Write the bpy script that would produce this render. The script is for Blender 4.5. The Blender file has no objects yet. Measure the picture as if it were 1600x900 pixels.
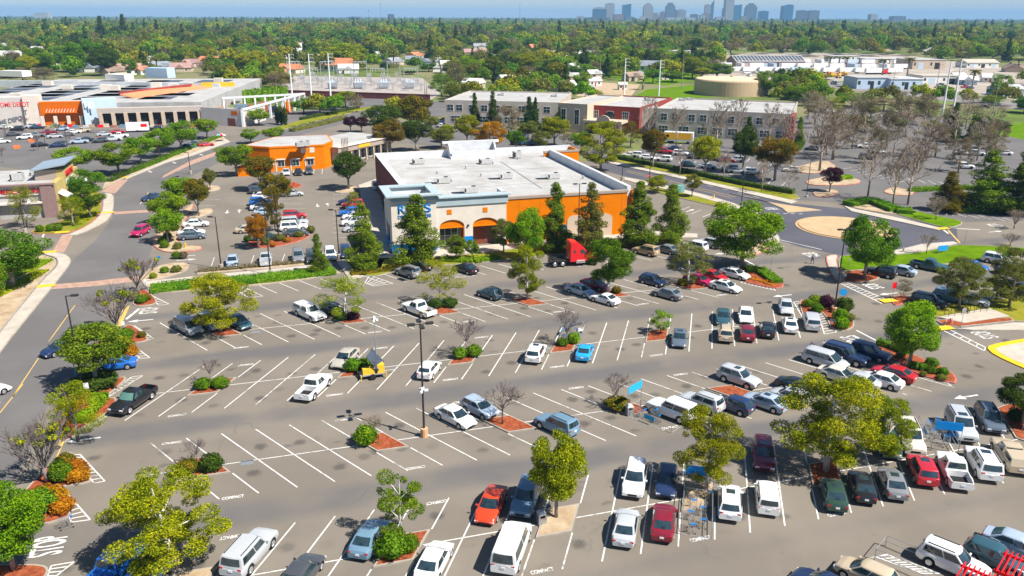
import bpy, bmesh, math, random
import numpy as np
from mathutils import Vector, Matrix
R = math.radians
rnd = random.Random(7)
sc = bpy.context.scene
col = sc.collection

# ------------------------------------------------------------------ camera
F_PX, CAM_H, HOR_Y, ROLL = 1244.0, 38.0, 25.5, R(0.18)      # surveyed from the photograph (1600 x 900 frame)
PITCH = math.atan((450 - HOR_Y) / F_PX)
_fw = Vector((0, math.cos(PITCH), -math.sin(PITCH)))
_up = Vector((0, math.sin(PITCH), math.cos(PITCH)))
_rt = Vector((1, 0, 0))
cam_r = _rt * math.cos(ROLL) + _up * math.sin(ROLL)
cam_u = -_rt * math.sin(ROLL) + _up * math.cos(ROLL)
cam = bpy.data.cameras.new('camera'); cam.sensor_width = 36; cam.lens = 36 * F_PX / 1600
cam.clip_start = 0.5; cam.clip_end = 90000
camo = bpy.data.objects.new('camera', cam); col.objects.link(camo)
m = Matrix((cam_r, cam_u, -_fw)).transposed().to_4x4(); m.translation = (0, 0, CAM_H)
camo.matrix_world = m
sc.camera = camo

# ------------------------------------------------------------------ sky, sun, exposure
SUN_EL, SUN_AZ = R(52), math.atan2(7.4, -3.9)
w = bpy.data.worlds.new('World'); sc.world = w; w.use_nodes = True
wn = w.node_tree.nodes; wl = w.node_tree.links
sky = wn.new('ShaderNodeTexSky'); sky.sky_type = 'NISHITA'; sky.sun_disc = False
sky.sun_elevation = SUN_EL; sky.sun_rotation = SUN_AZ; sky.air_density = 1.0; sky.dust_density = 0.0; sky.ozone_density = 4.0
wn['Background'].inputs[1].default_value = 0.06
wl.new(sky.outputs[0], wn['Background'].inputs[0])
sun = bpy.data.lights.new('sun', 'SUN'); sun.energy = 5.0; sun.angle = R(0.5); sun.color = (1, 0.945, 0.86)
so = bpy.data.objects.new('sun', sun); col.objects.link(so)
sd = Vector((math.sin(SUN_AZ) * math.cos(SUN_EL), math.cos(SUN_AZ) * math.cos(SUN_EL), math.sin(SUN_EL)))
so.rotation_euler = (-sd).to_track_quat('-Z', 'Y').to_euler(); so.location = (60, -40, 90)
vs = sc.view_settings; vs.view_transform = 'Standard'; vs.look = 'None'; vs.gamma = 1; vs.use_curve_mapping = False
vs.exposure = 0.78
cy = sc.cycles
cy.use_denoising = True; cy.denoiser = 'OPENIMAGEDENOISE'; cy.denoising_input_passes = 'RGB_ALBEDO_NORMAL'; cy.denoising_prefilter = 'ACCURATE'; cy.max_bounces = 5; cy.diffuse_bounces = 2; cy.glossy_bounces = 2; cy.transmission_bounces = 2
cy.transparent_max_bounces = 6; cy.volume_bounces = 0; cy.caustics_reflective = False; cy.caustics_refractive = False
cy.use_adaptive_sampling = True; cy.adaptive_threshold = 0.015

# ------------------------------------------------------------------ survey helpers
def G(px, py, z=0.0):
 "ground survey: the point at height z that the photograph shows at (px, py)"
 u = (px - 800) / F_PX; v = (450 - py) / F_PX
 d = cam_r * u + cam_u * v + _fw
 t = (z - CAM_H) / d.z
 return Vector((d.x * t, d.y * t, z))
def depth(p): return (Vector(p) - Vector((0, 0, CAM_H))).dot(_fw)
def mpp(p): return depth(p) / F_PX                       # metres per photo pixel at p
def top_h(base, py):
 "height of something standing at base whose top shows at photo row py"
 lo, hi = 0.0, 400.0
 for _ in range(40):
  mid = (lo + hi) / 2; q = Vector((base[0], base[1], mid - CAM_H))
  c_ = q.dot(_fw); yy = 450 - q.dot(cam_u) / c_ * F_PX if c_ > 1 else -1e6
  if yy > py: lo = mid
  else: hi = mid
 return lo
LA = R(16.5)                                             # the whole lot is laid out on this axis
US = Vector((math.cos(LA), math.sin(LA), 0)); UT = Vector((-math.sin(LA), math.cos(LA), 0))
def L(s, t, z=0.0): return US * s + UT * t + Vector((0, 0, z))
def toL(p): return (p.x * US.x + p.y * US.y, p.x * UT.x + p.y * UT.y)

# ------------------------------------------------------------------ materials
def M(name, c, rough=0.7, var=0.0, scale=1.0, c2=None, metal=0.0, bump=0.0, spec=0.22, rand=0.0, coat=0.0, detail=6.0, coords='Object', bscale=None):
 m = bpy.data.materials.new(name); m.use_nodes = True
 n = m.node_tree.nodes; l = m.node_tree.links; b = n['Principled BSDF']
 b.inputs['Roughness'].default_value = rough; b.inputs['Metallic'].default_value = metal
 b.inputs['Specular IOR Level'].default_value = spec
 if coat: b.inputs['Coat Weight'].default_value = coat; b.inputs['Coat Roughness'].default_value = 0.04
 b.inputs['Base Color'].default_value = (*c, 1)
 out = None
 tc = n.new('ShaderNodeTexCoord')
 if var or c2:
  nz = n.new('ShaderNodeTexNoise'); nz.inputs['Scale'].default_value = scale; nz.inputs['Detail'].default_value = detail
  nz.inputs['Roughness'].default_value = 0.65
  l.new(tc.outputs[coords], nz.inputs['Vector'])
  mp = n.new('ShaderNodeMapRange'); mp.inputs[1].default_value = 0.36; mp.inputs[2].default_value = 0.64
  l.new(nz.outputs['Fac'], mp.inputs[0])
  mx = n.new('ShaderNodeMix'); mx.data_type = 'RGBA'; l.new(mp.outputs[0], mx.inputs[0])
  if c2: a_, b_ = c, c2
  else: a_ = tuple(v * (1 - var) for v in c); b_ = tuple(min(1, v * (1 + var)) for v in c)
  mx.inputs[6].default_value = (*a_, 1); mx.inputs[7].default_value = (*b_, 1)
  out = mx.outputs[2]; l.new(out, b.inputs['Base Color'])
 if rand:
  oi = n.new('ShaderNodeObjectInfo'); hs = n.new('ShaderNodeHueSaturation')
  mr = n.new('ShaderNodeMapRange'); mr.inputs[3].default_value = 1 - rand; mr.inputs[4].default_value = 1 + rand
  mh = n.new('ShaderNodeMapRange'); mh.inputs[3].default_value = 0.5 - rand * 0.05; mh.inputs[4].default_value = 0.5 + rand * 0.05
  l.new(oi.outputs['Random'], mr.inputs[0]); l.new(mr.outputs[0], hs.inputs['Value'])
  mm = n.new('ShaderNodeMath'); mm.operation = 'FRACT'; mu = n.new('ShaderNodeMath'); mu.operation = 'MULTIPLY'; mu.inputs[1].default_value = 7.31
  l.new(oi.outputs['Random'], mu.inputs[0]); l.new(mu.outputs[0], mm.inputs[0]); l.new(mm.outputs[0], mh.inputs[0]); l.new(mh.outputs[0], hs.inputs['Hue'])
  if out: l.new(out, hs.inputs['Color'])
  else: hs.inputs['Color'].default_value = (*c, 1)
  l.new(hs.outputs[0], b.inputs['Base Color'])
 if bump:
  nb = n.new('ShaderNodeTexNoise'); nb.inputs['Scale'].default_value = bscale or scale * 6; nb.inputs['Detail'].default_value = 4
  l.new(tc.outputs[coords], nb.inputs['Vector'])
  bp = n.new('ShaderNodeBump'); bp.inputs['Strength'].default_value = bump; bp.inputs['Distance'].default_value = 0.05
  l.new(nb.outputs['Fac'], bp.inputs['Height']); l.new(bp.outputs[0], b.inputs['Normal'])
 return m

def leafmat(name, a, b_, c, rand=0.15, trans=0.36):
 m = bpy.data.materials.new(name); m.use_nodes = True
 n = m.node_tree.nodes; l = m.node_tree.links
 for x in list(n): n.remove(x)
 o = n.new('ShaderNodeOutputMaterial'); tc = n.new('ShaderNodeTexCoord')
 nz = n.new('ShaderNodeTexNoise'); nz.inputs['Scale'].default_value = 0.55; nz.inputs['Detail'].default_value = 5; nz.inputs['Roughness'].default_value = 0.8
 l.new(tc.outputs['Object'], nz.inputs['Vector'])
 cr = n.new('ShaderNodeValToRGB'); e = cr.color_ramp.elements
 e[0].position = 0.36; e[0].color = (*a, 1); e[1].position = 0.66; e[1].color = (*c, 1)
 k = e.new(0.5); k.color = (*b_, 1)
 oi = n.new('ShaderNodeObjectInfo'); hs = n.new('ShaderNodeHueSaturation')
 mr = n.new('ShaderNodeMapRange'); mr.inputs[3].default_value = 1 - rand; mr.inputs[4].default_value = 1 + rand
 mh = n.new('ShaderNodeMapRange'); mh.inputs[3].default_value = 0.5 - rand * 0.12; mh.inputs[4].default_value = 0.5 + rand * 0.08
 ge = n.new('ShaderNodeNewGeometry'); ad = n.new('ShaderNodeMath'); ad.operation = 'MULTIPLY_ADD'; ad.inputs[1].default_value = 0.34
 l.new(ge.outputs['Random Per Island'], ad.inputs[0]); sb = n.new('ShaderNodeMath'); sb.operation = 'SUBTRACT'; sb.inputs[1].default_value = 0.17
 l.new(nz.outputs['Fac'], sb.inputs[0]); l.new(sb.outputs[0], ad.inputs[2]); l.new(ad.outputs[0], cr.inputs[0])
 mu = n.new('ShaderNodeMath'); mu.operation = 'MULTIPLY'; mu.inputs[1].default_value = 9.7
 fr = n.new('ShaderNodeMath'); fr.operation = 'FRACT'
 l.new(oi.outputs['Random'], mr.inputs[0]); l.new(oi.outputs['Random'], mu.inputs[0]); l.new(mu.outputs[0], fr.inputs[0]); l.new(fr.outputs[0], mh.inputs[0])
 l.new(mr.outputs[0], hs.inputs['Value']); l.new(mh.outputs[0], hs.inputs['Hue']); l.new(cr.outputs[0], hs.inputs['Color'])
 d = n.new('ShaderNodeBsdfDiffuse'); t = n.new('ShaderNodeBsdfTranslucent'); mx = n.new('ShaderNodeMixShader'); mx.inputs[0].default_value = trans
 l.new(hs.outputs[0], d.inputs[0]); l.new(hs.outputs[0], t.inputs[0]); l.new(d.outputs[0], mx.inputs[1]); l.new(t.outputs[0], mx.inputs[2])
 l.new(mx.outputs[0], o.inputs[0])
 return m

LEAF = {
 'yellow': leafmat('leaf_yellow_green', (0.085, 0.14, 0.005), (0.26, 0.315, 0.008), (0.48, 0.475, 0.014)),  # dark end paints in the shaded gaps between lit leaf clumps
 'lime':   leafmat('leaf_lime', (0.055, 0.14, 0.006), (0.16, 0.31, 0.009), (0.32, 0.47, 0.016)),
 'green':  leafmat('leaf_green', (0.05, 0.135, 0.008), (0.10, 0.225, 0.011), (0.20, 0.33, 0.018)),
 'dark':   leafmat('leaf_dark', (0.03, 0.07, 0.012), (0.06, 0.115, 0.016), (0.11, 0.17, 0.022)),
 'pine':   leafmat('leaf_pine', (0.06, 0.13, 0.010), (0.135, 0.235, 0.014), (0.26, 0.36, 0.022)),
 'olive':  leafmat('leaf_olive', (0.10, 0.125, 0.02), (0.18, 0.20, 0.035), (0.29, 0.29, 0.06)),
 'rust':   leafmat('leaf_rust', (0.065, 0.095, 0.010), (0.14, 0.145, 0.012), (0.36, 0.20, 0.014)),
 'orange': leafmat('leaf_orange', (0.26, 0.10, 0.008), (0.48, 0.21, 0.010), (0.62, 0.33, 0.014)),
 'plum':   leafmat('leaf_plum', (0.035, 0.012, 0.02), (0.07, 0.02, 0.035), (0.11, 0.035, 0.05)),
 'buff':   leafmat('leaf_buff', (0.14, 0.11, 0.06), (0.20, 0.165, 0.09), (0.28, 0.24, 0.12)),
 'wood':   leafmat('leaf_wood_edge', (0.08, 0.15, 0.010), (0.18, 0.255, 0.014), (0.34, 0.37, 0.03), rand=0.45),
}
MT = {
 'bark': M('bark', (0.30, 0.26, 0.22), 0.9, var=0.3, scale=4),
 'palebark': M('pale_bark', (0.55, 0.52, 0.47), 0.9, var=0.3, scale=3),
 'twig': M('bare_twig', (0.20, 0.165, 0.155), 0.9, var=0.2, scale=2),
 'paletwig': M('pale_twig', (0.29, 0.23, 0.175), 0.9, var=0.2, scale=2),
 'concrete': M('concrete', (0.46, 0.41, 0.34), 0.9, var=0.12, scale=0.5, bump=0.1, bscale=12),
 'kerb': M('kerb_concrete', (0.36, 0.32, 0.27), 0.9, var=0.14, scale=0.9),
 'redkerb': M('red_kerb_paint', (0.52, 0.09, 0.07), 0.8, c2=(0.45, 0.22, 0.18), scale=1.2),
 'yelkerb': M('yellow_kerb_paint', (0.80, 0.47, 0.02), 0.75, var=0.12, scale=1.0),
 'tactile': M('tactile_yellow', (0.78, 0.46, 0.03), 0.8, var=0.1, scale=2),
 'mulch': M('red_mulch', (0.20, 0.045, 0.02), 0.95, c2=(0.36, 0.105, 0.045), spec=0.05, scale=2.2, bump=0.6, bscale=14),
 'dirt': M('dirt', (0.34, 0.235, 0.14), 0.95, c2=(0.50, 0.40, 0.27), scale=0.5, bump=0.4, bscale=6),
 'grass': M('lawn', (0.075, 0.155, 0.002), 0.95, c2=(0.125, 0.225, 0.003), scale=0.35, spec=0.03, bump=0.5, bscale=8),
 'drygrass': M('dry_lawn', (0.14, 0.18, 0.008), 0.95, c2=(0.27, 0.235, 0.03), spec=0.05, scale=0.25, bump=0.5, bscale=8),
 'pavers': M('brick_pavers', (0.40, 0.255, 0.19), 0.9, var=0.18, scale=1.2),
 'tan': M('tan_concrete', (0.47, 0.335, 0.19), 0.9, var=0.1, scale=0.4, bump=0.1),
 'white': M('white_paint_line', (0.80, 0.80, 0.78), 0.7, c2=(0.60, 0.59, 0.57), scale=1.6),
 'yline': M('yellow_paint_line', (0.70, 0.47, 0.13), 0.7, c2=(0.55, 0.41, 0.2), scale=1.6),
 'blue': M('blue_paint', (0.05, 0.30, 0.72), 0.6, var=0.1, scale=2),
 'metal': M('grey_metal', (0.42, 0.43, 0.44), 0.45, metal=0.6, var=0.1, scale=3),
 'darkmetal': M('dark_bronze_metal', (0.035, 0.032, 0.032), 0.5, var=0.2, scale=3),
 'whitemetal': M('white_metal', (0.78, 0.79, 0.80), 0.45, var=0.05, scale=2),
 'black': M('black_rubber', (0.018, 0.018, 0.02), 0.85, var=0.3, scale=8),
 'rim': M('wheel_rim', (0.55, 0.56, 0.57), 0.35, metal=0.7),
 'glass': M('car_glass', (0.022, 0.042, 0.052), 0.04, spec=1.0, coat=0.5, var=0.5, scale=1.3),  # teal base colour paints in some of the sky's reflection
 'winglass': M('window_glass', (0.02, 0.045, 0.05), 0.08, spec=0.8, var=0.4, scale=0.6),
 'headlamp': M('head_lamp', (0.75, 0.77, 0.78), 0.12, spec=0.8),
 'taillamp': M('tail_lamp', (0.42, 0.012, 0.012), 0.2, spec=0.7),
 'roofwhite': M('white_roof', (0.455, 0.45, 0.44), 0.85, c2=(0.345, 0.335, 0.315), scale=0.22, bump=0.05),
 'polebase': M('pole_base_concrete', (0.60, 0.34, 0.19), 0.9, var=0.1, scale=2),
 'solar': M('solar_cells', (0.06, 0.075, 0.105), 0.4, spec=0.25, var=0.3, scale=0.8),
}

# ------------------------------------------------------------------ mesh helpers
class MB:
 def __init__(s): s.v = []; s.f = []
 def add(s, vs, fs):
  o = len(s.v); s.v += [tuple(v) for v in vs]; s.f += [tuple(i + o for i in f) for f in fs]; return s
 def box(s, x0, x1, y0, y1, z0, z1):
  return s.add([(x0, y0, z0), (x1, y0, z0), (x1, y1, z0), (x0, y1, z0), (x0, y0, z1), (x1, y0, z1), (x1, y1, z1), (x0, y1, z1)],
                     [(0, 3, 2, 1), (4, 5, 6, 7), (0, 1, 5, 4), (1, 2, 6, 5), (2, 3, 7, 6), (3, 0, 4, 7)])
 def cbox(s, c, sz, rz=0.0):
  k = MB().box(-sz[0] / 2, sz[0] / 2, -sz[1] / 2, sz[1] / 2, -sz[2] / 2, sz[2] / 2)
  ca, sa = math.cos(rz), math.sin(rz)
  return s.add([(c[0] + x * ca - y * sa, c[1] + x * sa + y * ca, c[2] + z) for x, y, z in k.v], k.f)
 def prism(s, poly, z0, z1, cap=True):
  n = len(poly)
  a = sum(poly[i][0] * poly[(i + 1) % n][1] - poly[(i + 1) % n][0] * poly[i][1] for i in range(n))
  if a < 0: poly = poly[::-1]
  vs = [(p[0], p[1], z0) for p in poly] + [(p[0], p[1], z1) for p in poly]
  fs = [(i, (i + 1) % n, n + (i + 1) % n, n + i) for i in range(n)]
  if cap: fs += [tuple(range(n, 2 * n)), tuple(range(n - 1, -1, -1))]
  return s.add(vs, fs)
 def sheet(s, poly, z):
  n = len(poly)
  a = sum(poly[i][0] * poly[(i + 1) % n][1] - poly[(i + 1) % n][0] * poly[i][1] for i in range(n))
  if a < 0: poly = poly[::-1]
  return s.add([(p[0], p[1], z) for p in poly], [tuple(range(n))])
 def xprism(s, prof, x0, x1):
  "profile in (y, z), pulled along x"
  n = len(prof)
  return s.add([(x0, p[0], p[1]) for p in prof] + [(x1, p[0], p[1]) for p in prof],
                     [(i, (i + 1) % n, n + (i + 1) % n, n + i) for i in range(n)] + [tuple(range(n - 1, -1, -1)), tuple(range(n, 2 * n))])
 def yprism(s, prof, y0, y1):
  "profile in (x, z), pulled along y"
  n = len(prof)
  return s.add([(p[0], y0, p[1]) for p in prof] + [(p[0], y1, p[1]) for p in prof],
                     [(i, (i + 1) % n, n + (i + 1) % n, n + i) for i in range(n)] + [tuple(range(n - 1, -1, -1)), tuple(range(n, 2 * n))])
 def tube(s, p0, p1, r0, r1=None, n=6, cap=True):
  p0 = Vector(p0); p1 = Vector(p1); r1 = r0 if r1 is None else r1
  d = (p1 - p0).normalized(); a = d.orthogonal().normalized(); b = d.cross(a)
  vs = []
  for p, r in ((p0, r0), (p1, r1)):
   for i in range(n):
    t = 2 * math.pi * i / n; vs.append(p + a * (r * math.cos(t)) + b * (r * math.sin(t)))
  fs = [(i, (i + 1) % n, n + (i + 1) % n, n + i) for i in range(n)]
  if cap: fs += [tuple(range(n - 1, -1, -1)), tuple(range(n, 2 * n))]
  return s.add(vs, fs)
 def path(s, pts, r, n=5):
  for a, b in zip(pts, pts[1:]): s.tube(a, b, r, r, n)
  return s
 def lathe(s, prof, c=(0, 0, 0), n=12):
  vs = []; fs = []
  for r, z in prof:
   for i in range(n):
    t = 2 * math.pi * i / n; vs.append((c[0] + r * math.cos(t), c[1] + r * math.sin(t), c[2] + z))
  for k in range(len(prof) - 1):
   for i in range(n):
    j = (i + 1) % n; fs.append((k * n + i, k * n + j, (k + 1) * n + j, (k + 1) * n + i))
  fs.append(tuple(range((len(prof) - 1) * n, len(prof) * n)))
  return s.add(vs, fs)
 def mesh(s, name, smooth=False):
  me = bpy.data.meshes.new(name); me.from_pydata(s.v, [], s.f); me.update()
  if smooth: me.shade_smooth()
  return me
 def obj(s, name, mat, parent=None, loc=None, smooth=False):
  return ob(name, s.mesh(name, smooth), mat, parent, loc)

def ob(name, me, mat=None, parent=None, loc=None, rz=0.0, scale=None):
 o = bpy.data.objects.new(name, me); col.objects.link(o)
 if me is not None and mat is not None:
  if not me.materials: me.materials.append(mat)
  if me.materials[0] != mat:
   o.material_slots[0].link = 'OBJECT'; o.material_slots[0].material = mat
 if parent: o.parent = parent
 if loc is not None: o.location = loc
 if rz: o.rotation_euler = (0, 0, rz)
 if scale is not None: o.scale = scale if hasattr(scale, '__len__') else (scale,) * 3
 return o
def tag(o, label, cat, group=None):
 o['label'] = label; o['category'] = cat
 if group: o['group'] = group
 return o
def thing(name, label, cat, loc=(0, 0, 0), rz=0.0, group=None, scale=None):
 o = bpy.data.objects.new(name, None); col.objects.link(o)
 o.empty_display_size = 0.2
 o.location = loc; o.rotation_euler = (0, 0, rz)
 if scale is not None: o.scale = scale if hasattr(scale, '__len__') else (scale,) * 3
 return tag(o, label, cat, group)
def struct(o, kind='structure'):
 o['kind'] = kind; return o
def offset_poly(poly, d):
 "move every edge of a counter-clockwise polygon inwards by d"
 n = len(poly); P = [Vector((p[0], p[1])) for p in poly]
 a = sum(P[i].x * P[(i + 1) % n].y - P[(i + 1) % n].x * P[i].y for i in range(n))
 if a < 0: P = P[::-1]
 out = []
 for i in range(n):
  e0 = (P[i] - P[i - 1]).normalized(); e1 = (P[(i + 1) % n] - P[i]).normalized()
  n0 = Vector((-e0.y, e0.x)); n1 = Vector((-e1.y, e1.x)); b = n0 + n1
  k = max(0.35, 1 + n0.dot(n1)); out.append(P[i] + b * (d / k))
 return out
def rounded(poly, k=2):
 for _ in range(k):
  q = []
  for i in range(len(poly)):
   a = Vector(poly[i]); b = Vector(poly[(i + 1) % len(poly)])
   q += [a * 0.78 + b * 0.22, a * 0.22 + b * 0.78]
  poly = q
 return poly


# ================================================================== GROUND, LOT, ROADS
def smooth_mask(n, l, val, a, b):
 mr = n.new('ShaderNodeMapRange'); mr.interpolation_type = 'SMOOTHSTEP'
 mr.inputs[1].default_value = a; mr.inputs[2].default_value = b; l.new(val, mr.inputs[0]); return mr.outputs[0]
def math_(n, l, op, a, b=None):
 k = n.new('ShaderNodeMath'); k.operation = op
 for i, v in enumerate((a, b)):
  if v is None: continue
  if isinstance(v, (int, float)): k.inputs[i].default_value = v
  else: l.new(v, k.inputs[i])
 return k.outputs[0]
def mixc(n, l, fac, a, b):
 k = n.new('ShaderNodeMix'); k.data_type = 'RGBA'
 if isinstance(fac, (int, float)): k.inputs[0].default_value = fac
 else: l.new(fac, k.inputs[0])
 for i, v in ((6, a), (7, b)):
  if isinstance(v, tuple): k.inputs[i].default_value = (*v, 1)
  else: l.new(v, k.inputs[i])
 return k.outputs[2]
ROW_T = {'A': 100.2, 'B': 83.9, 'C': 67.0, 'D': 50.7}
def asphalt_mat(name, base, lane, lot=True):
 m = bpy.data.materials.new(name); m.use_nodes = True
 n = m.node_tree.nodes; l = m.node_tree.links; b = n['Principled BSDF']
 b.inputs['Roughness'].default_value = 0.88; b.inputs['Specular IOR Level'].default_value = 0.15
 tc = n.new('ShaderNodeTexCoord'); co = tc.outputs['Object']
 def noise(scale, det=6, ro=0.6):
  k = n.new('ShaderNodeTexNoise'); k.inputs['Scale'].default_value = scale; k.inputs['Detail'].default_value = det; k.inputs['Roughness'].default_value = ro
  l.new(co, k.inputs['Vector']); return k.outputs['Fac']
 c = mixc(n, l, smooth_mask(n, l, noise(0.09), 0.38, 0.62), tuple(v * 0.92 for v in base), tuple(v * 1.08 for v in base))
 if lot:
  sp = n.new('ShaderNodeSeparateXYZ'); l.new(co, sp.inputs[0]); t = sp.outputs[1]
  wob = math_(n, l, 'MULTIPLY', math_(n, l, 'SUBTRACT', noise(0.12, 3), 0.5), 2.2)
  tt = math_(n, l, 'ADD', t, wob)
  k = math_(n, l, 'SUBTRACT', math_(n, l, 'FLOORED_MODULO', math_(n, l, 'SUBTRACT', tt, 50.7 - 8.25), 16.5), 8.25)
  d = math_(n, l, 'ABSOLUTE', k)
  inside = math_(n, l, 'MULTIPLY', smooth_mask(n, l, t, 42, 46), smooth_mask(n, l, t, 112, 108))
  lanef = math_(n, l, 'MULTIPLY', math_(n, l, 'MULTIPLY', smooth_mask(n, l, d, 5.6, 7.6), inside), smooth_mask(n, l, noise(0.07, 3), 0.25, 0.6))
  c = mixc(n, l, math_(n, l, 'MULTIPLY', lanef, 0.95), c, lane)
  vo = n.new('ShaderNodeTexVoronoi'); vo.voronoi_dimensions = '2D'; vo.inputs['Scale'].default_value = 0.29; l.new(co, vo.inputs['Vector'])
  rough_d = math_(n, l, 'ADD', vo.outputs['Distance'], math_(n, l, 'MULTIPLY', math_(n, l, 'SUBTRACT', noise(2.5, 4), 0.5), 0.22))
  sc_ = n.new('ShaderNodeSeparateColor'); l.new(vo.outputs['Color'], sc_.inputs[0])
  spot = math_(n, l, 'MULTIPLY', smooth_mask(n, l, rough_d, 0.25, 0.07), smooth_mask(n, l, sc_.outputs[0], 0.15, 0.7))
  ring = math_(n, l, 'MULTIPLY', smooth_mask(n, l, d, 0.8, 1.4), smooth_mask(n, l, d, 5.2, 4.2))
  spot = math_(n, l, 'MULTIPLY', math_(n, l, 'MULTIPLY', spot, ring), inside)
  c = mixc(n, l, math_(n, l, 'MULTIPLY', spot, 0.66), c, (0.055, 0.052, 0.05))
 # tyre scuffs and small stains
 c = mixc(n, l, math_(n, l, 'MULTIPLY', smooth_mask(n, l, noise(0.6, 8, 0.7), 0.60, 0.72), 0.32), c, tuple(v * 0.55 for v in base))
 # fine aggregate
 c = mixc(n, l, math_(n, l, 'MULTIPLY', smooth_mask(n, l, noise(9, 3), 0.5, 0.75), 0.18), c, tuple(min(1, v * 1.5) for v in base))
 # hairline cracks
 ve = n.new('ShaderNodeTexVoronoi'); ve.feature = 'DISTANCE_TO_EDGE'; ve.inputs['Scale'].default_value = 0.055
 dv = n.new('ShaderNodeVectorMath'); dv.operation = 'ADD'; nc = n.new('ShaderNodeTexNoise'); nc.inputs['Scale'].default_value = 0.35; nc.inputs['Detail'].default_value = 5
 l.new(co, nc.inputs['Vector']); sv = n.new('ShaderNodeVectorMath'); sv.operation = 'SCALE'; sv.inputs['Scale'].default_value = 3.0
 l.new(nc.outputs['Color'], sv.inputs[0]); l.new(co, dv.inputs[0]); l.new(sv.outputs[0], dv.inputs[1]); l.new(dv.outputs[0], ve.inputs['Vector'])
 ck = math_(n, l, 'MULTIPLY', smooth_mask(n, l, ve.outputs['Distance'], 0.006, 0.002), smooth_mask(n, l, noise(0.05, 2), 0.5, 0.62))
 c = mixc(n, l, math_(n, l, 'MULTIPLY', ck, 0.22), c, (0.06, 0.06, 0.06))
 l.new(c, b.inputs['Base Color'])
 bp = n.new('ShaderNodeBump'); bp.inputs['Strength'].default_value = 0.25; bp.inputs['Distance'].default_value = 0.02
 l.new(noise(14, 3), bp.inputs['Height']); l.new(bp.outputs[0], b.inputs['Normal'])
 return m
MT['asphalt'] = asphalt_mat('lot_asphalt', (0.190, 0.166, 0.136), (0.122, 0.116, 0.116))
MT['road'] = asphalt_mat('road_asphalt', (0.142, 0.134, 0.130), (0.15, 0.15, 0.155), lot=False)
MT['newroad'] = asphalt_mat('newer_road_asphalt', (0.090, 0.090, 0.108), (0.1, 0.1, 0.11), lot=False)

# the country as one sheet to the horizon
gm = bpy.data.materials.new('country_ground'); gm.use_nodes = True
n = gm.node_tree.nodes; l = gm.node_tree.links; b = n['Principled BSDF']; b.inputs['Roughness'].default_value = 0.95; b.inputs['Specular IOR Level'].default_value = 0.1
tc = n.new('ShaderNodeTexCoord')
def gn(scale, det=6):
 k = n.new('ShaderNodeTexNoise'); k.inputs['Scale'].default_value = scale; k.inputs['Detail'].default_value = det; l.new(tc.outputs['Object'], k.inputs['Vector']); return k.outputs['Fac']
c = mixc(n, l, smooth_mask(n, l, gn(0.012), 0.4, 0.6), (0.10, 0.135, 0.03), (0.21, 0.19, 0.10))
c = mixc(n, l, smooth_mask(n, l, gn(0.05), 0.5, 0.66), c, (0.13, 0.20, 0.03))
l.new(c, b.inputs['Base Color'])
gs = 19000
struct(MB().sheet([(-gs, -gs), (gs, -gs), (gs, gs), (-gs, gs)], -0.06).obj('ground', gm))

lot = struct(MB().sheet([(-190, 15), (150, 15), (150, 205), (80, 205), (80, 285), (20, 330), (-120, 330), (-190, 260)], 0.0).obj('parking_lot', MT['asphalt']))
lot.rotation_euler = (0, 0, LA)

def W(pts, z=0.0): return [tuple(G(x, y, z)[:2]) for x, y in pts]
def rel(poly, o): return [(p[0] - o.x, p[1] - o.y) for p in poly]
def road_sheet(name, pts, mat, z=0.006, rnd_=0):
 P = W(pts)
 if rnd_: P = [tuple(p) for p in rounded(P, rnd_)]
 return struct(MB().sheet(P, z).obj(name, mat))
road_sheet('road', [(-60, 660), (0, 551), (81, 451), (107, 418), (112, 408), (150, 375), (176, 340), (178, 305), (200, 280), (260, 253), (335, 230), (420, 206), (500, 184), (560, 168), (610, 168), (560, 186), (480, 208),
     (400, 232), (345, 252), (300, 275), (268, 305), (250, 335), (243, 365), (236, 392), (228, 415), (180, 455), (150, 520), (95, 600), (60, 660), (25, 745), (-60, 860)], MT['road'])
road_sheet('street', [(940, 250), (975, 257), (1100, 285), (1240, 318), (1340, 328), (1400, 338), (1460, 352), (1495, 358), (1497, 381), (1440, 382), (1400, 392), (1310, 398), (1250, 386), (1208, 372),
                      (1200, 345), (1190, 331), (1150, 318), (1100, 303), (975, 275), (940, 266)], MT['newroad'])
road_sheet('far_parking_lot', [(970, 250), (1010, 228), (1200, 212), (1280, 170), (1345, 166), (1450, 180), (1600, 215), (1680, 230), (1680, 330), (1600, 345), (1500, 347), (1400, 322), (1240, 312), (1100, 281)], MT['road'], 0.004)
road_sheet('back_parking_lot', [(640, 190), (700, 196), (860, 208), (960, 212), (970, 250), (880, 240), (640, 225)], MT['road'], 0.004)
road_sheet('shop_parking_lot', [(-300, 205), (0, 205), (330, 200), (350, 210), (300, 232), (190, 275), (100, 275), (0, 260), (-300, 260)], MT['road'], 0.004)
road_sheet('boulevard', [(300, 186), (480, 172), (560, 164), (680, 166), (700, 172), (690, 182), (610, 180), (560, 184), (440, 200)], MT['road'], 0.005)
road_sheet('boulevard', [(420, 148), (690, 158), (700, 168), (560, 166), (420, 156)], MT['road'], 0.003)
road_sheet('railway_bed', [(1270, 131), (1330, 141), (1430, 152), (1600, 172), (1700, 182), (1700, 170), (1600, 161), (1450, 142), (1340, 131), (1280, 126)], M('ballast', (0.22, 0.20, 0.19), 0.95, var=0.2, scale=0.3), 0.01)
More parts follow.
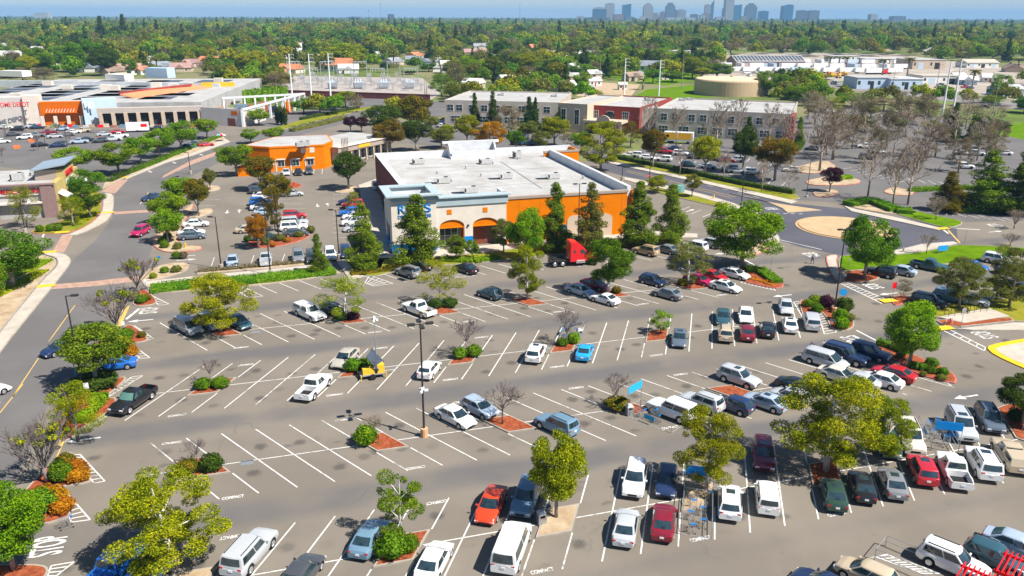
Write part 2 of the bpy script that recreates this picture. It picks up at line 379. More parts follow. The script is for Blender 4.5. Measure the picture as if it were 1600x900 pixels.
for off in (0, 2.2, 4.4, 6.6):   # rails
 rp = [G(1275, 129) + UT * (off - 3.3) * 1.1, G(1340, 136) + UT * (off - 3.3) * 1.1, G(1440, 147) + UT * (off - 3.3) * 1.1, G(1600, 166.5) + UT * (off - 3.3) * 1.1]
 struct(MB().path([(p.x, p.y, 0.08) for p in rp], 0.07, 4).obj('rail', MT['metal']))
road_sheet('yard_ground', [(1030, 100), (1180, 82), (1400, 84), (1600, 110), (1700, 120), (1700, 168), (1600, 158), (1450, 141), (1290, 124), (1120, 124)], M('yard_gravel', (0.36, 0.31, 0.26), 0.95, var=0.2, scale=0.08), -0.02)
road_sheet('substation_ground', [(440, 118), (660, 122), (688, 146), (670, 158), (430, 146)], M('substation_gravel', (0.36, 0.32, 0.29), 0.95, var=0.15, scale=0.2), -0.02)
road_sheet('field', [(1010, 140), (1090, 132), (1120, 150), (1050, 156), (990, 152)], MT['grass'], -0.02)
road_sheet('field', [(1560, 196), (1620, 190), (1680, 196), (1680, 220), (1600, 218), (1550, 208)], MT['grass'], 0.02)
road_sheet('field', [(925, 128), (1000, 132), (985, 152), (900, 150)], MT['dirt'], -0.02)
road_sheet('field', [(960, 105), (1060, 108), (1100, 122), (1040, 134), (940, 120)], MT['grass'], -0.03)

# ---------------------------------------------------------------- raised, kerbed beds, islands and walks
def pad(name, pts, fill, kerb='kerb', rnd_=1, fillname=None, h=0.13, kw=0.16, world=None):
 P = world or W(pts)
 if rnd_: P = rounded([Vector(p) for p in P], rnd_)
 P = [Vector((p[0], p[1])) for p in P]
 o = P[0]; Q = [(p - o) for p in P]
 base = struct(MB().prism(Q, 0.0, h).obj(name, MT[kerb], None, (o.x, o.y, 0)))
 if fill:
  inner = offset_poly(Q, kw)
  MB().prism(inner, h * 0.5, h + 0.025).obj(fillname or {'mulch': 'mulch', 'dirt': 'soil', 'grass': 'lawn', 'drygrass': 'lawn', 'concrete': 'slab', 'tan': 'slab'}[fill], MT[fill], base)
 return base
pad('sidewalk', [(-60, 640), (0, 551), (81, 451), (107, 418), (112, 408), (106, 400), (95, 396), (76, 393), (67, 398), (87, 403), (91, 410), (88, 419), (67, 438), (0, 520), (-60, 600)], 'concrete')
pad('planting_bed', [(-70, 606), (0, 519), (66, 437), (86, 418), (89, 410), (85, 404), (66, 399), (-60, 402), (-140, 500)], 'dirt', rnd_=1)
pad('planting_bed', [(45, 366), (100, 366), (128, 358), (144, 348), (153, 338), (159, 328), (158, 302), (140, 298), (108, 330), (100, 346), (60, 355)], 'drygrass', 'redkerb')
pad('sidewalk', [(103, 369), (122, 368), (166, 348), (176, 334), (178, 322), (178, 304), (161, 302), (161, 328), (155, 338), (145, 348), (129, 358)], 'concrete')
pad('median_bed', [(160, 296), (200, 276), (260, 251), (300, 240), (352, 217), (345, 208), (300, 226), (255, 243), (212, 262), (165, 283)], 'dirt', rnd_=0)
pad('sidewalk', [(196, 281), (262, 254), (303, 243), (360, 222), (352, 217), (300, 240), (260, 251), (196, 278)], 'concrete', rnd_=0)
pad('planting_bed', [(420, 208), (560, 174), (600, 170), (590, 166), (540, 172), (470, 188), (400, 208)], 'drygrass', rnd_=0)
# lot's left ends, one island to each row
pad('planting_island', [(206, 474), (214, 456), (228, 452), (247, 471), (240, 477), (212, 480)], 'mulch')
pad('planting_island', [(172, 532), (190, 515), (200, 508), (211, 511), (233, 530), (228, 534), (199, 539), (215, 556), (212, 561), (190, 566), (150, 562)], 'mulch')
pad('planting_island', [(92, 628), (140, 606), (192, 589), (199, 593), (165, 622), (184, 623), (178, 640), (140, 664), (126, 672), (108, 690), (80, 690)], 'mulch')
pad('planting_island', [(62, 742), (86, 722), (106, 707), (118, 711), (143, 750), (141, 755), (84, 764), (112, 802), (108, 810), (66, 822), (20, 818), (20, 790)], 'mulch')
pad('planting_island', [(-60, 900), (-20, 884), (50, 883), (74, 886), (77, 896), (55, 925), (-60, 940)], 'mulch')
# right ends
pad('planting_island', [(1157, 416), (1184, 417), (1205, 428), (1224, 444), (1224, 449), (1210, 452), (1157, 440)], 'mulch', 'redkerb')
pad('planting_island', [(1247, 470), (1266, 468), (1302, 479), (1322, 488), (1335, 503), (1334, 512), (1322, 518), (1299, 516), (1288, 490), (1277, 490), (1255, 497)], 'mulch')
pad('planting_island', [(1366, 537), (1386, 540), (1420, 553), (1466, 571), (1490, 585), (1496, 596), (1490, 601), (1430, 585), (1408, 568), (1388, 557)], 'mulch', 'redkerb')
pad('planting_island', [(1554, 634), (1640, 628), (1670, 690), (1592, 694), (1568, 656)], 'mulch')
# right-hand lawns and walks
pad('lawn_verge', [(1309, 402), (1330, 399), (1390, 400), (1440, 395), (1480, 386), (1500, 383), (1600, 388), (1700, 394), (1700, 402), (1560, 401), (1500, 412), (1410, 417), (1340, 423), (1312, 425)], 'grass')
pad('sidewalk', [(1289, 403), (1297, 399), (1310, 399), (1307, 408), (1311, 424), (1318, 441), (1309, 442), (1296, 426)], 'concrete', 'redkerb')
pad('sidewalk', [(1386, 394), (1412, 389), (1440, 382), (1490, 378), (1497, 381), (1480, 385), (1440, 394), (1390, 399)], 'concrete', rnd_=0)
pad('planting_island', [(1312, 426), (1345, 422), (1376, 433), (1368, 439), (1335, 443), (1317, 441)], 'mulch')
pad('planting_island', [(1392, 466), (1410, 462), (1424, 467), (1412, 476), (1396, 478)], 'mulch', 'redkerb')
pad('lawn', [(1420, 482), (1500, 472), (1640, 464), (1740, 470), (1740, 506), (1575, 503), (1462, 500)], 'drygrass')
pad('planting_bed', [(1462, 502), (1500, 499), (1580, 498), (1584, 503), (1500, 512), (1478, 511)], 'mulch', rnd_=0, h=0.17)
pad('bicycle_pad', [(1464, 497), (1545, 483), (1578, 496), (1506, 507)], 'concrete', rnd_=0, h=0.2)
pad('sidewalk', [(1478, 513), (1500, 514), (1584, 505), (1740, 509), (1740, 518), (1520, 517)], 'concrete', rnd_=0)
pad('loading_island', [(1540, 543), (1560, 537), (1640, 524), (1760, 540), (1760, 640), (1600, 577), (1552, 555)], 'concrete', 'yelkerb', kw=0.9)
pad('lawn_verge', [(1388, 331), (1420, 328), (1460, 337), (1503, 346), (1503, 351), (1488, 356), (1470, 355), (1440, 347)], 'grass')
pad('hedge_bed', [(1318, 320), (1365, 312), (1412, 328), (1440, 333), (1395, 336), (1340, 327)], 'dirt')
pad('sidewalk', [(1318, 322), (1340, 328), (1400, 340), (1470, 357), (1468, 361), (1395, 345), (1330, 331)], 'concrete', rnd_=0)
pad('verge_bed', [(958, 240), (1060, 262), (1180, 290), (1240, 302), (1250, 310), (1236, 313), (1100, 283), (950, 250)], 'drygrass', rnd_=0)
pad('sidewalk', [(948, 251), (1100, 283), (1236, 313), (1246, 315), (1236, 319), (1098, 287), (945, 254)], 'concrete', rnd_=0)
pad('sidewalk', [(975, 276), (1100, 304), (1188, 331), (1200, 352), (1218, 370), (1218, 380), (1204, 382), (1196, 372), (1186, 348), (1176, 336), (1095, 309), (975, 283)], 'concrete')
pad('planting_bed', [(1014, 291), (1060, 300), (1110, 313), (1140, 322), (1120, 324), (1030, 302), (1006, 296)], 'drygrass')
pad('planting_island', [(1155, 397), (1190, 378), (1204, 384), (1198, 392), (1176, 402)], 'dirt', 'redkerb')
# roundabout
rc = G(1320, 356);
def disc(r, n=56): return [(r * math.cos(2 * math.pi * i / n), r * math.sin(2 * math.pi * i / n)) for i in range(n)]
ra = struct(MB().prism(disc(9.0), 0, 0.08).obj('roundabout', M('apron_concrete', (0.46, 0.31, 0.165), 0.9, var=0.1, scale=0.6), None, (rc.x, rc.y, 0)))
MB().prism(disc(8.4), 0.05, 0.2).obj('centre_slab', MT['tan'], ra)
pad('splitter_island', [(1140, 303), (1168, 308), (1210, 318), (1284, 329), (1230, 333), (1222, 326), (1196, 315)], 'tan', rnd_=0)
# strips between the main lot and the store
pad('hedge_strip', [(228, 447), (330, 438), (430, 428), (480, 420), (520, 418), (532, 427), (480, 437), (400, 447), (236, 460)], 'dirt', rnd_=0)
pad('sidewalk', [(222, 441), (330, 430), (430, 421), (520, 411), (520, 416), (430, 426), (330, 436), (226, 447)], 'concrete', rnd_=0)
pad('planting_bed', [(306, 424), (400, 416), (500, 408), (520, 406), (520, 410), (430, 420), (308, 429)], 'dirt', rnd_=0)
pad('planting_island', [(216, 441), (222, 425), (262, 412), (296, 411), (294, 424), (240, 440)], 'dirt')
pad('sidewalk', [(531, 402), (575, 397), (602, 407), (596, 422), (560, 436), (546, 438), (528, 412)], 'concrete', rnd_=0)
pad('planting_bed', [(540, 410), (600, 404), (690, 402), (760, 396), (860, 382), (980, 374), (1060, 372), (1066, 378), (980, 386), (930, 394), (850, 400), (780, 408), (740, 412), (640, 418), (590, 432), (560, 432)], 'drygrass', rnd_=0)
pad('storefront_walk', [(590, 402), (612, 398), (760, 384), (870, 372), (980, 360), (1090, 366), (1090, 372), (980, 373), (860, 381), (760, 395), (690, 401), (598, 407)], 'concrete', rnd_=0)
pad('store_plaza', [(560, 290), (588, 280), (600, 330), (612, 394), (592, 402), (576, 360), (566, 320)], 'concrete', rnd_=0)
# side lot
pad('planting_island', [(237, 382), (240, 373), (258, 353), (279, 336), (300, 318), (304, 322), (290, 343), (272, 384), (312, 385), (317, 388), (310, 392), (276, 396), (250, 393)], 'dirt', 'redkerb')
pad('planting_island', [(384, 382), (400, 372), (436, 370), (480, 364), (487, 368), (470, 377), (434, 386), (400, 388)], 'mulch', 'redkerb')
pad('planting_island', [(432, 288), (455, 286), (472, 288), (470, 293), (440, 296)], 'mulch', 'redkerb')
pad('planting_island', [(305, 330), (330, 325), (334, 333), (310, 341), (292, 340)], 'dirt')
pad('planting_island', [(300, 292), (340, 290), (346, 296), (330, 300), (302, 300)], 'dirt')
pad('planting_island', [(522, 296), (552, 291), (560, 293), (556, 300), (526, 303)], 'dirt')
# right-hand office lot islands
for q in ([(1258, 283), (1290, 276), (1326, 278), (1346, 282), (1342, 288), (1300, 291), (1262, 289)], [(1268, 300), (1300, 296), (1312, 300), (1300, 307), (1275, 309)],
          [(1378, 300), (1395, 292), (1430, 300), (1424, 306), (1392, 305)], [(1240, 262), (1290, 250), (1310, 262), (1280, 272), (1244, 270)]):
 pad('planting_island', q, 'dirt', 'redkerb')

# ---------------------------------------------------------------- painted markings, children of the lot
LROT = Matrix.Rotation(-LA, 3, 'Z')
def lot_child(name, me, mat, p, rz, scale=None):
 q = LROT @ Vector(p)
 return ob(name, me, mat, lot, q, rz - LA, scale)
def worn(name, c, asp=(0.25, 0.225, 0.195)):
 m = bpy.data.materials.new(name); m.use_nodes = True; n = m.node_tree.nodes; l = m.node_tree.links; b = n['Principled BSDF']; b.inputs['Roughness'].default_value = 0.8; b.inputs['Specular IOR Level'].default_value = 0.15
 ge = n.new('ShaderNodeNewGeometry'); k = n.new('ShaderNodeTexNoise'); k.inputs['Scale'].default_value = 1.6; k.inputs['Detail'].default_value = 9; k.inputs['Roughness'].default_value = 0.75; l.new(ge.outputs['Position'], k.inputs['Vector'])
 k2 = n.new('ShaderNodeTexNoise'); k2.inputs['Scale'].default_value = 0.16; l.new(ge.outputs['Position'], k2.inputs['Vector'])
 f = math_(n, l, 'ADD', k.outputs['Fac'], math_(n, l, 'MULTIPLY', math_(n, l, 'SUBTRACT', k2.outputs['Fac'], 0.5), 0.5))
 l.new(mixc(n, l, smooth_mask(n, l, f, 0.50, 0.70), c, asp), b.inputs['Base Color']); return m
MT['white'] = worn('worn_white_paint', (0.66, 0.65, 0.62)); MT['yline'] = worn('worn_yellow_paint', (0.62, 0.40, 0.10))
unit = MB().sheet([(-0.5, -0.5), (0.5, -0.5), (0.5, 0.5), (-0.5, 0.5)], 0).mesh('painted_line')
def line(a, b, wd=0.12, mat='white', z=0.012, name='painted_line'):
 a = Vector(a[:2]).to_3d(); b = Vector(b[:2]).to_3d(); d = b - a; c = (a + b) / 2; c.z = z
 return lot_child(name, unit, MT[mat], c, math.atan2(d.y, d.x), (d.length, wd, 1))
def pline(pa, pb, wd=0.12, mat='white', z=0.012, name='painted_line'): return line(G(*pa), G(*pb), wd, mat, z, name)
ROWS = {'A': (-0.75, 3.13, -60, -4, 20, 5.7, -5.6), 'B': (-4.2, 3.105, 60, -4, 22, 5.9, -5.6), 'C': (-0.9, 3.145, -60, -4, 20, 5.9, -5.6), 'D': (-4.4, 3.108, 60, -3, 24, 5.6, -5.6)}
ISL = {'A': [345, 541, 690, 822, 955, 1075], 'B': [330, 568, 730, 888, 1032], 'C': [312, 588, 792, 966, 1148], 'D': [255, 622, 872, 1098, 1268]}
ISLV = {'A': 515, 'B': 590, 'C': 690, 'D': 800}
def div_s(row, px):
 "s of the point of a row's divider line seen in photo column px"
 T = ROW_T[row]; lo, hi = -60.0, 120.0
 for _ in range(50):
  mid = (lo + hi) / 2; p = L(mid, T) - Vector((0, 0, CAM_H)); x = 800 + p.dot(cam_r) / p.dot(_fw) * F_PX
  if x < px: lo = mid
  else: hi = mid
 return lo
island_spots = {}
ENDS = {'A': (-13.3, 60.2), 'B': (-16.5, 64.2), 'C': (-13.4, 66.6), 'D': (-7.6, 66.0)}
for r, (s0, ds, ang, k0, k1, far, near) in ROWS.items():
 T = ROW_T[r]; sh = 1 / math.tan(R(ang)); cells = []
 for px in ISL[r]:
  k = math.floor((div_s(r, px) - s0) / ds); cells.append(k)
  island_spots[(r, px)] = (s0 + (k + 0.5) * ds, T, sh)
 a, b_ = ENDS[r]
 for k in range(-8, 30):
  s = s0 + k * ds
  if s < a or s > b_: continue
  e = 1.75 if (k in cells or k - 1 in cells) else 0
  for t0, t1 in (((e, far), (near, -e)) if e else ((near, far),)):
   line(L(s + t0 * sh, T + t0), L(s + t1 * sh, T + t1))
 # the divider, broken at the islands
 cuts = sorted([s0 + k * ds for k in cells]); cur = a
 for c_ in cuts + [b_]:
  if c_ - cur > 0.5: line(L(cur, T), L(c_, T), 0.11)
  cur = c_ + ds
# in-row islands
for (r, px), (s, T, sh) in island_spots.items():
 ds = ROWS[r][1]; hw = ds / 2 - 0.08; hd = 1.65
 Q = [L(s - hw - hd * sh, T - hd), L(s + hw - hd * sh, T - hd), L(s + hw + hd * sh, T + hd), L(s - hw + hd * sh, T + hd)]
 pad('planting_island', None, 'dirt' if px in (872, 1098, 255) else 'mulch', rnd_=0, world=[(q.x, q.y) for q in Q])
# single rows: store front (far side) and side lot
for k in range(0, 34):
 s = -14.0 + k * 3.13
 if 21.0 < s < 25.5 or 33 < s < 35.4: continue
 if s < 60: line(L(s, 118.9), L(s + 5.0 * 0.577, 113.9))
for k in range(9):    # row E, bottom right
 s = 33.0 + k * 3.14; line(L(s, 36.6), L(s + 5.4 * 0.577, 31.2))
sx0 = div_s('A', 300)
for i in range(9):   # side lot: pale bays square to the store
 y = 312 + i * 9.4
 pline((344 - i * 7.0, y), (322 - i * 7.0 - 22, y + 0.5), 0.1)
for i in range(10):
 y = 304 + i * 7.5
 pline((420 - i * 0.6, y), (474 + i * 0.6, y - 0.5), 0.1); pline((520, y), (560, y - 1), 0.1)
for x in (440, 458, 474, 490, 503): pline((x, 272), (x + 1, 263), 0.12)
for x in (330, 358, 392, 440, 478, 500, 526): pline((x, 416 - (x - 330) * 0.05), (x + 5, 402 - (x - 330) * 0.05), 0.1)
def hatch(a0, a1, b0, b1, nst, wd=0.12):
 A0, A1, B0, B1 = G(*a0), G(*a1), G(*b0), G(*b1)
 line(A0, A1, wd);
 if (B0 - B1).length > 0.3: line(B0, B1, wd)
 for i in range(nst + 1):
  f = i / nst; p, q = A0.lerp(A1, f), B0.lerp(B1, f)
  if (p - q).length > 0.25: line(p, q, 0.12)
hatch((125, 710), (164, 752), (110, 711), (147, 755), 9); hatch((99, 764), (141, 812), (93, 776), (112, 816), 8)
hatch((116, 878), (88, 900), (80, 884), (74, 900), 3); hatch((210, 509), (240, 529), (206, 511), (232, 531), 8)
hatch((202, 535), (234, 559), (201, 540), (218, 560), 7); hatch((230, 458), (264, 475), (230, 460), (248, 477), 7)
hatch((223, 587), (165, 623), (206, 589), (166, 617), 9); hatch((180, 641), (142, 667), (172, 640), (130, 668), 7)
hatch((380, 448), (411, 463), (374, 456), (388, 465), 4); hatch((578, 430), (614, 443), (570, 442), (584, 447), 5)
hatch((704, 420), (741, 431), (700, 428), (712, 434), 5)
hatch((1240, 472), (1254, 496), (1248, 471), (1258, 495), 7); hatch((1279, 492), (1288, 522), (1287, 490), (1307, 519), 8)
hatch((1388, 556), (1488, 604), (1392, 559), (1482, 599), 12); hatch((1158, 442), (1212, 454), (1160, 440), (1208, 450), 9)
hatch((1368, 870), (1440, 896), (1390, 868), (1470, 896), 8); hatch((1388, 866), (1360, 872), (1390, 868), (1368, 870), 1)
# crosswalk ladders
hatch((1313, 443), (1378, 474), (1322, 441), (1390, 470), 12, 0.2); hatch((1475, 517), (1538, 548), (1484, 515), (1540, 543), 5, 0.2)
# edge lines, stop bars, centre lines
pline((1338, 516), (1384, 540), 0.25); pline((1207, 372), (1284, 390), 0.2); pline((218, 482), (197, 499), 0.4)
pline((1495, 357), (1531, 359), 0.35); pline((1474, 359), (1482, 365), 0.4); pline((1160, 404), (1182, 416), 0.3)
pline((1481, 359), (1500, 380), 0.3, 'yline'); pline((72, 358), (66, 372), 0.3)
for a_, b_ in (((-30, 670), (0, 628)), ((0, 645), (36, 600)), ((20, 620), (60, 560)), ((76, 534), (118, 476)), ((192, 484), (184, 508)), ((95, 700), (88, 716))): pline(a_, b_, 0.12, 'yline')
pline((186, 510), (200, 478), 0.45, 'yline', name='painted_kerb_line'); pline((92, 700), (102, 680), 0.45, 'yline', name='painted_kerb_line')
for q in ((222, 314), (231, 306), (240, 300)): pline(q, (q[0] - 3, q[1] + 5), 0.12)
pline((980, 266), (1150, 308), 0.16, 'yline'); pline((978, 268), (1145, 310), 0.16, 'yline')
for i in range(9): pline((985 + i * 24, 261 + i * 5.7), (994 + i * 24, 263 + i * 5.7), 0.14)
for i in range(5): pline((1200 + i * 12, 333 + i * 0.3), (1206 + i * 12, 333 + i * 0.3), 0.25)
pline((253, 320), (222, 313), 0.6, 'tan', 0.010, 'turn_lane_median'); pline((226, 314), (232, 300), 0.14, 'yline')
road_sheet('turn_median', [(252, 279), (300, 257), (345, 240), (340, 236), (296, 252), (256, 274)], MT['pavers'], 0.014)
road_sheet('paver_crossing', [(97, 367), (116, 364), (100, 395), (82, 393)], MT['pavers'], 0.012)
road_sheet('paver_crossing', [(80, 452), (87, 444), (150, 439), (226, 430), (228, 438), (150, 447)], MT['pavers'], 0.012)
road_sheet('paver_crossing', [(178, 331), (262, 326), (262, 330), (178, 335)], MT['pavers'], 0.012)
road_sheet('paver_crossing', [(158, 300), (180, 302), (200, 281), (182, 282)], MT['pavers'], 0.012)
for q in ((72, 448), (76, 395), (97, 364), (168, 333), (194, 278), (1388, 471), (1475, 514), (1473, 358)):
 pl = G(*q); lot_child('tactile_plate', unit, MT['tactile'], (pl.x, pl.y, 0.172), LA, (2.4, 1.3, 1))
for r_, (x, y, dx, dy, lx, ly, k) in enumerate([(1020, 246, 20, 4.6, 8, -8, 11), (1040, 228, 18, 3.6, 6, -6, 10), (1290, 172, 12, .5, 4, 6, 8), (1480, 300, 17, 1.2, -14, -7, 9), (1430, 285, 16, 1.5, -12, -6, 9), (1490, 337, 20, 2.0, -24, -7, 6), (1330, 262, 12, 3, -14, 2, 8), (1060, 318, 18, 5, -16, 6, 6)]):
 for i in range(k): pline((x + dx * i, y + dy * i), (x + dx * i + lx, y + dy * i + ly), 0.14)
# blue disabled bays
for q, a_ in (((1583, 858), 1), ((1562, 847), 1), ((1520, 868), 1)):
 pl = G(*q); lot_child('blue_bay_paint', unit, MT['blue'], (pl.x, pl.y, 0.010), LA, (2.2, 1.4, 1))
# words and arrows
def word_mesh(txt, w_, h_, bold=0.02, depth_=0.0):
 cu = bpy.data.curves.new('word', 'FONT'); cu.body = txt; cu.align_x = 'CENTER'; cu.align_y = 'CENTER'; cu.offset = bold; cu.extrude = depth_
 t = bpy.data.objects.new('word', cu); col.objects.link(t); bpy.context.view_layer.update()
 me = bpy.data.meshes.new_from_object(t.evaluated_get(bpy.context.evaluated_depsgraph_get()))
 bpy.data.objects.remove(t); bpy.data.curves.remove(cu)
 xs = [v.co.x for v in me.vertices]; ys = [v.co.y for v in me.vertices]
 sx, sy = w_ / (max(xs) - min(xs)), h_ / (max(ys) - min(ys)); mx_, my_ = (max(xs) + min(xs)) / 2, (max(ys) + min(ys)) / 2
 for v in me.vertices: v.co.x = (v.co.x - mx_) * sx; v.co.y = (v.co.y - my_) * sy
 me.materials.clear(); return me
W_COMPACT = word_mesh('COMPACT', 1.75, 0.42, 0.03); W_STOP = word_mesh('STOP', 2.5, 2.4, 0.02); W_YIELD = word_mesh('YIELD', 2.6, 2.0, 0.02)
for x, y in ((277, 649), (364, 777), (650, 731), (847, 892), (1094, 842), (1308, 803), (523, 617), (704, 593), (871, 573), (1026, 555), (1047, 668), (377, 543), (586, 519), (733, 502), (874, 487), (1005, 475), (1128, 461)):
 p = G(x, y); lot_child('painted_word', W_COMPACT, MT['white'], (p.x, p.y, 0.014), LA)
for x, y in ((268, 692), (362, 839), (537, 656), (384, 570), (594, 544), (752, 527), (900, 606), (1063, 585), (682, 785), (720, 628), (1140, 716)):
 p = G(x, y); lot_child('painted_word', W_COMPACT, MT['white'], (p.x, p.y, 0.014), LA + math.pi)
for x, y, a_, me in ((75, 853, 90, W_STOP), (233, 485, 90, W_STOP), (1268, 398, 0, W_STOP), (1333, 531, -90, W_STOP), (1538, 523, 90, W_STOP), (1553, 352, 180, W_STOP), (1364, 447, 90, W_STOP), (1206, 326, 170, W_YIELD)):
 p = G(x, y); lot_child('painted_word', me, MT['white'], (p.x, p.y, 0.014), LA + R(a_))
ARROW = MB().sheet([(-0.12, -1.2), (0.12, -1.2), (0.12, 0.3), (0.5, 0.3), (0, 1.3), (-0.5, 0.3), (-0.12, 0.3)], 0).mesh('painted_arrow')
for x, y, a_ in ((130, 687, 90), (220, 501, 90), (1510, 620, 90), (1223, 462, 90), (290, 400, 90), (291, 406, -90), (234, 268, 200), (1555, 362, -90), (272, 254, 200), (315, 242, 20), (355, 331, 180), (374, 330, 0), (496, 321, 180), (512, 320, 0), (1130, 396, 90), (1389, 459, 90), (1078, 329, -60), (1215, 386, 100)):
 p = G(x, y); lot_child('painted_arrow', ARROW, MT['white'], (p.x, p.y, 0.014), LA + R(a_), (1.0, 1.25, 1))
dr = G(386, 723); lot_child('storm_drain', unit, MT['metal'], (dr.x, dr.y, 0.012), LA, (1.1, 0.8, 1))
dr = G(399, 519); lot_child('storm_drain', unit, MT['metal'], (dr.x, dr.y, 0.012), LA, (1.1, 0.7, 1))


# ================================================================== PLANTS
def np_mesh(name, V, Fq, smooth=False):
 me = bpy.data.meshes.new(name); V = np.asarray(V, dtype=np.float32); Fq = np.asarray(Fq, dtype=np.int32)
 me.vertices.add(len(V)); me.vertices.foreach_set('co', V.ravel())
 me.loops.add(Fq.size); me.loops.foreach_set('vertex_index', Fq.ravel())
 me.polygons.add(len(Fq)); me.polygons.foreach_set('loop_start', np.arange(len(Fq), dtype=np.int32) * Fq.shape[1])
 me.update(calc_edges=True); return me
def leaves(pos, nrm, size, rg):
 "irregular four-cornered leaf sprays"
 N = len(pos); nrm = nrm / np.linalg.norm(nrm, axis=1, keepdims=True)
 a = rg.normal(size=(N, 3)); a -= nrm * (a * nrm).sum(1, keepdims=True); a /= np.linalg.norm(a, axis=1, keepdims=True); b = np.cross(nrm, a)
 s = size * rg.uniform(0.6, 1.3, (N, 1)); k = rg.uniform(0.45, 0.8, (N, 1)); bend = rg.uniform(-0.25, 0.25, (N, 1))
 V = np.stack([pos - a * s * 0.5, pos - b * s * 0.5 * k + nrm * s * bend, pos + a * s * 0.6, pos + b * s * 0.5 * k + nrm * s * bend], 1).reshape(-1, 3)
 return V, np.arange(4 * N).reshape(-1, 4)
def clump_leaves(cl, N, size, rg, up=0.25, jit=0.6):
 cl = np.asarray(cl, dtype=float); wgt = cl[:, 3] ** 2; wgt /= wgt.sum()
 i = rg.choice(len(cl), N, p=wgt); d = rg.normal(size=(N, 3)); d /= np.linalg.norm(d, axis=1, keepdims=True)
 r = cl[i, 3:4] * rg.uniform(0.35, 1.0, (N, 1)) ** 0.5
 p = cl[i, :3] + d * r * np.array([1, 1, 0.8]); nn = d + rg.normal(size=(N, 3)) * jit + np.array([0, 0, up])
 return leaves(p, nn, size, rg)
def branch(mb, p, d, ln, r, depth_, rg, tips, spread=0.6, kids=3, n=5, up=0.15, bend=0.15):
 p = Vector(p); d = Vector(d).normalized(); segs = 2 if depth_ > 1 else 1
 for k in range(segs):
  q = p + d * (ln / segs); r2 = max(0.02, r * (0.8 if segs == 2 else 0.62))
  mb.tube(p, q, r, r2, n, cap=False); p = q; r = r2
  d = (d + Vector(rg.normal(size=3) * bend) + Vector((0, 0, up * 0.5))).normalized()
 if depth_ <= 0: tips.append(p); return
 for k in range(kids + (1 if rg.random() < 0.35 else 0)):
  ax = Vector(rg.normal(size=3)); ax = (ax - d * ax.dot(d)).normalized()
  dd = (d + ax * spread * rg.uniform(0.6, 1.3) + Vector((0, 0, up))).normalized()
  branch(mb, p - d * ln * rg.uniform(0, 0.35), dd, ln * rg.uniform(0.6, 0.85), max(r * 0.74, 0.022), depth_ - 1, rg, tips, spread, kids, max(3, n - 1), up, bend)
TPL = {}
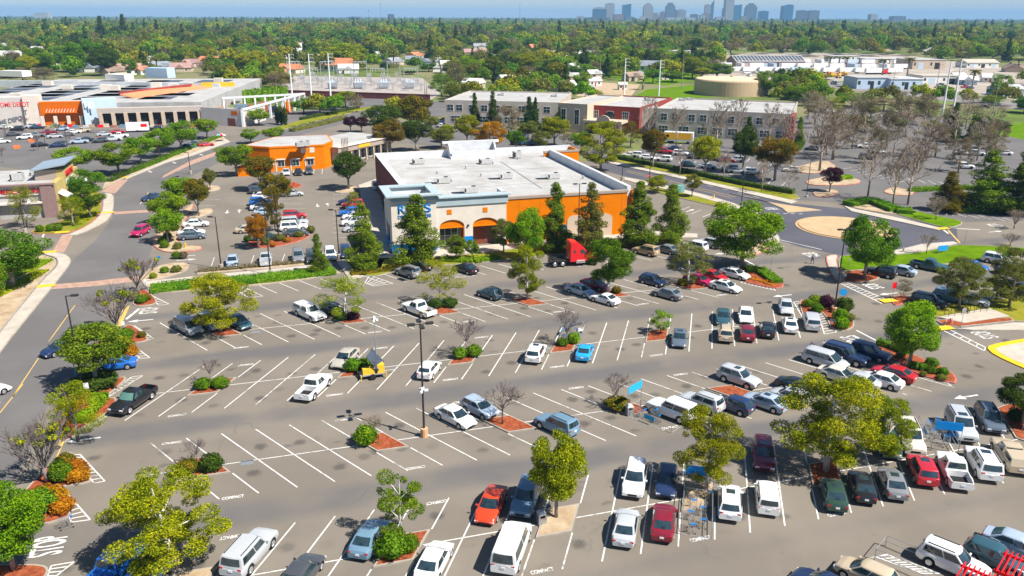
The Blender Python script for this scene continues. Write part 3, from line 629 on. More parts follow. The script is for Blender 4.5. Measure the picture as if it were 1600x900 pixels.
def template(kind, seed):
 "a tree 10 m high, crown about 7 m wide unless the kind is narrow; (trunk mesh, crown mesh or None)"
 key = (kind, seed)
 if key in TPL: return TPL[key]
 rg = np.random.default_rng(abs(hash(kind)) % 1000 + seed * 17 if False else sum(map(ord, kind)) + seed * 17)
 mb = MB(); tips = []; crown = None
 if kind in ('plane', 'sparse', 'young'):
  mb.tube((0, 0, 0), (0.1, 0, 3.0), 0.22, 0.16, 7); tr = [Vector((0.1, 0, 3.0))]
  for k in range(7):
   a = k * 2.4 + rg.uniform(-.4, .4); z = 2.4 + k * 0.75; e = rg.uniform(1.9, 3.1) * (1.05 - 0.06 * k)
   q = Vector((math.cos(a) * e, math.sin(a) * e, z + rg.uniform(0.9, 2.4))); mb.tube((0.1, 0, z), q, 0.09, 0.03, 4, False); tr.append(q)
  mb.tube((0.1, 0, 3), (rg.uniform(-.4, .4), rg.uniform(-.4, .4), 9.2), 0.16, 0.04, 6, False)
  cl = [(q.x, q.y, q.z, rg.uniform(0.85, 1.45)) for q in tr[1:]]
  for k in range({'plane': 58, 'sparse': 32, 'young': 24}[kind]):
   z = rg.uniform(1.7, 9.5); e = 3.3 * math.sqrt(max(0.05, 1 - ((z - 5.4) / 4.5) ** 2)) * rg.uniform(0.25, 1.0); a = rg.uniform(0, 6.283)
   cl.append((math.cos(a) * e, math.sin(a) * e, z, rg.uniform(0.42, 0.9)))
  V, Fq = clump_leaves(cl, {'plane': 38000, 'sparse': 12000, 'young': 10500}[kind], {'plane': 0.132, 'sparse': 0.15, 'young': 0.19}[kind], rg, up=0.05, jit=1.1)
  crown = np_mesh('crown', V, Fq)
 elif kind in ('round', 'street', 'weep', 'mop'):
  mb.tube((0, 0, 0), (0, 0, 3.0), 0.24, 0.19, 7); cl = []
  for k in range(9):
   a = k * 0.7 + rg.uniform(-.3, .3); e = rg.uniform(1.2, 2.4); mb.tube((0, 0, 2.4), (math.cos(a) * e, math.sin(a) * e, rg.uniform(4.5, 7)), 0.11, 0.04, 4, False)
  zc, rz, rx = {'round': (5.9, 3.7, 3.3), 'street': (6.2, 3.3, 3.5), 'weep': (5.8, 3.9, 3.4), 'mop': (6.6, 3.0, 3.2)}[kind]
  for k in range(46):
   d = rg.normal(size=3); d /= np.linalg.norm(d); d[2] = max(d[2], -0.75); f = rg.uniform(0.62, 0.95)
   cl.append((d[0] * rx * f, d[1] * rx * f, zc + d[2] * rz * f, rg.uniform(0.7, 1.35)))
  V, Fq = clump_leaves(cl, 27000 if kind in ('round', 'weep') else 16000, {'round': 0.19, 'weep': 0.2}.get(kind, 0.24), rg, up=0.1, jit=0.9)
  crown = np_mesh('crown', V, Fq)
 elif kind in ('conifer', 'narrow', 'fir'):
  mb.tube((0, 0, 0), (0, 0, 9.6), 0.24, 0.03, 6); cl = []
  wd = {'conifer': 2.3, 'narrow': 1.5, 'fir': 2.0}[kind]
  for k in range(120 if kind != 'fir' else 150):
   z = 0.7 + 9.0 * rg.uniform(0, 1) ** 1.15; e = wd * (1 - ((z - 0.7) / 9.6)) ** 0.85 * rg.uniform(0.45, 1.0) * (1 if z > 1.6 else 0.75); a = rg.uniform(0, 6.283); e *= 0.9 + 0.38 * math.sin(a * 2 + z * 1.1 + seed * 2)
   cl.append((math.cos(a) * e, math.sin(a) * e, z, 0.34 + 0.50 * (1 - z / 10.5)))
  cl.append((0, 0, 9.6, 0.22)); V, Fq = clump_leaves(cl, 26000 if kind == 'conifer' else 14000, 0.16 if kind == 'conifer' else 0.22, rg, up=0.3, jit=0.9)
  crown = np_mesh('crown', V, Fq)
 elif kind == 'cypress':
  mb.tube((0, 0, 0), (0, 0, 9), 0.15, 0.03, 5); cl = [(rg.uniform(-.2, .2), rg.uniform(-.2, .2), z, 0.75 * math.sin(math.pi * min(1, (z + 1.2) / 11)) ** 0.6) for z in np.linspace(0.6, 9.4, 26)]
  V, Fq = clump_leaves(cl, 2600, 0.3, rg, up=0.8, jit=0.4); crown = np_mesh('crown', V, Fq)
 elif kind == 'palm':
  mb.tube((0, 0, 0), (0.2, 0, 8.2), 0.3, 0.24, 7); Vs = []
  P_, N_ = [], []
  for k in range(34):
   a = rg.uniform(0, 6.283); e0 = rg.uniform(-0.5, 1.2)
   for j in range(12):
    f = (j + 1) / 12; x = 2.0 * f; z = 8.4 + math.sin(e0) * 1.7 * f - 1.1 * f * f
    P_.append((0.2 + math.cos(a) * x, math.sin(a) * x, z)); N_.append((rg.normal() * .4, rg.normal() * .4, 1))
  V, Fq = leaves(np.array(P_), np.array(N_), 0.6, rg); crown = np_mesh('crown', V, Fq)
 elif kind == 'vase':      # leafless, many upright fine branches
  mb.tube((0, 0, 0), (0, 0, 2.2), 0.2, 0.17, 7)
  for k in range(15):
   a = k * 2.4 + rg.uniform(-.2, .2); t = rg.uniform(0.25, 0.95)
   branch(mb, (0, 0, 1.6 + .05 * k), (math.cos(a) * t, math.sin(a) * t, 1), 2.4, 0.085, 3, rg, tips, 0.32, 3, 4, 0.16, 0.08)
 elif kind == 'smallbare':
  mb.tube((0, 0, 0), (0, 0, 3.4), 0.14, 0.12, 6)
  for k in range(11):
   a = k * 2.4 + rg.uniform(-.3, .3); t = rg.uniform(0.3, 0.95)
   branch(mb, (0, 0, 2.6 + 0.12 * k), (math.cos(a) * t, math.sin(a) * t, 1), 2.1, 0.075, 3, rg, tips, 0.45, 3, 4, 0.1, 0.14)
 elif kind == 'tallbare':
  mb.tube((0, 0, 0), (0, 0, 4.5), 0.16, 0.12, 6); mb.tube((0, 0, 4.5), (0.15, 0, 8.5), 0.12, 0.03, 5, False)
  for k in range(16):
   a = k * 2.4 + rg.uniform(-.3, .3); z = 2.4 + k * 0.4
   branch(mb, (0, 0, z), (math.cos(a), math.sin(a), 1.0), 1.7 * (1.15 - k * 0.035), 0.062, 3, rg, tips, 0.5, 3, 4, 0.15, 0.16)
 trunk = mb.mesh('trunk', True)
 TPL[key] = (trunk, crown, tips); return TPL[key]
SPROUT = {}
def tree(name, kind, seed, base, h, wd, leaf, label, group=None, bark='bark', rz=None, z=0.0):
 trunk, crown, tips = template(kind, seed); nat = {'conifer': 4.0, 'narrow': 3.2, 'fir': 4.2, 'cypress': 1.5, 'palm': 4.4, 'vase': 7.5, 'smallbare': 6.6, 'tallbare': 5.6}.get(kind, 7.2)
 sx = wd / nat; szz = h / 10.0
 o = thing(name, label, 'tree', (base[0], base[1], z), rnd.uniform(0, 6.28) if rz is None else rz, group, (sx, sx, szz))
 ob('trunk', trunk, MT[bark], o)
 if crown: ob('crown', crown, LEAF[leaf], o)
 elif kind != 'x' and leaf:
  key = (kind, seed)
  if key not in SPROUT:
   rg = np.random.default_rng(5 + seed); sel = rg.choice(len(tips), 10, replace=False)
   SPROUT[key] = [np_mesh('leaf_tuft', *clump_leaves([(tips[i].x * 0.95, tips[i].y * 0.95, tips[i].z - 0.3, rg.uniform(0.25, 0.7))], 90, 0.24, rg)) for i in sel]
  for s_ in SPROUT[key]: ob('leaf_tuft', s_, LEAF[leaf], o)
 return o
def ptree(name, kind, seed, bx, by, ty, wpx, leaf, label, group=None, bark='bark'):
 "tree from survey: foot at (bx, by), top at row ty, crown wpx photo pixels wide"
 p = G(bx, by); h = max(1.2, top_h(p, ty) * 0.97); return tree(name, kind, seed, p, h, wpx * mpp(p), leaf, label, group, bark, z=0.1)

# --- shrubs
SHR = {}
def shrub_tpl(seed, box=False):
 k = (seed, box)
 if k in SHR: return SHR[k]
 rg = np.random.default_rng(90 + seed); N = 1300
 d = rg.normal(size=(N, 3)); d[:, 2] = np.abs(d[:, 2]) * 0.95 - 0.15; d /= np.linalg.norm(d, axis=1, keepdims=True)
 if box: d = d / np.max(np.abs(d), axis=1, keepdims=True) ** 0.8 * 0.92
 lump = 1 + 0.17 * np.sin(d[:, :1] * 5 + seed) * np.cos(d[:, 1:2] * 6 + seed * 2) + rg.normal(size=(N, 1)) * 0.08
 p = d * lump * np.array([0.5, 0.5, 0.62]) + np.array([0, 0, 0.38])
 V, Fq = leaves(p, d + rg.normal(size=(N, 3)) * 0.45, 0.11, rg); lv = np_mesh('foliage', V, Fq)
 core = MB().lathe([(0.30, 0.02), (0.42, 0.22), (0.44, 0.45), (0.36, 0.72), (0.2, 0.88), (0.03, 0.94)], n=12).mesh('foliage_core', True)  # solid leaf-coloured core, added so the shrub cannot be seen through
 SHR[k] = (lv, core); return SHR[k]
def shrub(p, wd, h, leaf, label, group=None, name='shrub', seed=None, box=False, wy=None, rz=None):
 lv, core = shrub_tpl(rnd.randrange(4) if seed is None else seed, box)
 o = thing(name, label, 'shrub' if name != 'hedge' else 'hedge', (p[0], p[1], 0.12), rnd.uniform(0, 6.28) if rz is None else rz, group, (wd, wy or wd, h))
 ob('foliage', lv, LEAF[leaf], o); ob('foliage_core', core, LEAF[leaf], o); return o
def pshrub(x, y, wpx, hpx, leaf, label, group=None, name='shrub', **k):
 p = G(x, y); mp_ = mpp(p); return shrub(p, wpx * mp_ * 1.05, hpx * mp_ * 1.12, leaf, label, group, name, **k)
def hedge(pts, wd, h, leaf, label, group=None, dens=26, size=0.24, lump=0.12, kind=None):
 "clipped hedge or ground-cover strip along surveyed points"
 P = [G(*q) for q in pts]; rg = np.random.default_rng(len(pts) * 7 + int(P[0].x * 10) % 97)
 o0 = P[0]; pos = []; nr = []; mb = MB()
 for a, b in zip(P, P[1:]):
  d = (b - a); ln = d.length; d.normalize(); nx = Vector((-d.y, d.x, 0)); k = int(ln * (wd + 2 * h) * dens)
  u = rg.uniform(0, ln, k); v = rg.uniform(-h - wd / 2, h + wd / 2, k)
  for i in range(k):
   if abs(v[i]) <= wd / 2: off, z, nn = v[i], h, (0, 0, 1)
   else: off, z, nn = math.copysign(wd / 2, v[i]), h - (abs(v[i]) - wd / 2), (nx.x * math.copysign(1, v[i]), nx.y * math.copysign(1, v[i]), 0.3)
   lm = lump * math.sin(u[i] * 1.7 + o0.x) * math.cos(u[i] * 0.6)
   q = a - o0 + d * u[i] + nx * off; pos.append((q.x, q.y, z * (1 + lm) + rg.normal() * 0.05)); nr.append(nn)
  aa, bb = a - o0, b - o0
  w2 = wd / 2 - 0.1
  mb.prism([tuple((aa + nx * w2)[:2]), tuple((bb + nx * w2)[:2]), tuple((bb - nx * w2)[:2]), tuple((aa - nx * w2)[:2])], 0.0, max(0.05, h * (1 - abs(lump)) - 0.06))  # solid core added inside the hedge to close gaps between leaves
 V, Fq = leaves(np.array(pos), np.array(nr, dtype=float) + rg.normal(size=(len(pos), 3)) * 0.5, size, rg)
 o = thing('hedge', label, 'hedge', (o0.x, o0.y, 0.1), 0, group)
 ob('foliage', np_mesh('foliage', V, Fq), LEAF[leaf], o); mb.obj('foliage_core', LEAF[leaf], o); return o

# ---------------------------------------------------------------- the trees one can tell apart near the lot
T = ptree
T('plane_tree', 'plane', 0, 268, 888, 742, 190, 'yellow', 'broad yellow-green plane tree over the blue pickup in the nearest row', bark='palebark')
T('plane_tree', 'young', 0, 626, 846, 738, 84, 'lime', 'small lime-green tree rising from a bushy island beside the blue-grey sedan', bark='palebark')
T('maple_tree', 'round', 0, 869, 810, 671, 98, 'yellow', 'dense golden-green tree on the bare-earth island beside the white van')
T('plane_tree', 'plane', 1, 1103, 768, 632, 108, 'yellow', 'airy yellow-green plane tree above the blue-topped cart corral', bark='palebark')
T('plane_tree', 'plane', 2, 1290, 738, 578, 172, 'yellow', 'largest plane tree of the lot, white trunk between the dark sedans', bark='palebark')
T('plane_tree', 'plane', 0, 1382, 716, 618, 88, 'yellow', 'smaller plane tree leaning out right of the largest one', bark='palebark')
T('plane_tree', 'plane', 1, 345, 519, 426, 112, 'yellow', 'yellow-green tree shading three parked cars at the left of the second row', bark='palebark')
T('plane_tree', 'sparse', 0, 541, 498, 430, 84, 'yellow', 'rounded pale yellow-green tree beside the white pickup with camper shell', bark='palebark')
T('plane_tree', 'sparse', 1, 687, 478, 406, 70, 'yellow', 'loose yellow-green tree behind the white pickup carrying plywood', bark='palebark')
T('plane_tree', 'plane', 2, 824, 468, 378, 60, 'yellow', 'upright yellow-green tree left of the red semi truck', bark='palebark')
T('plane_tree', 'round', 1, 950, 462, 368, 78, 'green', 'full green tree in front of the red semi truck', bark='palebark')
T('plane_tree', 'sparse', 2, 1074, 446, 374, 74, 'olive', 'sparse grey-green tree beside the person in black', bark='palebark')
T('maple_tree', 'young', 1, 1032, 522, 484, 40, 'lime', 'tiny bright lime tree alone on a red mulch island', bark='bark')
T('maple_tree', 'round', 2, 1420, 574, 468, 92, 'lime', 'ball-shaped bright green tree on the island right of the parked minivan')
T('pepper_tree', 'weep', 0, 1158, 420, 314, 116, 'lime', 'big billowing bright green tree between the store and the roundabout')
T('maple_tree', 'round', 0, 1350, 436, 332, 86, 'green', 'dense green tree on the mulch corner beside the tall lamp post')
T('oak_tree', 'round', 1, 1596, 664, 584, 84, 'dark', 'dark green tree cut by the right edge of the picture')
T('oak_tree', 'mop', 0, 152, 606, 505, 112, 'pine', 'dark tree flecked orange beside the tall lamp post at the left road')
T('maple_tree', 'round', 2, 22, 892, 755, 120, 'lime', 'bright green tree filling the bottom left corner')
T('elm_tree', 'vase', 0, 74, 757, 628, 118, 'yellow', 'leafless grey vase-shaped tree with green tufts above the orange shrubs', bark='twig')
T('elm_tree', 'sparse', 0, 122, 690, 596, 90, 'yellow', 'patchy yellow-green tree beside the small white sign', bark='twig')
T('elm_tree', 'vase', 1, 184, 524, 428, 98, 'yellow', 'leafless purplish vase-shaped tree by the stop lettering, nearer of the two', bark='twig')
T('elm_tree', 'vase', 2, 217, 462, 386, 76, 'yellow', 'leafless purplish vase-shaped tree by the hedge strip, farther of the two', bark='twig')
for i, (x, y, ty, w_, lb) in enumerate([(330, 600, 552, 38, 'thin bare sapling over two round shrubs at the left of the third row'), (309, 726, 678, 40, 'thin bare sapling over two dark shrubs at the left of the fourth row'),
      (584, 690, 640, 34, 'pale bare sapling on the red mulch island beside the lamp post'), (729, 556, 486, 56, 'bare tree over twin round shrubs right of the tall middle lamp'),
      (885, 541, 470, 56, 'bare tree over twin round shrubs beside the bright blue sedan'), (785, 664, 584, 62, 'bare tree on red mulch right of the pale blue hatchback'), (962, 636, 572, 46, 'bare tree over a rust-coloured shrub left of the cyan corral sign')]):
 T('crape_myrtle', 'smallbare', i % 3, x, y, ty, w_, None, lb, 'bare young trees on the lot islands', bark='paletwig' if i == 2 else 'twig')
# conifers along the store
for i, (x, y, ty, w_, k, lf, lb) in enumerate([(499, 428, 362, 27, 'conifer', 'pine', 'small pine at the end of the hedge strip'), (570, 420, 314, 52, 'conifer', 'pine', 'tall pine left of the store entrance tower'),
      (652, 412, 299, 74, 'conifer', 'pine', 'widest pine, hiding part of the blue store lettering'), (866, 394, 279, 50, 'conifer', 'pine', 'tall dark pine left of the red semi truck'),
      (921, 404, 281, 56, 'conifer', 'olive', 'loose yellowish pine behind the red semi truck'), (995, 386, 278, 58, 'conifer', 'pine', 'tall pine at the right corner of the orange store wall'), (1047, 380, 282, 48, 'conifer', 'pine', 'dark pine standing right of the store by the empty bays')]):
 T('pine_tree', k, i % 3, x, y, ty, w_, lf, lb, 'pines along the store')
T('willow_tree', 'weep', 1, 822, 408, 320, 60, 'lime', 'drooping bright green tree against the cream and orange store wall')
T('pine_tree', 'round', 1, 787, 398, 338, 38, 'olive', 'rounded olive bushy tree beside the right store arch')
T('pine_tree', 'round', 2, 713, 408, 366, 38, 'pine', 'short bushy pine in front of the store window')
T('pine_tree', 'round', 0, 738, 405, 372, 22, 'pine', 'smaller bushy pine right beside the one at the store window')
# left road and side lot
for i, (k, x, y, ty, w_, lf, lb) in enumerate([
  ('street', 120, 272, 226, 56, 'lime', 'green street tree right behind the tire shop roof'), ('street', 186, 272, 220, 66, 'lime', 'second green street tree along the curved road behind the tire shop'),
  ('street', 221, 256, 206, 44, 'lime', 'third green street tree along the curved road'), ('street', 250, 246, 200, 46, 'lime', 'fourth green street tree along the curved road'),
  ('street', 284, 236, 186, 62, 'lime', 'fifth and widest green street tree along the curved road'), ('street', 324, 217, 180, 36, 'lime', 'last green street tree along the curved road by the garden centre'),
  ('street', 140, 318, 262, 56, 'green', 'green tree beside the tire shop sign wall'), ('street', 142, 342, 290, 50, 'green', 'green tree at the corner of the tire shop walk'),
  ('sparse', 115, 354, 304, 46, 'yellow', 'thin yellow tree beside the tire shop corner'), ('sparse', 42, 356, 288, 52, 'yellow', 'yellow-green tree in front of the tire shop lettering'),
  ('street', 22, 450, 356, 104, 'green', 'large green tree at the left edge below the tire shop'), ('street', -12, 500, 395, 60, 'green', 'green tree cut by the left edge beside the dry bank'),
  ('street', 266, 350, 298, 58, 'lime', 'upper green tree on the side lot edge'), ('street', 263, 380, 322, 50, 'lime', 'lower green tree on the side lot edge'),
  ('street', 286, 322, 270, 52, 'lime', 'green tree by the road lamp at the side lot'), ('mop', 311, 338, 274, 42, 'rust', 'olive and rust tree at the head of the side lot bays'),
  ('mop', 329, 298, 262, 24, 'olive', 'small olive tree on the round side lot island'), ('street', 370, 275, 218, 52, 'lime', 'bright green tree left of the orange building'),
  ('mop', 408, 298, 238, 48, 'rust', 'dark rust-tinged tree at the left end of the orange building'), ('mop', 434, 328, 268, 50, 'rust', 'rust-tinged tree in the middle row of the side lot'),
  ('plane', 430, 360, 292, 36, 'rust', 'tall yellowing tree beside the side lot lamp'), ('round', 404, 388, 330, 38, 'orange', 'small tree of golden orange leaves on the side lot island'),
  ('mop', 545, 296, 235, 54, 'dark', 'dark round tree between the orange building and the white-roofed store'), ('sparse', 552, 330, 298, 26, 'yellow', 'small yellow tree by the red car along the store side'),
  ('street', 405, 196, 168, 36, 'lime', 'green tree by the garden centre corner'), ('street', 392, 224, 200, 30, 'lime', 'green tree in front of the garden centre corner drive'),
  ('street', 428, 222, 196, 34, 'lime', 'green tree behind the orange building, left one'), ('cypress', 434, 194, 160, 9, 'dark', 'left of three slim cypresses by the garden centre'), ('cypress', 440, 195, 162, 9, 'dark', 'middle of three slim cypresses by the garden centre'), ('cypress', 446, 196, 163, 9, 'dark', 'right of three slim cypresses by the garden centre'),
  ('street', 475, 178, 152, 38, 'lime', 'green tree along the boulevard, nearest the garden centre'), ('street', 500, 176, 150, 36, 'lime', 'green tree along the boulevard, second from the garden centre'), ('street', 524, 172, 146, 34, 'lime', 'green tree along the boulevard, third from the garden centre'), ('mop', 540, 168, 140, 34, 'yellow', 'golden-green tree at the end of the boulevard row'),
  ('mop', 548, 206, 180, 24, 'plum', 'left half of the purple-leaved pair by the boulevard'), ('mop', 565, 206, 182, 26, 'plum', 'right half of the purple-leaved pair by the boulevard'),
  ('mop', 600, 222, 158, 60, 'dark', 'dark green tree of the clump behind the orange building, left one'), ('mop', 648, 214, 144, 62, 'rust', 'tall dark green tree topped rusty orange behind the white-roofed store'), ('mop', 608, 240, 186, 58, 'rust', 'orange-brown tree between the orange building and the store'), ('mop', 650, 236, 184, 48, 'dark', 'dark tree behind the left back corner of the store'), ('mop', 690, 232, 198, 44, 'olive', 'olive tree behind the store roof'),
  ('mop', 700, 222, 194, 34, 'yellow', 'yellow-green tree left behind the store back wall'), ('sparse', 748, 230, 196, 36, 'rust', 'russet tree behind the rear roof tower'), ('mop', 806, 236, 202, 34, 'green', 'green tree right behind the rear roof tower'), ('mop', 846, 238, 204, 34, 'olive', 'olive tree behind the right half of the store'), ('street', 908, 238, 204, 34, 'lime', 'bright tree by the office porch'), ('sparse', 985, 230, 188, 36, 'rust', 'russet tree right of the office porch'), ('mop', 1305, 214, 190, 30, 'olive', 'olive tree right of the office end'), ('mop', 1405, 206, 184, 30, 'green', 'green tree at the back of the far lot'), ('street', 1455, 208, 186, 30, 'yellow', 'yellow-green tree at the back right of the far lot'), ('mop', 1560, 214, 188, 36, 'dark', 'dark tree at the right end of the far lot'), ('mop', 672, 206, 180, 30, 'olive', 'olive tree at the left end of the office'),
  ('plane', 765, 240, 186, 60, 'orange', 'orange-leaved tree behind the store roof'), ('mop', 730, 226, 178, 40, 'yellow', 'yellowish tree before the office left wing'), ('sparse', 795, 212, 162, 52, 'buff', 'pale nearly bare tree before the office left wing'),
  ('mop', 825, 218, 188, 34, 'olive', 'low olive tree before the office'), ('mop', 866, 228, 182, 52, 'yellow', 'yellow-green rounded tree before the red office block'), ('plane', 938, 268, 186, 80, 'yellow', 'large yellow-green tree at the back right corner of the store'), ('sparse', 888, 232, 200, 34, 'buff', 'small buff tree behind the store parapet')]):
 T({'cypress': 'cypress_tree'}.get(k, 'street_tree'), k, i % 3, x, y, ty, w_, lf, lb)
for i, (x, y, ty, w_) in enumerate([(742, 200, 143, 20), (770, 202, 140, 24), (826, 208, 148, 26), (836, 208, 150, 18), (873, 206, 166, 12)]):
 T('fir_tree', 'fir', i % 3, x, y, ty, w_, 'dark', ['leftmost fir before the office left wing', 'second fir before the office left wing', 'third fir before the office, beside a twin', 'fourth fir before the office, right of its twin', 'slim fir left of the red office block'][i], 'firs before the office')
# right-hand side
for i, (k, x, y, ty, w_, lf, lb) in enumerate([
  ('mop', 1020, 262, 196, 40, 'rust', 'rusty green tree by the white cars of the office lot'), ('mop', 1101, 272, 208, 52, 'yellow', 'golden mop-headed tree along the upper road'), ('mop', 1160, 270, 196, 46, 'dark', 'dark leaning tree along the upper road'), ('mop', 1210, 282, 208, 72, 'rust', 'broad green and gold tree along the upper road'),
  ('fir', 1166, 240, 180, 26, 'dark', 'fir before the office right wing'), ('fir', 1246, 236, 180, 20, 'pine', 'slim fir at the right end of the office'), ('mop', 1296, 300, 258, 34, 'plum', 'purple-leaved tree on the red-kerbed island'),
  ('street', 1027, 302, 272, 32, 'yellow', 'small yellow-green tree by the red stop sign'), ('mop', 1081, 308, 272, 30, 'olive', 'small olive tree by the green utility cabinet'),
  ('conifer', 1480, 330, 264, 46, 'rust', 'yellowing conifer beside the upper lawn'), ('conifer', 1536, 330, 232, 68, 'pine', 'big green conifer at the upper right'), ('conifer', 1594, 334, 226, 74, 'pine', 'dense conifer at the upper right edge'),
  ('mop', 1352, 206, 188, 28, 'dark', 'small dark tree in the middle of the far lot'), ('conifer', 1486, 222, 158, 26, 'dark', 'dark conifer below the two white masts'), ('mop', 1532, 216, 180, 44, 'dark', 'dark round tree beside the fenced yard'), ('conifer', 1516, 222, 186, 22, 'pine', 'pine between the dark trees by the fenced yard'),
  ('plane', 1498, 482, 398, 84, 'olive', 'ragged olive plane tree above the bicycle racks'), ('plane', 1576, 480, 384, 78, 'olive', 'ragged olive plane tree at the right edge by the lawn'), ('sparse', 1556, 470, 430, 60, 'yellow', 'low yellow-green growth between the two olive plane trees'), ('sparse', 1410, 468, 436, 24, 'buff', 'small russet tree beside the red sign'),
  ('round', 1196, 150, 108, 40, 'pine', 'large dark pine right of the round tank'), ('mop', 1222, 150, 112, 30, 'green', 'green tree beside the pine at the tank')]):
 T('tree', k, i % 3, x, y, ty, w_, lf, lb)
for i, (k, x, y, ty, w_, lb) in enumerate([('tallbare', 1355, 312, 216, 52, 'tall bare tree nearest the hedge by the roundabout'), ('tallbare', 1394, 324, 228, 56, 'left of two tall bare trees by the upper lawn'), ('tallbare', 1418, 320, 214, 64, 'right of two tall bare trees by the upper lawn'), ('tallbare', 1280, 268, 170, 66, 'tallest bare tree right of the office end'), ('tallbare', 1300, 250, 178, 56, 'bare tree behind the purple-leaved one'), ('tallbare', 1445, 246, 180, 60, 'bare tree in the middle of the far lot'),
      ('vase', 1462, 344, 300, 38, 'small bare tree on the upper lawn'), ('smallbare', 1447, 398, 358, 34, 'small bare tree on the lawn by the roundabout'), ('vase', 1584, 358, 320, 38, 'bare tree beside the stop lettering at the right edge'), ('vase', 1578, 384, 360, 30, 'low bare tree below the stop lettering at the right edge')]):
 T('bare_tree', k, i % 3, x, y, ty, w_, None, lb, 'leafless trees right of the roundabout', bark='paletwig')
for i, (x, y, ty, w_) in enumerate([(1012, 224, 150, 34), (1056, 232, 166, 40), (1118, 240, 158, 46), (1150, 232, 152, 40), (1200, 236, 160, 40), (1225, 246, 170, 36), (1082, 262, 214, 22), (1130, 284, 236, 24), (1190, 300, 250, 26), (1232, 302, 256, 30), (1062, 276, 226, 18), (960, 240, 190, 30)]):
 T('bare_tree', 'tallbare', i % 3, x, y, ty, w_, None, 'tall leafless tree in front of the office right wing' if i < 6 else 'slim leafless street tree along the upper road verge', 'leafless trees before the office' if i < 6 else 'leafless trees on the verge', bark='paletwig')
for i in range(28):
 x = 1262 + (i * 47) % 300; y = 186 + (i * 29) % 74 + (x - 1262) * .05; T('bare_tree', 'sparse' if i % 2 else 'tallbare', i % 3, x, y, y - 44 - (i * 7) % 22, 34 + (i * 5) % 18, 'buff' if i % 2 else None, ('budding buff tree' if i % 2 else 'leafless tree') + ' of the stand over the far office lot, ' + ['left part', 'middle part', 'right part'][int((x - 1262) // 101)], 'leafless trees over the far lot', bark='paletwig')
for i, (x, y, ty, w_) in enumerate([(10, 218, 190, 14), (60, 236, 205, 16), (92, 214, 186, 14), (152, 208, 180, 14), (5, 255, 222, 16), (110, 226, 198, 14), (40, 206, 176, 14)]):
 T('bare_tree', 'smallbare', i % 3, x, y, ty, w_, None, 'small bare tree between parked cars of the home-improvement lot', 'bare trees in the home-improvement lot', bark='twig')
for i, (x, y, ty, w_) in enumerate([(36, 192, 150, 40), (182, 192, 170, 24), (210, 192, 172, 24), (70, 194, 160, 22)]):
 T('street_tree', 'sparse', i % 3, x, y, ty, w_, 'rust', ['brownish tree before the red store lettering', 'left of two brown trees before the garden centre', 'right of two brown trees before the garden centre', 'thin brown tree left of the orange awning'][i])

# ---------------------------------------------------------------- shrubs and hedges
S = pshrub
for x, y, w_, h_, lb in ((318, 608, 24, 14, 'left'), (345, 606, 24, 14, 'right')): S(x, y, w_, h_, 'green', lb + ' one of two round shrubs under the sapling at the left of the third row')
S(295, 738, 32, 16, 'rust', 'brownish shrub under the sapling at the left of the fourth row'); S(331, 735, 32, 22, 'dark', 'dark green shrub under the sapling at the left of the fourth row')
S(572, 694, 32, 26, 'lime', 'bright green shrub on the red mulch island beside the lamp post')
S(553, 580, 26, 16, 'green', 'rounded shrub between the silver sedan and the solar trailer'); S(573, 578, 20, 16, 'green', 'darker rounded shrub touching the solar trailer')
S(719, 560, 21, 14, 'green', 'left of twin round shrubs under the bare tree by the middle lamp'); S(741, 557, 22, 15, 'green', 'right of twin round shrubs under the bare tree by the middle lamp')
S(879, 541, 16, 10, 'green', 'left of twin round shrubs beside the bright blue sedan'); S(896, 537, 19, 14, 'lime', 'right of twin round shrubs beside the bright blue sedan')
S(964, 638, 34, 14, 'rust', 'rust-coloured shrub under the bare tree by the cyan corral sign')
S(612, 868, 44, 32, 'green', 'big leafy shrub under the small lime tree'); S(640, 862, 26, 24, 'green', 'leafy shrub right of the big one under the small lime tree')
S(680, 482, 20, 12, 'dark', 'dark shrub behind the white pickup carrying plywood'); S(703, 480, 22, 12, 'dark', 'dark shrub right of the tree behind the plywood pickup'); S(963, 459, 14, 9, 'rust', 'rust shrub right of the white coupe')
S(534, 500, 22, 9, 'dark', 'low dark plant under the tree by the camper pickup'); S(552, 499, 20, 9, 'plum', 'low purplish plant under the tree by the camper pickup')
S(1068, 446, 18, 8, 'rust', 'rust plant at the foot of the sparse grey-green tree'); S(1081, 444, 14, 9, 'olive', 'olive plant beside the person in black')
for i, (x, y, w_, h_, lf) in enumerate([(98, 752, 30, 28, 'green'), (92, 745, 20, 22, 'dark'), (116, 742, 36, 24, 'orange'), (122, 750, 34, 20, 'orange'), (70, 780, 34, 22, 'orange'), (88, 785, 36, 26, 'orange'), (98, 800, 34, 24, 'orange'), (60, 800, 50, 30, 'green'), (40, 815, 50, 32, 'green'), (104, 730, 26, 18, 'rust')]):
 S(x, y, w_, h_ * (.75 if lf == 'orange' else 1), lf, {'green': 'rounded green shrub', 'dark': 'dark green shrub', 'orange': 'glowing orange shrub', 'rust': 'rust-tinted shrub'}[lf] + ' in the roadside bed under the grey bare tree', 'shrubs in the roadside bed by the grey bare tree')
for i, (x, y, w_, h_, lf) in enumerate([(198, 530, 22, 14, 'green'), (186, 530, 20, 12, 'dark'), (178, 548, 44, 14, 'orange'), (204, 556, 24, 12, 'orange'), (222, 528, 12, 8, 'rust'), (192, 545, 30, 12, 'orange')]):
 S(x, y, w_, h_, lf, {'green': 'green shrub', 'dark': 'dark green shrub', 'orange': 'orange shrub', 'rust': 'small rust shrub'}[lf] + ' beside the stop lettering at the second row end', 'shrubs at the second row end')
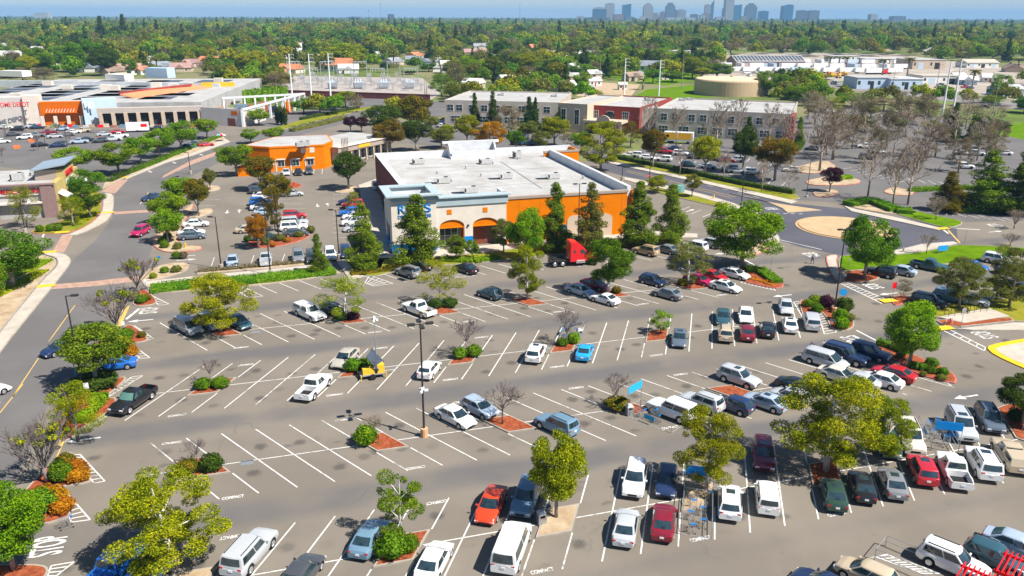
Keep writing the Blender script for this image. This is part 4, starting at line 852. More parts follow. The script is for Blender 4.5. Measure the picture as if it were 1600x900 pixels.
for i, (x, y, w_, h_, lf) in enumerate([(222, 474, 16, 10, 'green'), (214, 470, 14, 10, 'yellow'), (228, 470, 14, 8, 'rust'), (240, 436, 10, 8, 'yellow'), (258, 427, 12, 8, 'green'), (276, 426, 14, 9, 'olive')]):
 S(x, y, w_, h_, lf, {'green': 'small green shrub', 'yellow': 'small yellow shrub', 'rust': 'small rust shrub', 'olive': 'small olive shrub'}[lf] + ' near the start of the hedge strip', 'shrubs at the start of the hedge strip')
hedge([(126, 664), (140, 646), (160, 626)], 1.6, 1.1, 'lime', 'clipped bright green hedge beside the near-black pickup')
S(118, 650, 40, 26, 'orange', 'orange-tinged shrub behind the near-black pickup hedge'); S(150, 604, 60, 18, 'dark', 'dark low shrub under the orange-flecked tree')
hedge([(236, 455), (300, 448), (400, 440), (470, 432), (522, 425)], 3.4, 0.7, 'green', 'long low green hedge between the main lot and the side lot', lump=0.2)
hedge([(310, 426), (400, 418), (500, 409), (518, 408)], 1.2, 0.6, 'buff', 'straggly grey-brown shrubs in front of the side lot cars', lump=0.35, dens=16)
hedge([(548, 430), (600, 424), (640, 418)], 1.6, 0.5, 'rust', 'low rust ground cover under the pines left of the store', lump=0.3)
hedge([(690, 408), (740, 410), (780, 404)], 1.8, 0.7, 'lime', 'low bright green planting before the store window', lump=0.3)
hedge([(850, 397), (900, 392), (960, 386), (1000, 386)], 1.6, 0.5, 'rust', 'low rust ground cover under the pines behind the red truck', lump=0.3)
hedge([(1165, 424), (1186, 424), (1214, 444)], 2.0, 0.7, 'green', 'clipped green hedge on the island by the white sedans')
hedge([(1163, 436), (1186, 440), (1208, 447)], 0.8, 0.45, 'orange', 'row of small orange plants edging the island by the white sedans', lump=0.5, dens=14)
for i, (x, y, w_, h_, lf) in enumerate([(1262, 480, 14, 10, 'lime'), (1272, 478, 18, 14, 'lime'), (1276, 488, 16, 11, 'green'), (1290, 480, 22, 15, 'plum'), (1318, 488, 24, 20, 'dark'), (1312, 502, 20, 16, 'lime'), (1315, 514, 20, 15, 'lime'), (1327, 502, 14, 10, 'olive')]):
 S(x, y, w_, h_, lf, {'lime': 'bright green shrub', 'green': 'green shrub', 'plum': 'brownish purple shrub', 'dark': 'loose dark shrub', 'olive': 'olive shrub'}[lf] + ' around the tall lamp on the third row end island', 'shrubs around the tall lamp on the row end island')
hedge([(1370, 539), (1390, 545), (1418, 556)], 1.0, 0.8, 'green', 'low green hedge left of the ball-shaped green tree')
for i, (x, y, w_, h_, lf) in enumerate([(1428, 577, 14, 10, 'green'), (1440, 579, 14, 9, 'green'), (1455, 573, 18, 11, 'green'), (1455, 584, 14, 9, 'green'), (1472, 587, 16, 10, 'green'), (1442, 588, 10, 6, 'olive'), (1471, 594, 14, 6, 'olive'), (1406, 560, 12, 7, 'olive')]):
 S(x, y, w_, h_, lf, 'small rounded shrub on the red mulch under the ball-shaped tree', 'small shrubs under the ball-shaped tree')
S(1585, 658, 20, 18, 'dark', 'dark shrub under the tree at the right edge')
for i, (x, y) in enumerate([(385, 378), (414, 383), (436, 377), (465, 371), (484, 364), (425, 386), (447, 379)]): S(x + 2, y, [11, 12, 13, 12, 12, 8, 9][i], [8, 9, 9, 8, 9, 5, 6][i], ['dark', 'olive', 'olive', 'olive', 'olive', 'orange', 'orange'][i], 'round shrub on the kerbed side lot island', 'round shrubs on the side lot island')
for i, (x, y) in enumerate([(254, 382), (262, 374), (258, 388), (278, 390), (276, 404), (287, 404)]): S(x, y, 12, 9, ['green', 'green', 'green', 'olive', 'green', 'buff'][i], 'small green shrub beside the yellow fire hydrant', 'small shrubs by the yellow hydrant')
for i, x in enumerate((63, 79, 92)): S(x, 363 - i, 11, 9, 'green', ['left', 'middle', 'right'][i] + ' of three ball shrubs in front of the tire shop')
hedge([(196, 274), (240, 257), (300, 232), (348, 213)], 1.4, 0.9, 'green', 'long clipped hedge along the curved road')
hedge([(170, 285), (215, 266), (262, 247), (300, 230)], 1.6, 1.0, 'dark', 'dark shrubs behind the curved road hedge', lump=0.4)
hedge([(952, 246), (1060, 268), (1160, 290), (1240, 304)], 1.5, 1.1, 'dark', 'long dark clipped hedge along the upper road')
hedge([(1325, 322), (1360, 316), (1400, 332), (1425, 334)], 3.0, 1.0, 'green', 'loose green hedge at the roundabout')
hedge([(1420, 300), (1500, 296), (1580, 300)], 1.2, 1.0, 'green', 'thin hedge between the far lot bays')
hedge([(1300, 282), (1330, 280)], 1.6, 1.0, 'lime', 'bright clipped hedge on the red-kerbed far island')
hedge([(1290, 186), (1355, 186)], 1.6, 1.4, 'green', 'hedge at the end of the far lot')
hedge([(1500, 332), (1560, 332), (1640, 332)], 2.0, 1.0, 'dark', 'dark shrubs under the conifers at the upper right')
hedge([(-20, 470), (40, 440), (66, 424)], 2.4, 0.5, 'yellow', 'patchy yellow-green ground cover on the dry left bank', lump=0.4, dens=10)
hedge([(0, 440), (50, 420), (72, 408)], 2.6, 0.6, 'lime', 'green ground cover under the large left tree', lump=0.4, dens=14)
hedge([(108, 352), (130, 346), (150, 332)], 2.0, 0.5, 'yellow', 'low yellow-green planting at the tire shop corner', lump=0.3, dens=16)
hedge([(1016, 296), (1040, 300), (1060, 303)], 1.2, 0.5, 'olive', 'dry planting by the red stop sign', lump=0.3, dens=14)
hedge([(1120, 322), (1136, 324)], 1.6, 0.8, 'yellow', 'yellow-green bush at the walk by the big billowing tree', lump=0.3)
hedge([(340, 165), (400, 158), (446, 152)], 4.0, 5.0, 'lime', 'tall clipped green tree hedge along the boulevard', lump=0.15, dens=5, size=0.9)
hedge([(470, 188), (520, 178), (560, 170)], 1.6, 1.0, 'dark', 'dark shrubs along the boulevard kerb')
hedge([(455, 206), (500, 196), (540, 186)], 2.0, 1.4, 'olive', 'scrubby olive bushes behind the orange building', lump=0.4, dens=10, size=0.4)


# ================================================================== VEHICLES
def paint(name, c, metal=0.0, rough=0.28): return M('paint_' + name, c, rough, metal=metal, coat=0.6, spec=0.5)
PAINT = {k: paint(k, c) for k, c in {
 'white': (0.78, 0.78, 0.77), 'silver': (0.46, 0.48, 0.50), 'grey': (0.20, 0.21, 0.22), 'charcoal': (0.065, 0.07, 0.078), 'black': (0.014, 0.014, 0.018),
 'red': (0.45, 0.018, 0.028), 'darkred': (0.20, 0.012, 0.025), 'orangered': (0.58, 0.055, 0.012), 'navy': (0.018, 0.035, 0.095), 'blue': (0.02, 0.14, 0.50), 'sky': (0.35, 0.43, 0.53),
 'steel': (0.14, 0.24, 0.33), 'teal': (0.03, 0.085, 0.11), 'tan': (0.50, 0.41, 0.29), 'gold': (0.40, 0.30, 0.17), 'cream': (0.62, 0.58, 0.48), 'green': (0.025, 0.06, 0.045), 'brightblue': (0.02, 0.34, 0.68), 'magenta': (0.42, 0.012, 0.09), 'palegold': (0.42, 0.39, 0.33), 'slate': (0.10, 0.13, 0.17), 'semired': (0.72, 0.010, 0.016)}.items()}
def lerp(a, b, t): return a + (b - a) * t
def interp(tab, x):
 for (x0, y0), (x1, y1) in zip(tab, tab[1:]):
  if x <= x1: return lerp(y0, y1, (x - x0) / (x1 - x0)) if x >= x0 else y0
 return tab[-1][1]
# length, width, belt profile (x, z) rear to front, cabin: (rear base x, rear roof x, front roof x, windscreen base x, roof z), wheel r, bed
CARS = {
 'sedan':    (4.75, 1.82, [(-2.37, .74), (-2.27, .93), (-1.75, .99), (-0.9, .94), (0.95, .92), (1.6, .83), (2.1, .69), (2.30, .54), (2.37, .44)], (-1.92, -1.0, 0.30, 1.18, 1.45), .32, None, (-1.40, 1.42)),
 'coupe':    (4.55, 1.80, [(-2.27, .72), (-2.17, .90), (-1.6, .96), (-0.8, .92), (0.8, .89), (1.6, .78), (2.05, .64), (2.22, .5), (2.27, .42)], (-1.75, -0.70, 0.15, 0.95, 1.36), .32, None, (-1.32, 1.34)),
 'hatch':    (4.15, 1.78, [(-2.07, .82), (-2.0, 1.0), (-1.4, 1.02), (0.9, .96), (1.55, .86), (1.95, .72), (2.07, .52)], (-1.98, -1.55, 0.25, 1.08, 1.52), .32, None, (-1.22, 1.28)),
 'suv':      (4.65, 1.88, [(-2.32, .90), (-2.25, 1.08), (-1.4, 1.10), (0.9, 1.06), (1.8, .98), (2.2, .84), (2.32, .60)], (-2.22, -1.95, 0.25, 1.00, 1.75), .37, None, (-1.36, 1.40)),
 'bigsuv':   (5.15, 2.0, [(-2.57, .95), (-2.5, 1.14), (-1.4, 1.15), (1.0, 1.12), (2.1, 1.06), (2.5, .92), (2.57, .66)], (-2.50, -2.30, 0.35, 1.00, 1.90), .40, None, (-1.52, 1.60)),
 'minivan':  (5.05, 1.96, [(-2.52, .88), (-2.46, 1.06), (-1.4, 1.08), (1.2, 1.0), (2.0, .90), (2.4, .72), (2.52, .52)], (-2.44, -2.20, 0.65, 1.65, 1.72), .34, None, (-1.46, 1.55)),
 'van':      (5.7, 2.02, [(-2.85, 1.0), (-2.8, 1.16), (-1.4, 1.16), (1.5, 1.12), (2.4, 1.06), (2.75, .9), (2.85, .62)], (-2.82, -2.72, 1.0, 1.78, 2.12), .38, None, (-1.75, 1.85)),
 'box':      (4.3, 1.82, [(-2.15, .92), (-2.1, 1.05), (-1.4, 1.06), (1.0, 1.02), (1.75, .98), (2.08, .84), (2.15, .58)], (-2.1, -2.0, 0.75, 1.15, 1.68), .34, None, (-1.28, 1.36)),
 'pickup':   (5.55, 1.96, [(-2.77, 1.05), (-0.75, 1.08), (0.9, 1.10), (1.9, 1.08), (2.6, .98), (2.77, .66)], (-0.72, -0.55, 0.55, 1.15, 1.82), .40, (-2.70, -0.85), (-1.65, 1.75)),
 'canopy':   (5.55, 1.96, [(-2.77, 1.05), (-0.75, 1.08), (0.9, 1.10), (1.9, 1.08), (2.6, .98), (2.77, .66)], (-0.72, -0.55, 0.55, 1.15, 1.82), .40, (-2.70, -0.85), (-1.65, 1.75)),
}
CARM = {}
def grid_faces(nu, nv, closed=False):
 return [(i * nv + j, i * nv + j + 1, (i + 1) * nv + j + 1, (i + 1) * nv + j) for i in range(nu - 1) for j in range(nv - 1)]
def car_meshes(kind):
 if kind in CARM: return CARM[kind]
 Ln, Wd, belt, cab, wr, bed, ax = CARS[kind]; hw = Wd / 2; x0, x1 = -Ln / 2, Ln / 2
 xs = set([x0, x0 + .04, x0 + .14, x0 + .35, x1 - .35, x1 - .14, x1 - .04, x1] + [b_[0] for b_ in belt])
 ar = wr + 0.07
 for a in ax:
  for k in range(9): xs.add(a + ar * math.cos(math.pi * k / 8))
 if bed: xs |= {bed[0], bed[0] - 0.001 + 0.03, bed[1], bed[1] - 0.03}
 xs |= {-0.6, 0.0, 0.5}
 xs = sorted(x for x in xs if x0 <= x <= x1)
 xs = [x for i, x in enumerate(xs) if i == 0 or x - xs[i - 1] > 0.012]
 V = []; nv = 0
 for x in xs:
  f = abs(x) / (Ln / 2); w_ = hw * (1 - (0.17 if kind in ('sedan', 'coupe', 'hatch', 'minivan') else 0.10) * max(0, (f - 0.62) / 0.38) ** 2); zt = interp(belt, x)
  zb = 0.24 if wr < .36 else 0.32
  zb += 0.14 * max(0, (f - 0.9) / 0.1); zb0 = zb
  for a in ax:
   if abs(x - a) < ar: zb = max(zb, wr + math.sqrt(max(0, ar * ar - (x - a) ** 2)))
  zb = min(zb, zt - 0.12)
  tb = bed and bed[0] < x < bed[1]; zi = zt - 0.5 if tb else zt
  half = [(0.0, zb0), (w_ * .72, zb0), (w_ * .74, zb), (w_ * .93, zb), (w_ * .985, lerp(zb, zt, .12)), (w_, lerp(zb, zt, .5)), (w_ * .985, lerp(zb, zt, .78)), (w_ * .94, zt - .035), (w_ * .86, zt + (0 if tb else .015)), (w_ * .80, zi + (0 if tb else .03)), (0.0, zi + (0 if tb else .05))]
  ring = [(x, y, z) for y, z in half] + [(x, -y, z) for y, z in half[-2:0:-1]]
  nv = len(ring); V += ring
 mb = MB(); Fs = []
 for i in range(len(xs) - 1):
  for j in range(nv): Fs.append((i * nv + j, i * nv + (j + 1) % nv, (i + 1) * nv + (j + 1) % nv, (i + 1) * nv + j))
 Fs.append(tuple(range(nv))); Fs.append(tuple(range((len(xs) - 1) * nv, len(xs) * nv))[::-1])
 mb.add(V, [f[::-1] for f in Fs])
 # cabin: base ring and roof ring
 rb, rr, fr, fb, zr = cab
 wb, wt = hw * .93, hw * (.80 if kind in ('van', 'box', 'bigsuv', 'minivan') else .74)
 def ring(t):
  a = lerp(rb, rr, t); c = lerp(fb, fr, t); w_ = lerp(wb, wt, t); P = []
  zb0 = lerp(interp(belt, rb) - .02, zr, t) if t < 1 else zr; zb1 = lerp(interp(belt, fb) - .02, zr, t) if t < 1 else zr
  for k in range(7):       # front edge, left to right
   y = w_ * (1 - k / 3.0); bul = 0.16 * (1 - (y / w_) ** 2); P.append((c + bul - 0.08, y, zb1))
  for k in range(1, 8):    # right side
   u = k / 8.0; P.append((lerp(c - 0.08, a + 0.03, u), -w_ * (1 + 0.02 * math.sin(math.pi * u)), lerp(zb1, zb0, u)))
  for k in range(7):
   y = -w_ * (1 - k / 3.0); bul = 0.08 * (1 - (y / w_) ** 2); P.append((a - bul + 0.03, y, zb0))
  for k in range(1, 8):
   u = k / 8.0; P.append((lerp(a + 0.03, c - 0.08, u), w_ * (1 + 0.02 * math.sin(math.pi * u)), lerp(zb0, zb1, u)))
  return P
 rings = [ring(t) for t in (0, .33, .66, .93)]
 top = [(x * 0.985 + .004, y * .955, zr + 0.0) for x, y, z in ring(1)]
 mid = [((x - (rr + fr) / 2) * .6 + (rr + fr) / 2, y * .6, zr + 0.035) for x, y, z in ring(1)]
 rings += [top, mid]; m_ = len(top); V2 = [p for r_ in rings for p in r_]; F2 = []
 for i in range(len(rings) - 1):
  for j in range(m_): F2.append((i * m_ + j, (i + 1) * m_ + j, (i + 1) * m_ + (j + 1) % m_, i * m_ + (j + 1) % m_))
 F2.append(tuple(range((len(rings) - 1) * m_, len(rings) * m_))[::-1]); mb.add(V2, F2)
 body = mb.mesh('body'); body.shade_smooth()
 try: body.set_sharp_from_angle(angle=R(38))
 except Exception: pass
 def patch(i0, i1, t0, t1, off):
  nv_ = 4; idx = np.linspace(i0, i1, max(2, int((i1 - i0) * 1) + 1)); Vp = []
  for i in idx:
   for k in range(nv_):
    t = lerp(t0, t1, k / (nv_ - 1)); rg_ = ring(min(t, .97)); a = Vector(rg_[int(math.floor(i)) % m_]); b_ = Vector(rg_[(int(math.floor(i)) + 1) % m_]); p = a.lerp(b_, i - math.floor(i))
    Vp.append(p + Vector(off(p)))
  g = MB().add(Vp, grid_faces(len(idx), nv_)); return g
 parts = {}
 parts['windshield'] = patch(0.35, 5.65, .10, .90, lambda p: (.02, 0, .012)).mesh('windshield', True)
 parts['rear_window'] = patch(14.5, 19.5, .22 if kind not in ('van',) else .2, .88, lambda p: (-.02, 0, .010)).mesh('rear_window', True)
 sgap = [(6.35, 9.3), (9.55, 13.4)] if kind not in ('pickup', 'canopy', 'coupe') else [(6.35, 9.6), (9.9, 12.9)]
 def side(sgn):
  g = MB()
  for a, b_ in sgap:
   if sgn < 0: q = patch(a, b_, .16, .86, lambda p: (0, -.014, .006))
   else: q = patch(34 - b_, 34 - a, .16, .86, lambda p: (0, .014, .006))
   g.add(q.v, q.f)
  return g.mesh('side_window', True)
 parts['side_r'] = side(-1); parts['side_l'] = side(1)
 # wheels
 prof = [(wr * .70, 0), (wr * .97, .01), (wr, .05), (wr, .16), (wr * .97, .2), (wr * .7, .21)]
 wm = MB().lathe([(0.02, .02)] + prof + [(0.02, .19)], n=16); wm.v = [(x, z - .105, y) for x, y, z in wm.v]; parts['wheel'] = wm.mesh('wheel', True)
 rm = MB()
 for sgn in (1,):
  rm.lathe([(wr * .66, 0.0), (wr * .60, .022), (0.03, .03)], n=12)
  for k in range(5):
   a = k * 1.2566; rm.cbox((wr * .33 * math.cos(a), wr * .33 * math.sin(a), .034), (wr * .55, .05, .02), a)
 rm.v = [(x, -.1 - z, y) for x, y, z in rm.v]; parts['rim'] = rm.mesh('rim')
 zh = interp(belt, x1 - .16) - .16
 parts['headlight'] = MB().cbox((0, 0, 0), (.16, .34, .14)).mesh('headlight'); parts['taillight'] = MB().cbox((0, 0, 0), (.09, .26, .22 if zr > 1.6 else .15)).mesh('taillight')
 parts['mirror'] = MB().cbox((0, 0, 0), (.12, .2, .13)).mesh('mirror')
 parts['plate'] = MB().cbox((0, 0, 0), (.03, .32, .16)).mesh('number_plate')
 parts['grille'] = MB().cbox((0, 0, 0), (.06, hw * .8, .16)).mesh('grille')
 parts['rack'] = MB().box(rr + .25, fr - .15, wt * .80, wt * .80 + .05, zr + .03, zr + .08).box(rr + .25, fr - .15, -wt * .80 - .05, -wt * .80, zr + .03, zr + .08).mesh('roof_rail')
 parts['sunroof'] = MB().sheet([(fr - .85, -wt * .5), (fr - .2, -wt * .5), (fr - .2, wt * .5), (fr - .85, wt * .5)], zr + .042).mesh('sunroof')
 if bed:
  zt = interp(belt, -1.8); parts['bed_liner'] = MB().box(bed[0] + .06, bed[1] - .05, -hw * .77, hw * .77, zt - .495, zt - .47).mesh('bed_liner')
  parts['canopy'] = MB().prism([(bed[0] - .04, -hw * .9), (bed[1] + .1, -hw * .9), (bed[1] + .1, hw * .9), (bed[0] - .04, hw * .9)], zt + .0, zt + .62)
  cv = parts['canopy'].v; parts['canopy'].v = [(x + (.22 if (z > zt + .5 and x < -1.5) else 0), y * (.86 if z > zt + .5 else 1), z) for x, y, z in cv]; parts['canopy'] = parts['canopy'].mesh('canopy')
  parts['canopy_window'] = MB().box(bed[0] + .35, bed[1] - .2, -hw * .885, hw * .885, zt + .18, zt + .46).mesh('canopy_window')
  parts['tailgate_gap'] = MB().box(bed[0] - .12, bed[0] - .055, -hw * .55, hw * .55, zt - .30, zt - .26).mesh('handle')
 CARM[kind] = (body, parts, dict(x0=x0, x1=x1, hw=hw, wr=wr, ax=ax, zh=zh, zt=interp(belt, x0 + .1) - .12, fb=fb, zb=interp(belt, fb), zr=zr)); return CARM[kind]
GLASS_TINT = M('sunshade_glass', (0.10, 0.22, 0.18), 0.08, spec=0.8)
def car(kind, colr, p, rz, label, group=None, far=False, roof=None, rack=False, sunroof=False, shade=False, z=0.0, name=None):
 body, pt, d = car_meshes(kind)
 o = thing(name or {'suv': 'suv', 'bigsuv': 'suv', 'box': 'suv', 'pickup': 'pickup_truck', 'canopy': 'pickup_truck', 'van': 'van', 'minivan': 'minivan'}.get(kind, 'car'), label,
              {'pickup': 'pickup', 'canopy': 'pickup', 'van': 'van', 'minivan': 'minivan', 'suv': 'suv', 'bigsuv': 'suv', 'box': 'suv'}.get(kind, 'car'), (p[0], p[1], z + .008), rz, group)
 ob('body', body, PAINT[colr], o)
 g = MT['glass']
 ob('windshield', pt['windshield'], GLASS_TINT if shade else g, o); ob('rear_window', pt['rear_window'], g, o); ob('side_window', pt['side_l'], g, o); ob('side_window', pt['side_r'], g, o)
 for a in d['ax']:
  for sgn in (1, -1):
   w_ = ob('wheel', pt['wheel'], MT['black'], o, (a, sgn * (d['hw'] - .125), d['wr']), 0 if sgn < 0 else math.pi)
   if not far: ob('rim', pt['rim'], MT['rim'], w_)
 if 'bed_liner' in pt:
  ob('bed_liner', pt['bed_liner'], MT['black'], o)
  if kind == 'canopy': ob('canopy', pt['canopy'], PAINT[colr], o); ob('canopy_window', pt['canopy_window'], g, o)
 if far: return o
 for sgn in (1, -1):
  ob('headlight', pt['headlight'], MT['headlamp'], o, (d['x1'] - .10, sgn * d['hw'] * .68, d['zh'])); ob('taillight', pt['taillight'], MT['taillamp'], o, (d['x0'] + .055, sgn * d['hw'] * .72, d['zt']))
  ob('mirror', pt['mirror'], PAINT[colr], o, (d['fb'] - .22, sgn * (d['hw'] + .05), d['zb'] + .1))
 ob('number_plate', pt['plate'], MT['whitemetal'], o, (d['x0'] - .012, 0, d['zt'] - .12 if d['zt'] > .8 else d['zt'] - .05)); ob('grille', pt['grille'], MT['black'], o, (d['x1'] - .02, 0, d['zh'] - .1))
 if rack: ob('roof_rail', pt['rack'], MT['darkmetal'], o)
 if sunroof: ob('sunroof', pt['sunroof'], g, o)
 return o
HD = {'a': LA - R(60), 'A': LA + R(120), 'b': LA + R(60), 'B': LA - R(120), 'u': LA, 'U': LA + math.pi, 'n': LA + R(90), 'N': LA - R(90)}
def pcar(x, y, kind, colr, hd, label, group=None, **k):
 p = G(x, y, 0.75 if kind not in ('bigsuv', 'van', 'pickup', 'canopy') else 0.9); return car(kind, colr, p, HD[hd] if isinstance(hd, str) else hd, label, group, **k)
